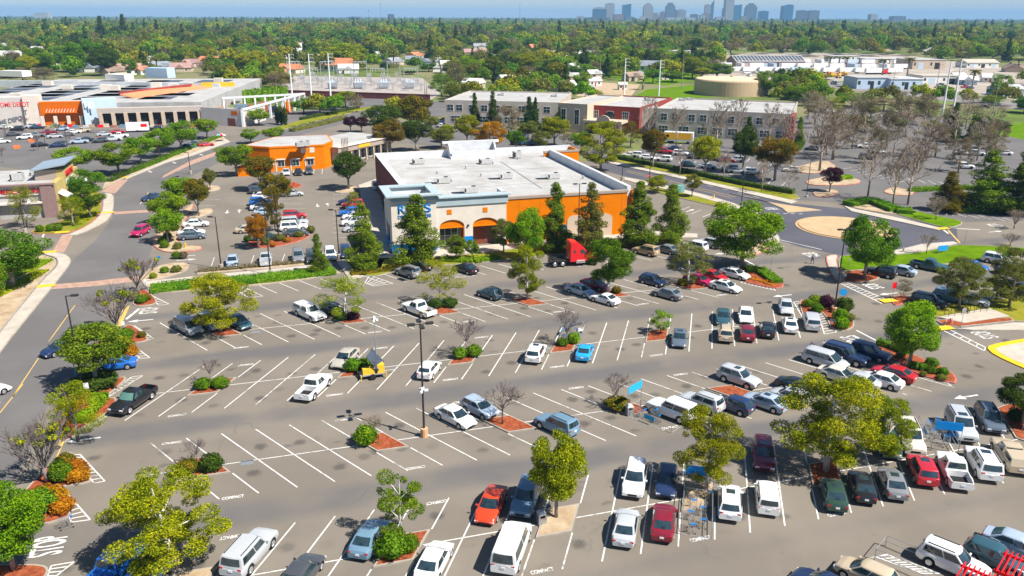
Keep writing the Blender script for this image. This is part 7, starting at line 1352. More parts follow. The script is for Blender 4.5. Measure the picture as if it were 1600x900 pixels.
IND = [(1150, 1258, 105, 96, 26, M('pinkish_wall', (.52, .38, .36), .9, var=.05, scale=.2), MT['roofwhite'], 'long pink warehouse with solar panels on its white roof', 6, True, True), (1092, 1140, 94, 84, 22, BM['beige'], MT['roofwhite'], 'tan warehouse left of the solar roofed one', 2, False, False), (1338, 1400, 139, 122, 18, BM['depotblue'], MT['roofgrey' if False else 'roofwhite'], 'pale blue office shed by the railway', 4, False, False), (1390, 1440, 140, 124, 20, BM['depotblue'], BM['roofgrey'], 'pale blue shed with a dark open bay by the railway', 3, False, False),
       (1425, 1476, 108, 94, 26, BM['beige'], MT['roofwhite'], 'cream warehouse at the back of the truck yard', 2, False, False), (1300, 1345, 96, 88, 18, BM['awning'], MT['roofwhite'], 'low white building behind the truck yard', 3, False, False), (1352, 1420, 100, 92, 16, BM['beige'], BM['roofgrey'], 'low brown building behind the truck yard', 3, False, False), (1440, 1500, 131, 119, 18, BM['awning'], MT['concrete'], 'flat tan-roofed shed between the masts and the yard', 2, False, False), (1562, 1600, 150, 139, 12, BM['depotblue'], BM['roofgrey'], 'small pale blue house by the far right pole', 2, True, False),
       (1510, 1560, 106, 98, 16, BM['awning'], MT['concrete'], 'tan-roofed building at the far right', 3, True, False), (990, 1018, 95, 86, 14, BM['awning'], MT['roofwhite'], 'white roofed shed behind the utility poles', 2, False, False), (1012, 1040, 96, 87, 14, BM['depotblue'], M('aqua_roof', (.25, .5, .58), .6), 'aqua roofed shed behind the utility poles', 2, False, False), (1042, 1090, 88, 80, 20, BM['cream'], MT['roofwhite'], 'white roofed shed beyond the aqua one', 3, False, False), (936, 962, 80, 72, 16, BM['awning'], MT['roofwhite'], 'white flat-roofed block left in the wood', 2, False, False), (970, 1000, 74, 67, 16, BM['awning'], MT['roofwhite'], 'white flat-roofed block in the wood behind the mast', 2, False, False),
       (1190, 1225, 52, 47, 30, BM['awning'], MT['roofwhite'], 'far white building below the skyline', 4, False, False), (1210, 1255, 50, 44, 40, BM['cream'], BM['officered'], 'far cream building with red end below the skyline', 4, False, False), (840, 880, 47, 41, 40, BM['awning'], MT['roofwhite'], 'far white building in the wood left of the skyline', 4, False, False), (958, 1010, 45, 40, 40, BM['awning'], MT['roofwhite'], 'far pale buildings below the pyramid tower', 4, False, False), (1470, 1560, 49, 44, 50, BM['cream'], BM['roofgrey'], 'far long building at the right horizon', 5, False, False), (1380, 1440, 40, 35, 60, BM['cream'], BM['officered'], 'far low reddish building at the right horizon', 5, False, False)]
for q in IND: shed(*q[:5], q[5], q[6], q[7], q[8], q[9], panels=q[10])
tw_ = shed(176, 187, 52, 39, 9, BM['cream'], BM['officered'], 'pale tower house with red roof among the left woods', 1, True); MB().box(4, 9, 2, 7, 8, 18).obj('tower', BM['cream'], tw_)
# trailers and trucks in the yard
for i in range(34):
 row = i // 12; x = 1122 + (i % 12) * 25 + row * 9; y = 113 - row * 7 + (x - 1120) * .008
 if row == 2: x += 40
 p = G(x, y); o = thing('semi_trailer', 'white box trailer parked in the truck yard', 'trailer', (p.x, p.y, 0), LA + R(rnd.choice((-8, -4, 80))), 'trailers in the truck yard')
 MB().box(-6, 6, -1.25, 1.25, 1.1, 4.0).obj('box', wm_ if i % 5 else BM['depotblue'], o); MB().box(-5.8, 5.8, -.6, .6, .85, 1.1).obj('frame', MT['darkmetal'], o)
 for a in (-4.8, -3.6):
  for sg in (-1, 1): MB().lathe([(.5, -.2), (.5, .2)], (0, 0, 0), 10).obj('wheel', MT['black'], o, (a, sg * 1.0, .5)).rotation_euler = (R(90), 0, 0)
p = G(1370, 116); o = thing('semi_truck', 'far white truck with a bright red cab in the yard', 'truck', (p.x, p.y, 0), LA - R(8)); MB().box(-9, 3, -1.25, 1.25, 1.1, 4.0).obj('box', wm_, o); MB().box(3.2, 6.4, -1.2, 1.2, .8, 3.6).box(6.4, 7.4, -1.1, 1.1, .8, 2.2).obj('cab', BM['redsign'], o); MB().box(-8, 6.5, -1, 1, .1, 1.1).obj('running_gear', MT['black'], o)
for i in range(24):
 x = rnd.uniform(1130, 1590); y = 134 + (x - 1300) * .026 + rnd.uniform(-9, -3) if x > 1300 else rnd.uniform(112, 120)
 pcar(x, y, ['sedan', 'pickup', 'suv', 'van'][i % 4], rnd.choice(['white', 'white', 'silver', 'navy', 'red', 'charcoal']), LA + R(rnd.choice((0, 90, 180))), 'vehicle parked among the trailers of the truck yard', 'cars in the truck yard', far=True)
for i, (x, y) in enumerate([(1455, 149), (1464, 150), (1472, 150), (1300, 120), (1310, 122), (1320, 119)]):
 p = G(x, y); o = thing('excavator', 'yellow digger standing in the yard by the railway', 'digger', (p.x, p.y, 0), rnd.uniform(0, 6), 'yellow diggers in the yard'); YM = BM['yelsign']
 MB().box(-2, 2, -1.4, -.8, 0, .9).box(-2, 2, .8, 1.4, 0, .9).obj('tracks', MT['black'], o); MB().box(-1.8, 1.4, -1.1, 1.1, .95, 2.2).box(.1, 1.3, -.2, 1.0, 2.2, 3.2).obj('cab', YM, o); MB().tube((1.2, -.4, 1.8), (3.4, -.4, 4.0), .25, .2, 5).tube((3.4, -.4, 4.0), (5.2, -.4, 1.8), .2, .15, 5).obj('boom', YM, o); MB().box(4.8, 5.6, -.9, .1, .9, 1.8).obj('bucket', MT['darkmetal'], o)

# ---------------------------------------------------------------- houses of the neighbourhood
RF = {k: M('roof_' + k, c_, .9, var=.12, scale=.6) for k, c_ in {'terracotta': (.50, .20, .10), 'grey': (.30, .31, .33), 'pale': (.58, .57, .55), 'brown': (.30, .22, .17), 'slate': (.22, .25, .29), 'rose': (.36, .22, .20)}.items()}
WLc = {k: M('wall_' + k, c_, .9, var=.05, scale=.5) for k, c_ in {'white': (.70, .68, .64), 'tan': (.52, .42, .31), 'cream': (.62, .56, .44), 'pink': (.52, .38, .34), 'blue': (.40, .50, .58)}.items()}
HOUSES = [(330, 100, 36, 'terracotta', 'tan', 'terracotta-roofed house at the left of the neighbourhood'), (300, 104, 24, 'rose', 'pink', 'rose-roofed house left of the terracotta one'), (349, 95, 22, 'slate', 'white', 'slate-roofed house behind the terracotta one'), (432, 120, 26, 'terracotta', 'white', 'low terracotta house behind the left mast'), (455, 114, 34, 'terracotta', 'cream', 'terracotta house between the first two masts'), (145, 112, 32, 'slate', 'white', 'dark-roofed long house behind the warehouse left'), (178, 118, 30, 'brown', 'tan', 'brown gabled house behind the warehouse'), (222, 116, 24, 'terracotta', 'white', 'small orange-roofed house behind the warehouse'), (232, 100, 26, 'grey', 'white', 'grey house behind the palm on the left'), (250, 110, 34, 'slate', 'white', 'dark house below the palm on the left'), (285, 112, 30, 'rose', 'tan', 'rose house right of the left palm'), (280, 82, 30, 'pale', 'white', 'pale long house high on the left'), (545, 114, 30, 'pale', 'white', 'white-roofed house behind the substation'), (614, 102, 34, 'grey', 'tan', 'grey-roofed tan house above the substation'), (648, 92, 26, 'terracotta', 'tan', 'orange-roofed two-storey house above the substation'), (660, 102, 26, 'slate', 'blue', 'slate house right above the substation'), (645, 98, 22, 'slate', 'tan', 'dark house under the orange-roofed one'), (682, 112, 16, 'pale', 'white', 'small white house right of the substation'), (740, 138, 30, 'pale', 'tan', 'pale house left of the office roof'), (795, 132, 30, 'pale', 'white', 'white gabled house above the office left wing'), (788, 140, 24, 'pale', 'cream', 'white-roofed house touching the office left wing'), (882, 142, 30, 'pale', 'white', 'nearest white house behind the office centre'), (888, 126, 26, 'pale', 'tan', 'pale house behind the nearest white one'), (926, 134, 22, 'pale', 'white', 'white house by the bare earth lot'), (928, 122, 24, 'pale', 'tan', 'pale gable by the utility pole'), (916, 146, 20, 'grey', 'white', 'grey house at the edge of the bare earth lot'), (988, 126, 26, 'brown', 'tan', 'brown house beside the left rear mast'), (972, 140, 12, 'pale', 'white', 'small shed beside the left rear mast'), (998, 122, 16, 'slate', 'blue', 'blue house behind the left rear mast'), (1038, 124, 12, 'pale', 'white', 'tiny white shed in the green field'), (745, 86, 40, 'rose', 'pink', 'long mauve-roofed block in the woods'), (752, 76, 24, 'grey', 'cream', 'grey roofed block behind the mauve one'), (692, 78, 22, 'slate', 'white', 'slate-roofed house in the woods'), (772, 100, 20, 'pale', 'white', 'white house right of the mauve block'), (760, 108, 18, 'grey', 'white', 'grey-roofed house in the bushes'), (838, 122, 22, 'brown', 'tan', 'brown house in the trees behind the office'), (820, 124, 18, 'pale', 'white', 'white gable in the trees behind the office'), (884, 98, 26, 'pale', 'white', 'pale house deep in the trees'), (450, 92, 26, 'grey', 'white', 'grey house between the masts, deep in trees'), (502, 96, 24, 'rose', 'tan', 'rose house behind the right mast'), (465, 85, 22, 'pale', 'white', 'pale house high between the masts'), (580, 64, 18, 'terracotta', 'cream', 'orange speck house in the woods'), (440, 68, 24, 'grey', 'white', 'far house left of the masts'), (180, 48, 12, 'terracotta', 'white', 'red-roofed house below the pale tower'), (1495, 126, 20, 'pale', 'white', 'white shed right of the two far masts'), (1510, 132, 26, 'pale', 'blue', 'pale shed by the far right palm'), (1580, 112, 30, 'brown', 'tan', 'brown-roofed house at the far right edge'), (1545, 128, 22, 'pale', 'white', 'white house behind the far right tree'), (60, 82, 24, 'pale', 'white', 'pale house in the left woods'), (98, 92, 20, 'grey', 'white', 'grey house in the left woods'), (10, 76, 22, 'pale', 'white', 'pale house at the far left'), (380, 84, 22, 'grey', 'white', 'grey house in the woods left of the masts'), (700, 60, 16, 'pale', 'white', 'white speck house in the central woods'), (1140, 70, 18, 'pale', 'white', 'white speck house in the right woods'), (660, 66, 14, 'pale', 'cream', 'cream speck house in the central woods')]
for i, (x, y, w_, rf_, wl_, lb) in enumerate(HOUSES):
 p = G(x, y); wm2 = w_ * mpp(p); dp = min(wm2 * .8, 11); h = 3.0; o = thing('house', lb, 'house', (p.x, p.y, 0), R(rnd.choice((-20, 10, 25, 70, 100))))
 MB().box(-wm2 / 2, wm2 / 2, -dp / 2, dp / 2, 0, h).obj('wall', WLc[wl_], o)
 hw_ = dp / 2 + .5; MB().xprism([(-hw_, h - .1), (hw_, h - .1), (0, h + dp * .30)], -wm2 / 2 - .5, wm2 / 2 + .5).obj('roof', RF[rf_], o)
 for k in (-.28, .28): f = MB().box(-.8, .8, -.06, .02, 0, 1.3).obj('window', MT['whitemetal'], o, (k * wm2, -dp / 2, 1)); MB().box(-.65, .65, -.08, -.061, .12, 1.18).obj('pane', MT['winglass'], f)
 MB().box(-.5, .5, -.05, .02, 0, 2.1).obj('door', BM['rust'], o, (0, -dp / 2, 0)); MB().box(wm2 * .2, wm2 * .2 + .8, .5, 1.3, h, h + dp * .36).obj('chimney', BM['brownred'], o)
 if wm2 > 9: MB().yprism([(-wm2 * .25, h - .1), (wm2 * .25, h - .1), (0, h + dp * .22)], -dp / 2 - 2.4, 0).obj('porch_roof', RF[rf_], o); MB().box(-wm2 * .22, wm2 * .22, -dp / 2 - 2.0, -dp / 2, 0, h - .1).obj('porch_wing', WLc[wl_], o)
# overpass behind the left woods
a, b = G(190, 92), G(290, 86); dd = b - a; o = thing('overpass', 'pale concrete overpass crossing the left woods', 'bridge', (a.x, a.y, 0), math.atan2(dd.y, dd.x)); MB().box(0, dd.length, 0, 10, 5, 6.6).obj('deck', MT['concrete'], o)
for k in range(6): MB().box(k * dd.length / 5 - .6, k * dd.length / 5 + .6, 3, 7, 0, 5).obj('pier', MT['concrete'], o)

# ---------------------------------------------------------------- downtown skyline
def tower_mat(name, c, g, sx=.12, sz=.25):
 m = bpy.data.materials.new(name); m.use_nodes = True; n = m.node_tree.nodes; l = m.node_tree.links; b = n['Principled BSDF']; b.inputs['Roughness'].default_value = .35
 tc = n.new('ShaderNodeTexCoord'); sp = n.new('ShaderNodeSeparateXYZ'); l.new(tc.outputs['Object'], sp.inputs[0])
 hz = math_(n, l, 'ADD', sp.outputs[0], sp.outputs[1])
 f1 = math_(n, l, 'FRACT', math_(n, l, 'MULTIPLY', hz, sx)); f2 = math_(n, l, 'FRACT', math_(n, l, 'MULTIPLY', sp.outputs[2], sz))
 c, g = tuple(v * .55 for v in c), tuple(v * .55 for v in g)
 k = math_(n, l, 'MULTIPLY', math_(n, l, 'GREATER_THAN', f1, .35), math_(n, l, 'GREATER_THAN', f2, .3)); l.new(mixc(n, l, k, c, g), b.inputs['Base Color']); return m
TM = {'glassblue': tower_mat('tower_blue_glass', (.10, .24, .36), (.04, .17, .30)), 'pale': tower_mat('tower_pale_stone', (.60, .57, .54), (.34, .36, .38)), 'bluegrey': tower_mat('tower_blue_grey', (.22, .28, .35), (.10, .15, .21)), 'dark': tower_mat('tower_dark', (.20, .21, .25), (.13, .14, .18)), 'deep': tower_mat('tower_deep_blue', (.05, .22, .42), (.03, .15, .32)), 'tan': tower_mat('tower_tan', (.42, .35, .28), (.30, .26, .22)), 'ochre': tower_mat('tower_ochre', (.45, .33, .12), (.3, .22, .1)), 'rose': tower_mat('tower_rose', (.42, .28, .27), (.3, .22, .22)), 'white': tower_mat('tower_white', (.72, .72, .70), (.5, .52, .54))}
SKY = [(925, 945, 11, 'glassblue', 'broad blue glass tower at the left of the skyline', 'dome'), (945, 957, 5, 'pale', 'tall pale stone tower beside the broad blue one', 'flat'), (912, 950, 27, 'dark', 'long dark slab below the broad blue tower', 'flat'), (958, 971, 22, 'rose', 'low pinkish block right of the pale tower', 'flat'), (971, 983, 6, 'glassblue', 'blue-topped white tower second from the left cluster', 'slope'), (975, 988, 26, 'bluegrey', 'low dark block below the blue-topped tower', 'flat'), (1004, 1017, 5, 'pale', 'stepped pale tower left of the pyramid', 'step'), (999, 1008, 25, 'white', 'low white block left of the pyramid', 'flat'), (1007, 1034, 20, 'tan', 'tan stepped pyramid building', 'pyramid'), (1030, 1040, 18, 'rose', 'pinkish block right of the pyramid', 'flat'), (1039, 1051, 4, 'bluegrey', 'dark blue-grey tower right of the pyramid', 'step'), (1050, 1056, 15, 'bluegrey', 'narrow annex of the dark blue-grey tower', 'flat'), (1058, 1069, 13, 'pale', 'pale tower with a thin spire', 'spire'), (1040, 1082, 27, 'white', 'long white podium low in the skyline', 'flat'), (1078, 1088, 22, 'bluegrey', 'small grey block in the middle of the skyline', 'flat'), (1092, 1100, 23, 'pale', 'small pale block left of the sail tower', 'flat'), (1099, 1107, 7, 'pale', 'pale shaft of the sail-shaped tower', 'flat'), (1105, 1112, 1, 'glassblue', 'blue glass sail rising to a point', 'sail'), (1097, 1106, 21, 'ochre', 'ochre block below the sail tower', 'flat'), (1106, 1112, 21, 'bluegrey', 'dark block below the sail tower', 'flat'), (1130, 1142, -3, 'pale', 'tallest stone and glass tower', 'flat'), (1128, 1142, 12, 'glassblue', 'teal lower front of the tallest tower', 'flat'), (1142, 1154, 7, 'deep', 'deep blue glass tower beside the tallest', 'slope'), (1163, 1178, 5, 'bluegrey', 'blocky dark tower with stepped crown', 'step'), (1184, 1197, 17, 'deep', 'shorter deep blue block', 'flat'), (1220, 1234, 7, 'deep', 'bright blue tower standing alone', 'notch'), (1244, 1257, 16, 'dark', 'left of the twin dark slabs at the right of the skyline', 'flat'), (1261, 1275, 16, 'dark', 'right of the twin dark slabs at the right of the skyline', 'flat'), (900, 911, 25, 'white', 'low white block at the left end of the skyline', 'flat'), (1357, 1367, 22, 'pale', 'lone pale block right of the skyline', 'flat'), (1392, 1410, 25, 'bluegrey', 'low grey block far right of the skyline', 'flat'), (1118, 1130, 26, 'white', 'low white block left of the tallest tower', 'flat'), (605, 614, 22, 'dark', 'small dark block on the left horizon', 'flat'), (545, 560, 26, 'bluegrey', 'low blue block on the left horizon', 'flat'), (56, 76, 20, 'white', 'white cluster on the far left horizon', 'flat'), (1156, 1164, 25, 'tan', 'low tan block right of the deep blue tower', 'flat')]
SD = 4700.0
for i, (x0, x1, ty, mt_, lb, cap_) in enumerate(SKY):
 yb = SD + (i % 5) * 60 - (250 if ty > 20 else 0); sc_ = yb * math.cos(PITCH) / F_PX * 1.02; xc = ((x0 + x1) / 2 - 800) * yb * 1.0 / (F_PX * math.cos(PITCH) + (450 - 26) * math.sin(PITCH)); wd_ = (x1 - x0) * sc_ * 1.06; h = top_h(Vector((xc, yb, 0)), ty); dp = min(wd_, 55)
 o = thing('skyscraper' if ty < 16 else 'city_block', lb, 'tower' if ty < 16 else 'building', (xc, yb, 0), R((i * 7) % 12 - 6)); m_ = TM[mt_]
 if cap_ == 'pyramid':
  for k in range(6): f = 1 - k * .13; MB().box(-wd_ / 2 * f, wd_ / 2 * f, -dp / 2 * f, dp / 2 * f, h * k / 6, h * (k + 1) / 6).obj('tier', m_, o)
  continue
 if cap_ == 'sail': MB().yprism([(-wd_ / 2, 0), (wd_ / 2, 0), (wd_ / 2, h), (-wd_ / 2, h * .62)], -dp / 3, dp / 3).obj('shaft', m_, o); continue
 hb = h * {'dome': .88, 'slope': .88, 'step': .82, 'spire': .86, 'notch': .9}.get(cap_, .97)
 MB().box(-wd_ / 2, wd_ / 2, -dp / 2, dp / 2, 0, hb).obj('shaft', m_, o)
 if cap_ == 'dome': MB().yprism([(wd_ * .45 * math.cos(math.pi * k / 8), hb + (h - hb) * math.sin(math.pi * k / 8)) for k in range(9)], -dp / 2.2, dp / 2.2).obj('crown', TM['white'], o)
 elif cap_ == 'slope': MB().yprism([(-wd_ / 2, hb), (wd_ / 2, hb), (wd_ / 2, h), (-wd_ / 2, hb + (h - hb) * .5)], -dp / 2.01, dp / 2.01).obj('crown', TM['deep'], o)
 elif cap_ == 'step': MB().box(-wd_ * .4, wd_ * .4, -dp * .4, dp * .4, hb, h * .92).obj('crown', m_, o); MB().box(-wd_ * .22, wd_ * .22, -dp * .22, dp * .22, h * .92, h).obj('cap', m_, o)
 elif cap_ == 'spire': MB().box(-wd_ * .4, wd_ * .2, -dp * .4, dp * .4, hb, h * .94).obj('crown', m_, o); MB().tube((wd_ * .42, 0, hb), (wd_ * .42, 0, h * 1.1), 1.6, .6, 5).obj('spire', TM['white'], o)
 elif cap_ == 'notch': MB().yprism([(-wd_ * .5, hb), (wd_ * .5, hb), (wd_ * .5, h * .96), (wd_ * .3, h), (0, h), (-wd_ * .1, h * .95), (-wd_ * .5, h * .93)], -dp / 2.02, dp / 2.02).obj('crown', m_, o)
 else: MB().box(-wd_ * .3, wd_ * .3, -dp * .3, dp * .3, hb, h).obj('roof_plant', TM['dark'], o)
for x, ty, lb in ((575, 15, 'thin antenna mast on the left horizon'), (594, 4, 'taller thin antenna mast on the left horizon'), (811, 4, 'thin antenna mast left of the skyline')):
 p = Vector(((x - 800) * 4000 / (F_PX * math.cos(PITCH) + 424 * math.sin(PITCH)), 4000, 0)); h = top_h(p, ty); o = thing('antenna_mast', lb, 'mast', p, 0); MB().tube((0, 0, 0), (0, 0, h), 1.6, .5, 5).obj('shaft', sm, o); MB().lathe([(3, 0), (3, 4)], (0, 0, h * .9), 6).obj('platform', sm, o)


# ================================================================== STREET FURNITURE
def lamp(bx, by, ty, label, heads=1, base='polebase', hz=None, r0=.11, cams=False, bh=.9):
 p = G(bx, by); h = top_h(p, ty); o = thing('lamp_post', label, 'lamp post', (p.x, p.y, 0), LA if hz is None else hz)
 MB().lathe([(.36, 0), (.36, bh), (.30, bh + .03)], n=12).obj('base', MT[base], o); MB().tube((0, 0, bh), (0, 0, h), r0, r0 * .62, 8).obj('pole', MT['darkmetal'], o)
 angs = {1: [0], 2: [0, math.pi], 4: [0, math.pi / 2, math.pi, 1.5 * math.pi]}[heads]
 for a in angs:
  dx, dy = math.cos(a), math.sin(a); MB().tube((0, 0, h - .06), (dx * .55, dy * .55, h - .02), .045, .045, 5).obj('arm', MT['darkmetal'], o)
  hd_ = MB().cbox((dx * .85, dy * .85, h), (.7, .42, .16), a).obj('lamp_head', MT['darkmetal'], o); MB().cbox((dx * .85, dy * .85, h - .085), (.5, .3, .02), a).obj('lens', MT['headlamp'], hd_)
 if cams:
  for k in range(3): a = k * 2.1; MB().cbox((math.cos(a) * .35, math.sin(a) * .35, h * .42), (.34, .16, .18), a).obj('camera', MT['whitemetal'], o)
  MB().cbox((0, 0, h * .44), (.3, .3, .3), 0).obj('camera_mount', MT['whitemetal'], o)
 return o
lamp(131, 614, 462, 'tall dark lamp post leaning over the left road tree', hz=R(10))
lamp(663, 682, 506, 'tall four-headed lamp post with orange base and white cameras', 4, cams=True)
lamp(1303, 490, 358, 'tall lamp post with orange base on the row end island', 2)
lamp(423, 431, 318, 'lamp post standing in the long hedge strip', 2, 'kerb'); lamp(346, 421, 339, 'lamp post at the left of the hedge-side bays', 1, 'kerb', R(170)); lamp(530, 405, 328, 'lamp post by the dark blue SUV near the store', 1, 'kerb', R(170)); lamp(436, 377, 305, 'lamp post on the side lot island', 2, 'kerb')
lamp(903, 380, 287, 'two-headed lamp post before the orange store wall', 2, 'kerb'); lamp(276, 318, 276, 'short lamp post by the side lot trees', 1, 'kerb'); lamp(298, 272, 238, 'lamp post beside the curved road', 1, 'kerb', R(170)); lamp(40, 364, 316, 'lamp post before the tire shop', 1, 'kerb'); lamp(1158, 322, 271, 'lamp post on the upper road walk', 1, 'kerb'); lamp(1014, 292, 236, 'lamp post by the red stop sign', 2, 'kerb'); lamp(972, 282, 262, 'short lamp at the store back right corner', 1, 'kerb')
for q, lb in (((72, 232, 198), 'lamp post in the home-improvement lot, left one'), ((106, 232, 196), 'lamp post in the home-improvement lot, right one'), ((597, 240, 215), 'pale lamp post behind the store back wall, left one'), ((690, 232, 214), 'pale lamp post behind the store back wall, right one'), ((447, 265, 232), 'pale lamp post before the orange building'), ((1260, 308, 248), 'grey street lamp at the office drive'), ((180, 193, 158), 'lamp post before the warehouse colonnade')): lamp(*q, lb, 2, 'kerb', r0=.08, bh=.4)

def sign(bx, by, ty, label, kind='board', mat=None, w_=.5, face=None):
 p = G(bx, by); h = max(1.2, top_h(p, ty)); o = thing('road_sign', label, 'sign', (p.x, p.y, 0.0), LA if face is None else face); MB().tube((0, 0, 0), (0, 0, h), .035, .03, 5).obj('post', MT['metal'], o)
 if kind == 'stop': g = MB().yprism([(.38 * math.cos(R(22.5 + 45 * k)), h - .4 + .38 * math.sin(R(22.5 + 45 * k))) for k in range(8)], -.06, -.04).obj('plate', mat, o); letters('STOP', .6, .22, MT['whitemetal'], o, (0, -.062, h - .4), FRONT, .006, 'word') if mat == BM['redsign'] else None
 elif kind == 'round': MB().yprism([(.42 * math.cos(R(30 * k)), h - .45 + .42 * math.sin(R(30 * k))) for k in range(12)], -.16, -.13).obj('plate', mat, o)
 else: MB().box(-w_ / 2, w_ / 2, -.06, -.04, h - w_ * 1.3, h).obj('plate', mat, o)
sign(1013, 292, 272, 'red octagonal stop sign at the upper road drive', 'stop', BM['redsign']); sign(1394, 467, 441, 'small red and white sign on the kerbed island', 'board', BM['redsign'], .7); sign(1501, 512, 480, 'grey-backed stop sign by the bicycle racks', 'stop', MT['metal']); sign(138, 622, 598, 'white sign on a post beside the dark roadside tree', 'board', MT['whitemetal']); sign(194, 518, 502, 'white sign beside the stop lettering', 'board', MT['whitemetal'], .4); sign(228, 448, 436, 'small white marker at the hedge strip', 'board', MT['whitemetal'], .3); sign(250, 415, 400, 'blue and white sign at the side lot entrance', 'board', BM['signblue'], .5); sign(1389, 560, 534, 'thin sign post beside the ball-shaped tree', 'board', MT['metal'], .3); sign(1204, 424, 400, 'thin sign post at the roundabout exit', 'board', MT['metal'], .3); sign(1596, 678, 640, 'sign post at the right edge island', 'board', MT['whitemetal'], .4); sign(1507, 380, 360, 'sign post at the roundabout east arm', 'board', MT['metal'], .4); sign(1325, 420, 404, 'sign post on the corner lawn', 'board', MT['metal'], .3); sign(1476, 350, 334, 'sign post on the upper lawn', 'board', MT['metal'], .3); sign(1415, 575, 560, 'short sign among the mulch shrubs', 'board', MT['metal'], .3)
p = G(1307, 455, 3.2); q = G(1303, 489); tag(MB().yprism([(.5 * math.cos(R(30 * k)), .5 * math.sin(R(30 * k))) for k in range(12)], -.03, .03).box(-.5, -.3, .03, .12, -.06, .06).obj('round_sign', M('sky_blue_sign', (.02, .30, .72), .4), None, (q.x + .75, q.y - .3, 3.1)), 'round blue sign hung on the tall island lamp', 'sign')
p = G(118, 590); tag(MB().yprism([(.5 * math.cos(R(30 * k)), 3.2 + .5 * math.sin(R(30 * k))) for k in range(12)], -.03, .03).tube((0, .08, 0), (0, .08, 3.2), .05, .05, 5).obj('round_sign', bpy.data.materials['sky_blue_sign'], None, (p.x, p.y, 0)), 'round blue sign beside the tall left lamp', 'sign')
p = G(1472, 396); o = thing('lawn_sign', 'small bright blue sign on the lawn by the roundabout', 'sign', (p.x, p.y, 0), LA); MB().box(-1.0, 1.0, -.05, .05, .5, 1.4).obj('board', bpy.data.materials['sky_blue_sign'], o); MB().box(-.8, -.7, -.03, .03, 0, .5).box(.7, .8, -.03, .03, 0, .5).obj('legs', MT['metal'], o)

def hydrant(x, y, mat, label):
 p = G(x, y); o = thing('fire_hydrant', label, 'hydrant', (p.x, p.y, .12), LA); MB().lathe([(.2, 0), (.2, .06), (.13, .08), (.13, .55), (.17, .58), (.15, .72), (.05, .8)], n=10).obj('barrel', mat, o); MB().tube((-.25, 0, .42), (.25, 0, .42), .06, .06, 6).obj('outlets', mat, o)
hydrant(290, 388, MT['tactile'], 'yellow fire hydrant on the side lot island'); hydrant(1411, 395, BM['beige'], 'pale fire hydrant on the roundabout lawn walk'); hydrant(1115, 311, MT['tactile'], 'yellow hydrant beside the upper road walk'); hydrant(1483, 507, BM['redsign'], 'red hydrant beside the bicycle racks'); hydrant(460, 290, BM['redsign'], 'red hydrant on the small side lot island')
p = G(1061, 301); o = thing('utility_cabinet', 'green utility cabinet by the upper road walk', 'cabinet', (p.x, p.y, 0), LA); MB().box(-1.0, 1.0, -.7, .7, .1, 1.7).obj('body', M('cabinet_green', (.16, .36, .33), .6, var=.05, scale=1), o); MB().box(-.02, .02, -.715, -.7, .2, 1.6).obj('door_gap', MT['darkmetal'], o); MB().box(-1.1, 1.1, -.8, .8, 0, .1).obj('plinth', MT['concrete'], o)
def bin_(x, y, label):
 p = G(x, y); o = thing('trash_can', label, 'trash can', (p.x, p.y, 0), LA); MB().box(-.33, .33, -.33, .33, 0, .95).obj('body', MT['metal'], o); MB().add([(-.36, -.36, .95), (.36, -.36, .95), (.36, .36, .95), (-.36, .36, .95), (-.2, -.2, 1.2), (.2, -.2, 1.2), (.2, .2, 1.2), (-.2, .2, 1.2)], [(0, 1, 5, 4), (1, 2, 6, 5), (2, 3, 7, 6), (3, 0, 4, 7), (4, 5, 6, 7)]).obj('lid', BM['hvac'], o); MB().box(-.2, .2, -.345, -.33, .7, .9).obj('slot', MT['black'], o)
bin_(983, 648, 'grey trash can beside the cyan-signed corral'); bin_(905, 527, 'grey trash can by the corral behind the twin shrubs'); bin_(846, 818, 'grey trash can on the bare-earth island by the white van'); bin_(1161, 372, 'dark litter bin at the walk by the billowing tree')

# shopping carts
def cart_parts():
 b = MB()
 for k in range(6):
  y = -.26 + k * .104; b.tube((-.42, y, .95), (.45, y * .8, .88), .008, .008, 3); b.tube((-.38, y, .45), (.42, y * .8, .55), .008, .008, 3)
 for k in range(9):
  x = -.40 + k * .105; b.tube((x, -.27, .94 - k * .008), (x, -.24, .48 + k * .01), .008, .008, 3); b.tube((x, .27, .94 - k * .008), (x, .24, .48 + k * .01), .008, .008, 3)
 b.tube((-.42, -.27, .95), (-.38, -.25, .45), .012, .012, 4).tube((-.42, .27, .95), (-.38, .25, .45), .012, .012, 4).tube((.45, -.22, .88), (.45, .22, .88), .012, .012, 4).tube((-.42, -.27, .95), (.45, -.22, .88), .012, .012, 4).tube((-.42, .27, .95), (.45, .22, .88), .012, .012, 4)
 f = MB().tube((-.4, -.25, .45), (-.45, -.25, .15), .014, .014, 4).tube((-.4, .25, .45), (-.45, .25, .15), .014, .014, 4).tube((-.45, -.25, .15), (.42, -.2, .15), .014, .014, 4).tube((-.45, .25, .15), (.42, .2, .15), .014, .014, 4).tube((.42, -.2, .15), (.1, -.22, .5), .014, .014, 4).tube((.42, .2, .15), (.1, .22, .5), .014, .014, 4)
 w_ = MB()
 for x, y in ((-.45, -.25), (-.45, .25), (.42, -.2), (.42, .2)): w_.tube((x, y - .02, .06), (x, y + .02, .06), .06, .06, 8)
 h = MB().tube((-.5, -.28, 1.0), (-.5, .28, 1.0), .022, .022, 6).tube((-.5, -.27, 1.0), (-.42, -.27, .93), .012, .012, 4).tube((-.5, .27, 1.0), (-.42, .27, .93), .012, .012, 4).box(-.47, -.36, -.2, .2, .84, .87)
 return b.mesh('basket'), f.mesh('frame'), w_.mesh('wheels'), h.mesh('handle')
CB, CF, CW, CH = cart_parts()
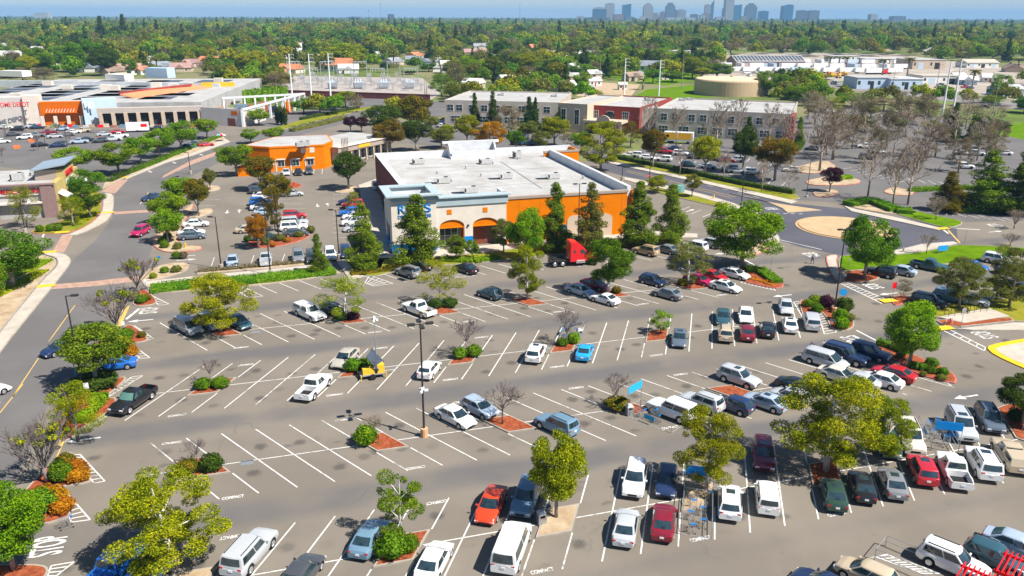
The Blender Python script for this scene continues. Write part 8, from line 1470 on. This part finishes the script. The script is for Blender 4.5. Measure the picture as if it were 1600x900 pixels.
def cart(x, y, rz, label, group=None):
 p = G(x, y); o = thing('shopping_cart', label, 'shopping cart', (p.x, p.y, .01), rz, group); ob('basket', CB, MT['metal'], o); ob('frame', CF, MT['metal'], o); ob('wheels', CW, MT['black'], o); ob('handle', CH, BM['signblue'], o)
cart(104, 825, LA + R(200), 'shopping cart left leaning at the orange shrub kerb'); cart(1113, 780, LA + R(20), 'shopping cart left outside the corral beside the white crossover'); cart(1300, 510, LA + R(60), 'shopping cart abandoned on the row end island'); cart(1222, 490, LA + R(10), 'shopping cart behind the silver sedan nose')
def corral(x, y, hd_, label, sgn=True, carts=4, board='signblue', length=5.2, top=2.3):
 p = G(x, y); o = thing('cart_corral', label, 'cart corral', (p.x, p.y, 0), hd_); r = .03
 for sy in (-1.15, 1.15):
  MB().path([(-length / 2, sy, 0), (-length / 2, sy, .95), (length / 2, sy, .95), (length / 2, sy, 0)], r, 6).path([(-length / 2, sy, .45), (length / 2, sy, .45)], r, 6).obj('side_rail', MT['metal'], o); MB().box(-.6, .6, sy - .02, sy + .02, .5, .9).obj('rail_panel', BM[board], o)
 MB().path([(length / 2, -1.15, .95), (length / 2, 1.15, .95)], r, 6).path([(-length / 2, -1.15, .03), (-length / 2, 1.15, .03)], r, 6).obj('end_rail', MT['metal'], o)
 if sgn:
  MB().path([(length / 2, -1.15, 0), (length / 2, -1.15, top + .8)], r, 6).path([(length / 2, 1.15, 0), (length / 2, 1.15, top + .8)], r, 6).obj('sign_posts', MT['metal'], o); MB().box(length / 2 - .03, length / 2 + .03, -1.15, 1.15, top, top + .8).obj('sign_board', BM[board] if board in BM else MT[board], o)
 for k in range(carts):
  q = Vector((math.cos(hd_), math.sin(hd_), 0)) * (length * .28 - k * .85) + Vector((-math.sin(hd_), math.cos(hd_), 0)) * (-.45 if k % 2 else .4)
  c_ = thing('shopping_cart', 'shopping cart standing inside the ' + label, 'shopping cart', (p.x + q.x, p.y + q.y, .01), hd_ + rnd.uniform(-.3, .3), 'carts in the ' + label); ob('basket', CB, MT['metal'], c_); ob('frame', CF, MT['metal'], c_); ob('wheels', CW, MT['black'], c_); ob('handle', CH, BM['signblue'], c_)
BM['skyblue'] = M('corral_sky_blue', (.02, .38, .72), .45)
corral(1089, 808, HD['b'], 'blue-topped cart corral under the airy plane tree', carts=5); corral(1024, 656, HD['A'], 'cart corral with a cyan sign beside the white SUV', carts=3, board='skyblue'); corral(1464, 685, HD['b'] + math.pi, 'blue-topped cart corral left of the silver SUV', carts=5); corral(893, 524, HD['b'], 'cart corral behind the bare tree and twin shrubs', False, 5)
p = G(1432, 888); o = thing('cart_corral', 'empty grey railed corral by the striped bay at the bottom edge', 'cart corral', (p.x, p.y, 0), HD['a'])
for sy in (-1.1, 1.1): MB().path([(-2.6, sy, 0), (-2.6, sy, .95), (2.6, sy, .95), (2.6, sy, 0)], .03, 6).path([(-2.6, sy, .45), (2.6, sy, .45)], .03, 6).obj('side_rail', MT['metal'], o)
MB().path([(-2.6, -1.1, .95), (-2.6, 1.1, .95)], .03, 6).obj('end_rail', MT['metal'], o)

# solar surveillance trailer
p = G(583, 588); o = thing('solar_trailer', 'yellow surveillance trailer with a tilted solar panel and tall camera mast', 'trailer', (p.x, p.y, 0), LA + R(5)); YM = MT['tactile']
MB().box(-1.5, 1.3, -.75, .75, .45, .55).tube((1.3, 0, .5), (2.6, 0, .45), .05, .05, 5).obj('chassis', MT['metal'], o); MB().box(-1.2, .1, -.55, .1, .55, 1.25).obj('battery_box', YM, o); MB().box(.4, 1.2, -.6, .6, .55, 1.5).obj('cabinet', YM, o)
for sy in (-.95, .95): MB().tube((-.2, sy - .1, .34), (-.2, sy + .1, .34), .34, .34, 12).obj('wheel', MT['black'], o)
for x, y in ((-1.5, -1.0), (1.3, -1.0), (1.3, 1.0), (-1.5, 1.0)): MB().tube((x, y, 0), (x, y, .8), .05, .05, 6).tube((x, y * .7, .5), (x, y, .5), .04, .04, 5).obj('outrigger', YM, o)
lv_, sv_ = Vector((.62, .05, -.92)), Vector((-.48, -.62, -.22)); nv_ = lv_.cross(sv_).normalized() * .05
for k in (0, 1):
 c_ = Vector((-.05, -.2, 2.55)) + lv_ * (k * 1.06); q = [c_ + lv_ * a + sv_ * b for a, b in ((-.5, -1), (.5, -1), (.5, 1), (-.5, 1))]
 pn = MB().add(q + [v - nv_ for v in q], [(0, 1, 2, 3), (7, 6, 5, 4), (0, 4, 5, 1), (1, 5, 6, 2), (2, 6, 7, 3), (3, 7, 4, 0)]).obj('solar_panel', MT['solar'], o)
MB().tube((.2, 0, 1.2), (.1, -.1, 2.1), .05, .05, 5).obj('panel_strut', MT['metal'], o)
h = top_h(p, 500); MB().tube((.55, .35, .55), (.55, .35, h * .4), .09, .09, 8).tube((.55, .35, h * .4), (.55, .35, h * .7), .065, .065, 8).tube((.55, .35, h * .7), (.55, .35, h), .045, .045, 8).obj('mast', MT['metal'], o)
for a in (0, 2.1, 4.2): MB().lathe([(.05, .28), (.13, .2), (.15, .05), (.08, 0)], (.55 + .28 * math.cos(a), .35 + .28 * math.sin(a), h - .35), 8).obj('camera', MT['whitemetal'], o)
MB().cbox((.55, .35, h + .05), (.25, .25, .35)).obj('camera_head', MT['whitemetal'], o)

# bicycle racks
for k in range(9):
 a = G(1478 + k * 10.0, 496 - k * 1.5); o = tag(MB().path([(0, -.35, 0), (0, -.35, .75), (0, -.2, .9), (0, .2, .9), (0, .35, .75), (0, .35, 0)], .035, 6).obj('bicycle_rack', MT['darkmetal'], None, (a.x, a.y, .22)), 'dark hoop rack on the concrete pad under the olive plane tree', 'bicycle rack', 'hoop racks on the concrete pad'); o.rotation_euler = (0, 0, LA)
p = G(1477, 509); o = thing('bollard_frame', 'low cream barrier beside the bicycle racks', 'barrier', (p.x, p.y, .15), LA); MB().path([(0, 0, 0), (0, 0, .9), (1.0, 0, .9), (1.0, 0, 0)], .05, 6).obj('hoop', BM['awning'], o); MB().tube((.5, 0, 0), (.5, 0, .9), .03, .03, 5).obj('bar', BM['awning'], o)

# red metal trellis at the lower right
def trellis(x, y, z, nx, ln, label, rz):
 p = G(x, y, z); o = thing('trellis', label, 'trellis', (p.x, p.y, 0), rz)
 for k in range(nx): MB().box(k * .3 - .035, k * .3 + .035, -ln / 2, ln / 2, z - .07, z + .07).obj('slat', BM['redsign'], o)
 for yy in (-ln / 2 + .3, ln / 2 - .3):
  MB().box(-.2, nx * .3, yy - .06, yy + .06, z - .25, z - .075).obj('beam', BM['redsign'], o)
  for xx in (.1, nx * .3 - .4): MB().box(xx - .07, xx + .07, yy - .07, yy + .07, 0, z - .25).obj('post', BM['redsign'], o)
trellis(1500, 893, 3.0, 9, 2.6, 'red slatted metal trellis at the lower right, lower left one', LA - R(60)); trellis(1566, 876, 3.2, 10, 3.0, 'red slatted metal trellis at the lower right corner, upper right one', LA - R(60))
# parking lot barriers etc.
for x, y, lb in ((27, 232, 'left'), (50, 222, 'middle'), (158, 218, 'right')):
 p = G(x, y); o = thing('traffic_barrier', lb + ' orange plastic barrier in the home-improvement lot', 'barrier', (p.x, p.y, 0), LA); MB().xprism([(-.3, 0), (.3, 0), (.12, 1.0), (-.12, 1.0)], -.9, .9).obj('body', M('orange_plastic', (.75, .16, .03), .6) if lb == 'left' else bpy.data.materials['orange_plastic'], o); MB().box(-.9, .9, -.17, -.155, .55, .75).obj('stripe', MT['whitemetal'], o)
p = G(216, 206); o = thing('food_trailer', 'white trailer with a red emblem by the curved road trees', 'trailer', (p.x, p.y, 0), LA); MB().box(-3.5, 3.5, -1.2, 1.2, .6, 3.2).obj('box', MT['whitemetal'], o); MB().box(1.2, 3.2, -1.24, -1.2, 1.8, 2.8).obj('emblem', BM['redsign'], o)
for sy in (-1.1, 1.1): MB().tube((0, sy - .1, .4), (0, sy + .1, .4), .4, .4, 10).obj('wheel', MT['black'], o)
p = G(347, 221); o = thing('parasol', 'small red, white and blue parasol by the garden centre drive', 'parasol', (p.x, p.y, 0), 0); MB().tube((0, 0, 0), (0, 0, 2.4), .04, .04, 5).obj('pole', MT['metal'], o)
for k in range(8): a, b = R(45 * k), R(45 * (k + 1)); MB().add([(0, 0, 2.6), (1.6 * math.cos(a), 1.6 * math.sin(a), 2.0), (1.6 * math.cos(b), 1.6 * math.sin(b), 2.0), (0, 0, 2.55)], [(0, 1, 2), (3, 2, 1)]).obj('panel', [BM['redsign'], MT['whitemetal'], BM['skyblue']][k % 3], o)

# people
def person_mat(i, hair, shirt, trousers):
 m = bpy.data.materials.new('person_%d' % i); m.use_nodes = True; n = m.node_tree.nodes; l = m.node_tree.links; b = n['Principled BSDF']; b.inputs['Roughness'].default_value = .8
 tc = n.new('ShaderNodeTexCoord'); sp = n.new('ShaderNodeSeparateXYZ'); l.new(tc.outputs['Object'], sp.inputs[0]); cr = n.new('ShaderNodeValToRGB'); cr.color_ramp.interpolation = 'CONSTANT'; e = cr.color_ramp.elements
 l.new(math_(n, l, 'DIVIDE', sp.outputs[2], 1.8), cr.inputs[0]); e[0].position = 0; e[0].color = (.03, .03, .03, 1); e[1].position = .05; e[1].color = (*trousers, 1)
 for pos, c_ in ((.53, shirt), (.835, (.45, .27, .18)), (.945, hair)): k = e.new(pos); k.color = (*c_, 1)
 l.new(cr.outputs[0], b.inputs['Base Color']); return m
def person(i, x, y, rz, label, hair, shirt, trousers, stride=.18):
 p = G(x, y)
 V = [(0, 0, .95), (0, 0, 1.15), (.01, 0, 1.36), (.02, 0, 1.5), (.03, 0, 1.62), (.04, 0, 1.72), (0, .10, .90), (stride, .11, .5), (stride * .6, .11, .08), (stride * .6 + .16, .12, .04), (0, -.10, .90), (-stride * .5, -.11, .5), (-stride * 1.5, -.11, .1), (-stride * 1.5 + .15, -.12, .05), (0, .20, 1.40), (-.08, .27, 1.14), (.04, .28, .92), (.08, .28, .84), (0, -.20, 1.40), (.10, -.27, 1.15), (.22, -.25, .98), (.27, -.24, .92)]
 E = [(0, 1), (1, 2), (2, 3), (3, 4), (4, 5), (0, 6), (6, 7), (7, 8), (8, 9), (0, 10), (10, 11), (11, 12), (12, 13), (2, 14), (14, 15), (15, 16), (16, 17), (2, 18), (18, 19), (19, 20), (20, 21)]
 rad = [.14, .13, .15, .06, .095, .085, .10, .07, .05, .045, .10, .07, .05, .045, .065, .05, .04, .045, .065, .05, .04, .045]
 me = bpy.data.meshes.new('body'); me.from_pydata(V, E, []); o = thing('person', label, 'person', (p.x, p.y, .01), rz); bo = ob('body', me, person_mat(i, hair, shirt, trousers), o)
 sk = bo.modifiers.new('skin', 'SKIN');
 for k, v in enumerate(bo.data.skin_vertices[0].data): v.radius = (rad[k], rad[k] * (1.25 if k in (0, 1, 2) else 1)); v.use_root = (k == 0)
 bo.modifiers.new('sub', 'SUBSURF').levels = 1
K = (.02, .015, .012)
person(0, 1078, 452, LA - R(90), 'person dressed in black standing by the sparse grey-green tree', K, (.015, .015, .018), (.015, .015, .02), .05)
person(1, 1318, 441, LA + R(200), 'person in light clothes walking at the crosswalk corner', K, (.5, .5, .5), (.12, .12, .15)); person(2, 1425, 473, LA, 'person in dark clothes by the small russet tree', K, (.06, .06, .08), (.04, .04, .06)); person(3, 1267, 554, LA + R(60), 'dark-haired person behind the silver minivan', K, (.08, .09, .14), (.05, .05, .07)); person(4, 1286, 552, LA + R(60), 'person in white behind the dark SUV', (.1, .05, .03), (.65, .6, .62), (.1, .1, .12)); person(5, 1269, 412, LA + R(110), 'person on the lane below the stop lettering', K, (.1, .1, .12), (.06, .06, .08)); person(6, 557, 396, LA, 'small dark figure between the side lot lamp and the pine', K, (.05, .05, .06), (.04, .04, .05), .1)


# ================================================================== WOODS, HAZE
FK = [('street', 'green'), ('round', 'wood'), ('mop', 'olive'), ('plane', 'yellow'), ('street', 'lime'), ('fir', 'dark'), ('round', 'dark'), ('sparse', 'buff'), ('mop', 'wood'), ('round', 'green')]
FL = {'green': 'rounded green tree', 'wood': 'mid-green tree', 'olive': 'olive-grey tree', 'yellow': 'yellow-green tree', 'lime': 'bright green tree', 'dark': 'dark green tree', 'buff': 'bare-branched buff tree'}
def blocked(x, y):
 for a, b, c_, d in ((440, 690, 114, 162), (0, 345, 121, 200), (690, 1245, 161, 220), (1125, 1450, 89, 132), (1450, 1640, 98, 132), (1290, 1600, 120, 160), (1040, 1120, 88, 100), (935, 1090, 126, 162), (1250, 1600, 168, 340), (340, 480, 150, 200), (560, 700, 160, 180), (1085, 1215, 118, 168), (1550, 1640, 190, 222)):
  if a < x < b and c_ < y < d: return True
 for h in HOUSES:
  if abs(x - h[0]) < h[2] * .7 and -1 < y - h[1] < 9: return True
 return False
N_IND = 0; spots = []
hand = [(135, 112, 60, 70, 'round', 'green'), (60, 118, 70, 44, 'round', 'green'), (108, 92, 66, 56, 'street', 'lime'), (166, 118, 68, 52, 'round', 'dark'), (190, 110, 88, 28, 'street', 'lime'), (205, 120, 92, 24, 'mop', 'green'), (356, 116, 90, 34, 'street', 'green'), (395, 118, 78, 56, 'mop', 'yellow'), (545, 106, 68, 70, 'mop', 'yellow'), (520, 104, 76, 36, 'sparse', 'buff'), (730, 124, 84, 50, 'street', 'lime'), (756, 118, 92, 36, 'mop', 'yellow'), (800, 112, 74, 36, 'sparse', 'buff'), (822, 116, 80, 40, 'mop', 'yellow'), (912, 112, 72, 26, 'fir', 'dark'), (903, 122, 96, 32, 'street', 'lime'), (910, 140, 110, 28, 'street', 'lime'), (690, 150, 112, 44, 'sparse', 'green'), (720, 152, 130, 30, 'mop', 'olive'), (46, 120, 84, 34, 'mop', 'yellow'), (18, 122, 90, 40, 'street', 'green'), (70, 128, 104, 40, 'sparse', 'buff'), (36, 130, 104, 40, 'sparse', 'buff'), (162, 74, 22, 22, 'fir', 'dark'), (197, 72, 20, 24, 'fir', 'dark'), (80, 78, 48, 30, 'fir', 'dark'), (62, 60, 32, 34, 'mop', 'yellow'), (670, 112, 98, 30, 'round', 'green'), (640, 116, 110, 26, 'round', 'dark'), (1020, 130, 104, 30, 'street', 'green'), (985, 112, 88, 30, 'mop', 'green'), (1050, 128, 110, 40, 'street', 'green'), (1120, 122, 98, 56, 'round', 'green'), (1095, 124, 104, 36, 'mop', 'yellow'), (1290, 124, 116, 28, 'mop', 'yellow'), (1255, 156, 126, 50, 'street', 'lime'), (1240, 168, 130, 40, 'mop', 'green'), (1330, 168, 144, 60, 'sparse', 'green'), (1380, 174, 150, 50, 'sparse', 'buff'), (1420, 178, 154, 60, 'sparse', 'buff'), (1360, 184, 164, 30, 'mop', 'olive'), (1450, 182, 158, 50, 'sparse', 'buff'), (1300, 176, 152, 40, 'sparse', 'yellow'), (1545, 168, 148, 40, 'sparse', 'green'), (1560, 162, 114, 40, 'plane', 'lime'), (1600, 176, 150, 40, 'round', 'green'), (1520, 186, 166, 30, 'sparse', 'buff'), (1410, 196, 174, 40, 'sparse', 'buff'), (1340, 200, 182, 26, 'mop', 'olive')]
def zone(x, y):
 return [' behind the left half of the warehouse', ' behind the garden centre', ' around the three white masts', ' behind the substation', ' among houses left of the office', ' behind the red office block', ' around the water tank', ' by the truck yard', ' along the railway at the far right'][min(8, max(0, int((x - 0) // 178)))] + (', farther back' if y < 88 else '')
for i, (x, y, ty, w_, k, lf) in enumerate(hand):
 ptree('woodland_tree', k, i % 3, x, y, ty, w_, lf, FL[lf].replace(' tree', ' specimen tree') + zone(x, y), 'trees standing out in the woods')
for x, y, ty in ((246, 114, 86), (1378, 120, 88), (1417, 120, 86), (1362, 138, 120), (1517, 146, 104), (615, 106, 82), (668, 90, 74), (1590, 112, 88), (1296, 104, 86), (1310, 104, 86), (1322, 106, 86), (1250, 66, 56), (1004, 140, 120)):
 ptree('palm_tree', 'palm', 0, x, y, ty, 20 if ty > 60 else 12, 'olive', 'shaggy palm rising above the yards and houses', 'palms among the yards and houses')
tries = 0; rr = random.Random(3)
HM = {}
for i in range(70):
 x = rr.uniform(0, 1600); y = 52 + 66 * rr.random() ** .9
 if blocked(x, y): continue
 p = G(x, y); s_ = rr.uniform(.8, 1.5); spots += [(p.x, p.y), (p.x - 3, p.y - 12), (p.x + 3, p.y - 12), (p.x, p.y - 22), (p.x - 5, p.y - 30), (p.x + 5, p.y - 30), (p.x, p.y - 40)]; rf_ = rr.choice(['pale', 'pale', 'grey', 'brown', 'terracotta', 'slate', 'rose']); wl_ = rr.choice(['white', 'cream', 'tan'])
 if not HM: HM['w'] = MB().box(-7, 7, -5, 5, 0, 3.2).mesh('wall'); HM['r'] = MB().xprism([(-5.6, 3.1), (5.6, 3.1), (0, 6.2)], -7.6, 7.6).mesh('roof'); HM['n'] = MB().box(-.8, .8, -.08, 0, 0, 1.3).mesh('window')
 o = thing('house', rf_ + '-roofed ' + wl_ + ' house deep in the woods' + zone(x, y), 'house', p, R(rr.choice((-20, 12, 28, 72, 100))), 'houses deep in the woods', s_); ob('wall', HM['w'], WLc[wl_], o); ob('roof', HM['r'], RF[rf_], o)
 for k in (-4, 0, 4): ob('window', HM['n'], MT['winglass'], o, (k, -5, 1))
while N_IND < 95 and tries < 6000:
 tries += 1; x = rr.uniform(-40, 1640); y = 100 + 62 * rr.random() ** 1.6 - 26 * rr.random()
 if blocked(x, y) or y < 74: continue
 p = G(x, y)
 if any((p.x - a) ** 2 + (p.y - b) ** 2 < 90 for a, b in spots): continue
 spots.append((p.x, p.y)); k, lf = FK[rr.randrange(len(FK))]; h_, w_ = rr.uniform(9, 16), rr.uniform(10, 18) if k != 'fir' else 6
 tree('woodland_tree', k, rr.randrange(3), p, h_, w_, lf, ('tall ' if h_ > 12 else 'low ' if h_ < 10 else '') + ('broad ' if w_ > 13 else 'narrow ' if w_ < 10.5 else '') + FL[lf] + zone(x, y), 'trees of the wooded neighbourhood', z=0); N_IND += 1

for i in range(44):
 x = rr.uniform(-20, 1620); y = 60 + 42 * rr.random()
 if blocked(x, y): continue
 p = G(x, y); lf = ['lime', 'yellow', 'green', 'olive', 'lime', 'dark'][i % 6]; spots.append((p.x, p.y))
 tree('woodland_tree', ['round', 'mop', 'street', 'plane'][i % 4], i % 3, p, rr.uniform(12, 18), rr.uniform(17, 27), lf, 'spreading ' + FL[lf] + zone(x, y), 'spreading trees in the woods', z=0)
# the far-off woods, one mass of trees that nobody could count
src = bpy.data.collections.new('woods_source')
def low_tpl(i, kind, leaf):
 rg = np.random.default_rng(300 + i); cl = []
 if kind == 'fir':
  for k in range(40): z = 1 + 10 * rg.random(); e = 2.4 * (1 - z / 12) * rg.uniform(.4, 1); a = rg.uniform(0, 6.283); cl.append((math.cos(a) * e, math.sin(a) * e, z, .5 + .7 * (1 - z / 12)))
 else:
  for k in range(22): d = rg.normal(size=3); d /= np.linalg.norm(d); d[2] = abs(d[2]) * .9 - .25; f = rg.uniform(.55, .95); cl.append((d[0] * 4.6 * f, d[1] * 4.6 * f, 5.0 + d[2] * 4.2 * f, rg.uniform(1.1, 2.1)))
 V, Fq = clump_leaves(cl, 1500 if kind != 'bare' else 700, .75 if kind != 'bare' else .6, rg, jit=.5); me = np_mesh('woods_tree', V, Fq); me.materials.append(LEAF[leaf]); o = bpy.data.objects.new('woods_tree', me); src.objects.link(o); return o
for i, (k, lf) in enumerate([('r', 'wood'), ('r', 'wood'), ('r', 'green'), ('r', 'olive'), ('r', 'yellow'), ('fir', 'dark'), ('r', 'dark'), ('bare', 'buff'), ('r', 'green'), ('r', 'wood'), ('r', 'lime'), ('bare', 'olive'), ('r', 'wood'), ('r', 'olive')]): low_tpl(i, k, lf)
pts = []; rg = np.random.default_rng(11)
def clear_px(p):
 q = p - Vector((0, 0, CAM_H)); c_ = q.dot(_fw); return 800 + q.dot(cam_r) / c_ * F_PX, 450 - q.dot(cam_u) / c_ * F_PX
bands = [(330, 480, 10), (480, 760, 13.5), (760, 1300, 19), (1300, 2400, 26), (2400, 4300, 36), (4300, 9000, 70)]
for y0, y1, sp_ in bands:
 y = y0
 while y < y1:
  hw_ = y * .70 + 30; x = -hw_ + rg.uniform(0, sp_)
  while x < hw_:
   p = Vector((x + rg.uniform(-.45, .45) * sp_, y + rg.uniform(-.45, .45) * sp_, 0)); u, v = clear_px(p)
   dens = 0.86 if y > 700 else 0.7
   gap = math.sin(p.x * .013 + 1.3) * math.sin(p.y * .011) > .72 and y < 2000
   if rg.random() < dens and not gap and not (y < 1200 and blocked(u, v)) and not any((p.x - a) ** 2 + (p.y - b) ** 2 < 70 for a, b in spots): pts.append((p.x, p.y, -.3))
   x += sp_
  y += sp_
me = bpy.data.meshes.new('woods'); me.from_pydata(pts, [], []); wd = bpy.data.objects.new('woods', me); col.objects.link(wd); wd['kind'] = 'stuff'; wd['label'] = 'far-off woods reaching to the horizon'
at = me.attributes.new('grow', 'FLOAT', 'POINT'); far_f = np.array([min(2.3, .95 + max(0, p[1] - 330) / 700) for p in pts]); at.data.foreach_set('value', (rg.uniform(.6, 1.35, len(pts)) * far_f).astype(np.float32))
ng = bpy.data.node_groups.new('woods', 'GeometryNodeTree'); ng.interface.new_socket('Geometry', in_out='INPUT', socket_type='NodeSocketGeometry'); ng.interface.new_socket('Geometry', in_out='OUTPUT', socket_type='NodeSocketGeometry')
N = ng.nodes; K_ = ng.links; gi = N.new('NodeGroupInput'); go = N.new('NodeGroupOutput'); ip = N.new('GeometryNodeInstanceOnPoints'); ci = N.new('GeometryNodeCollectionInfo'); ci.inputs['Collection'].default_value = src; ci.inputs['Separate Children'].default_value = True; ci.inputs['Reset Children'].default_value = True
ip.inputs['Pick Instance'].default_value = True; rv = N.new('FunctionNodeRandomValue'); rv.data_type = 'FLOAT_VECTOR'; rv.inputs[0].default_value = (0, 0, 0); rv.inputs[1].default_value = (0, 0, 6.283)
na = N.new('GeometryNodeInputNamedAttribute'); na.data_type = 'FLOAT'; na.inputs[0].default_value = 'grow'
K_.new(gi.outputs[0], ip.inputs['Points']); K_.new(ci.outputs[0], ip.inputs['Instance']); K_.new(rv.outputs[0], ip.inputs['Rotation']); K_.new(na.outputs[0], ip.inputs['Scale']); K_.new(ip.outputs[0], go.inputs[0])
ri = N.new('FunctionNodeRandomValue'); ri.data_type = 'INT'; ri.inputs[4].default_value = 0; ri.inputs[5].default_value = 13; ri.inputs['Seed'].default_value = 4; K_.new(ri.outputs[2], ip.inputs['Instance Index'])
md = wd.modifiers.new('woods', 'NODES'); md.node_group = ng
print('woods points', len(pts), 'individual', N_IND)

# the air
hz = MB().box(-20000, 20000, -20000, 20000, -1.2, 185).obj('haze', None); struct(hz, 'stuff'); hz['label'] = 'thin blue haze lying over the whole plain'
hm = bpy.data.materials.new('haze'); hm.use_nodes = True; n = hm.node_tree.nodes; l = hm.node_tree.links
for x in list(n): n.remove(x)
o_ = n.new('ShaderNodeOutputMaterial'); pv = n.new('ShaderNodeVolumePrincipled'); pv.inputs['Color'].default_value = (.34, .64, 1.0, 1); pv.inputs['Density'].default_value = 1.05e-4; pv.inputs['Anisotropy'].default_value = 0.0
l.new(pv.outputs[0], o_.inputs['Volume']); hz.data.materials.append(hm)
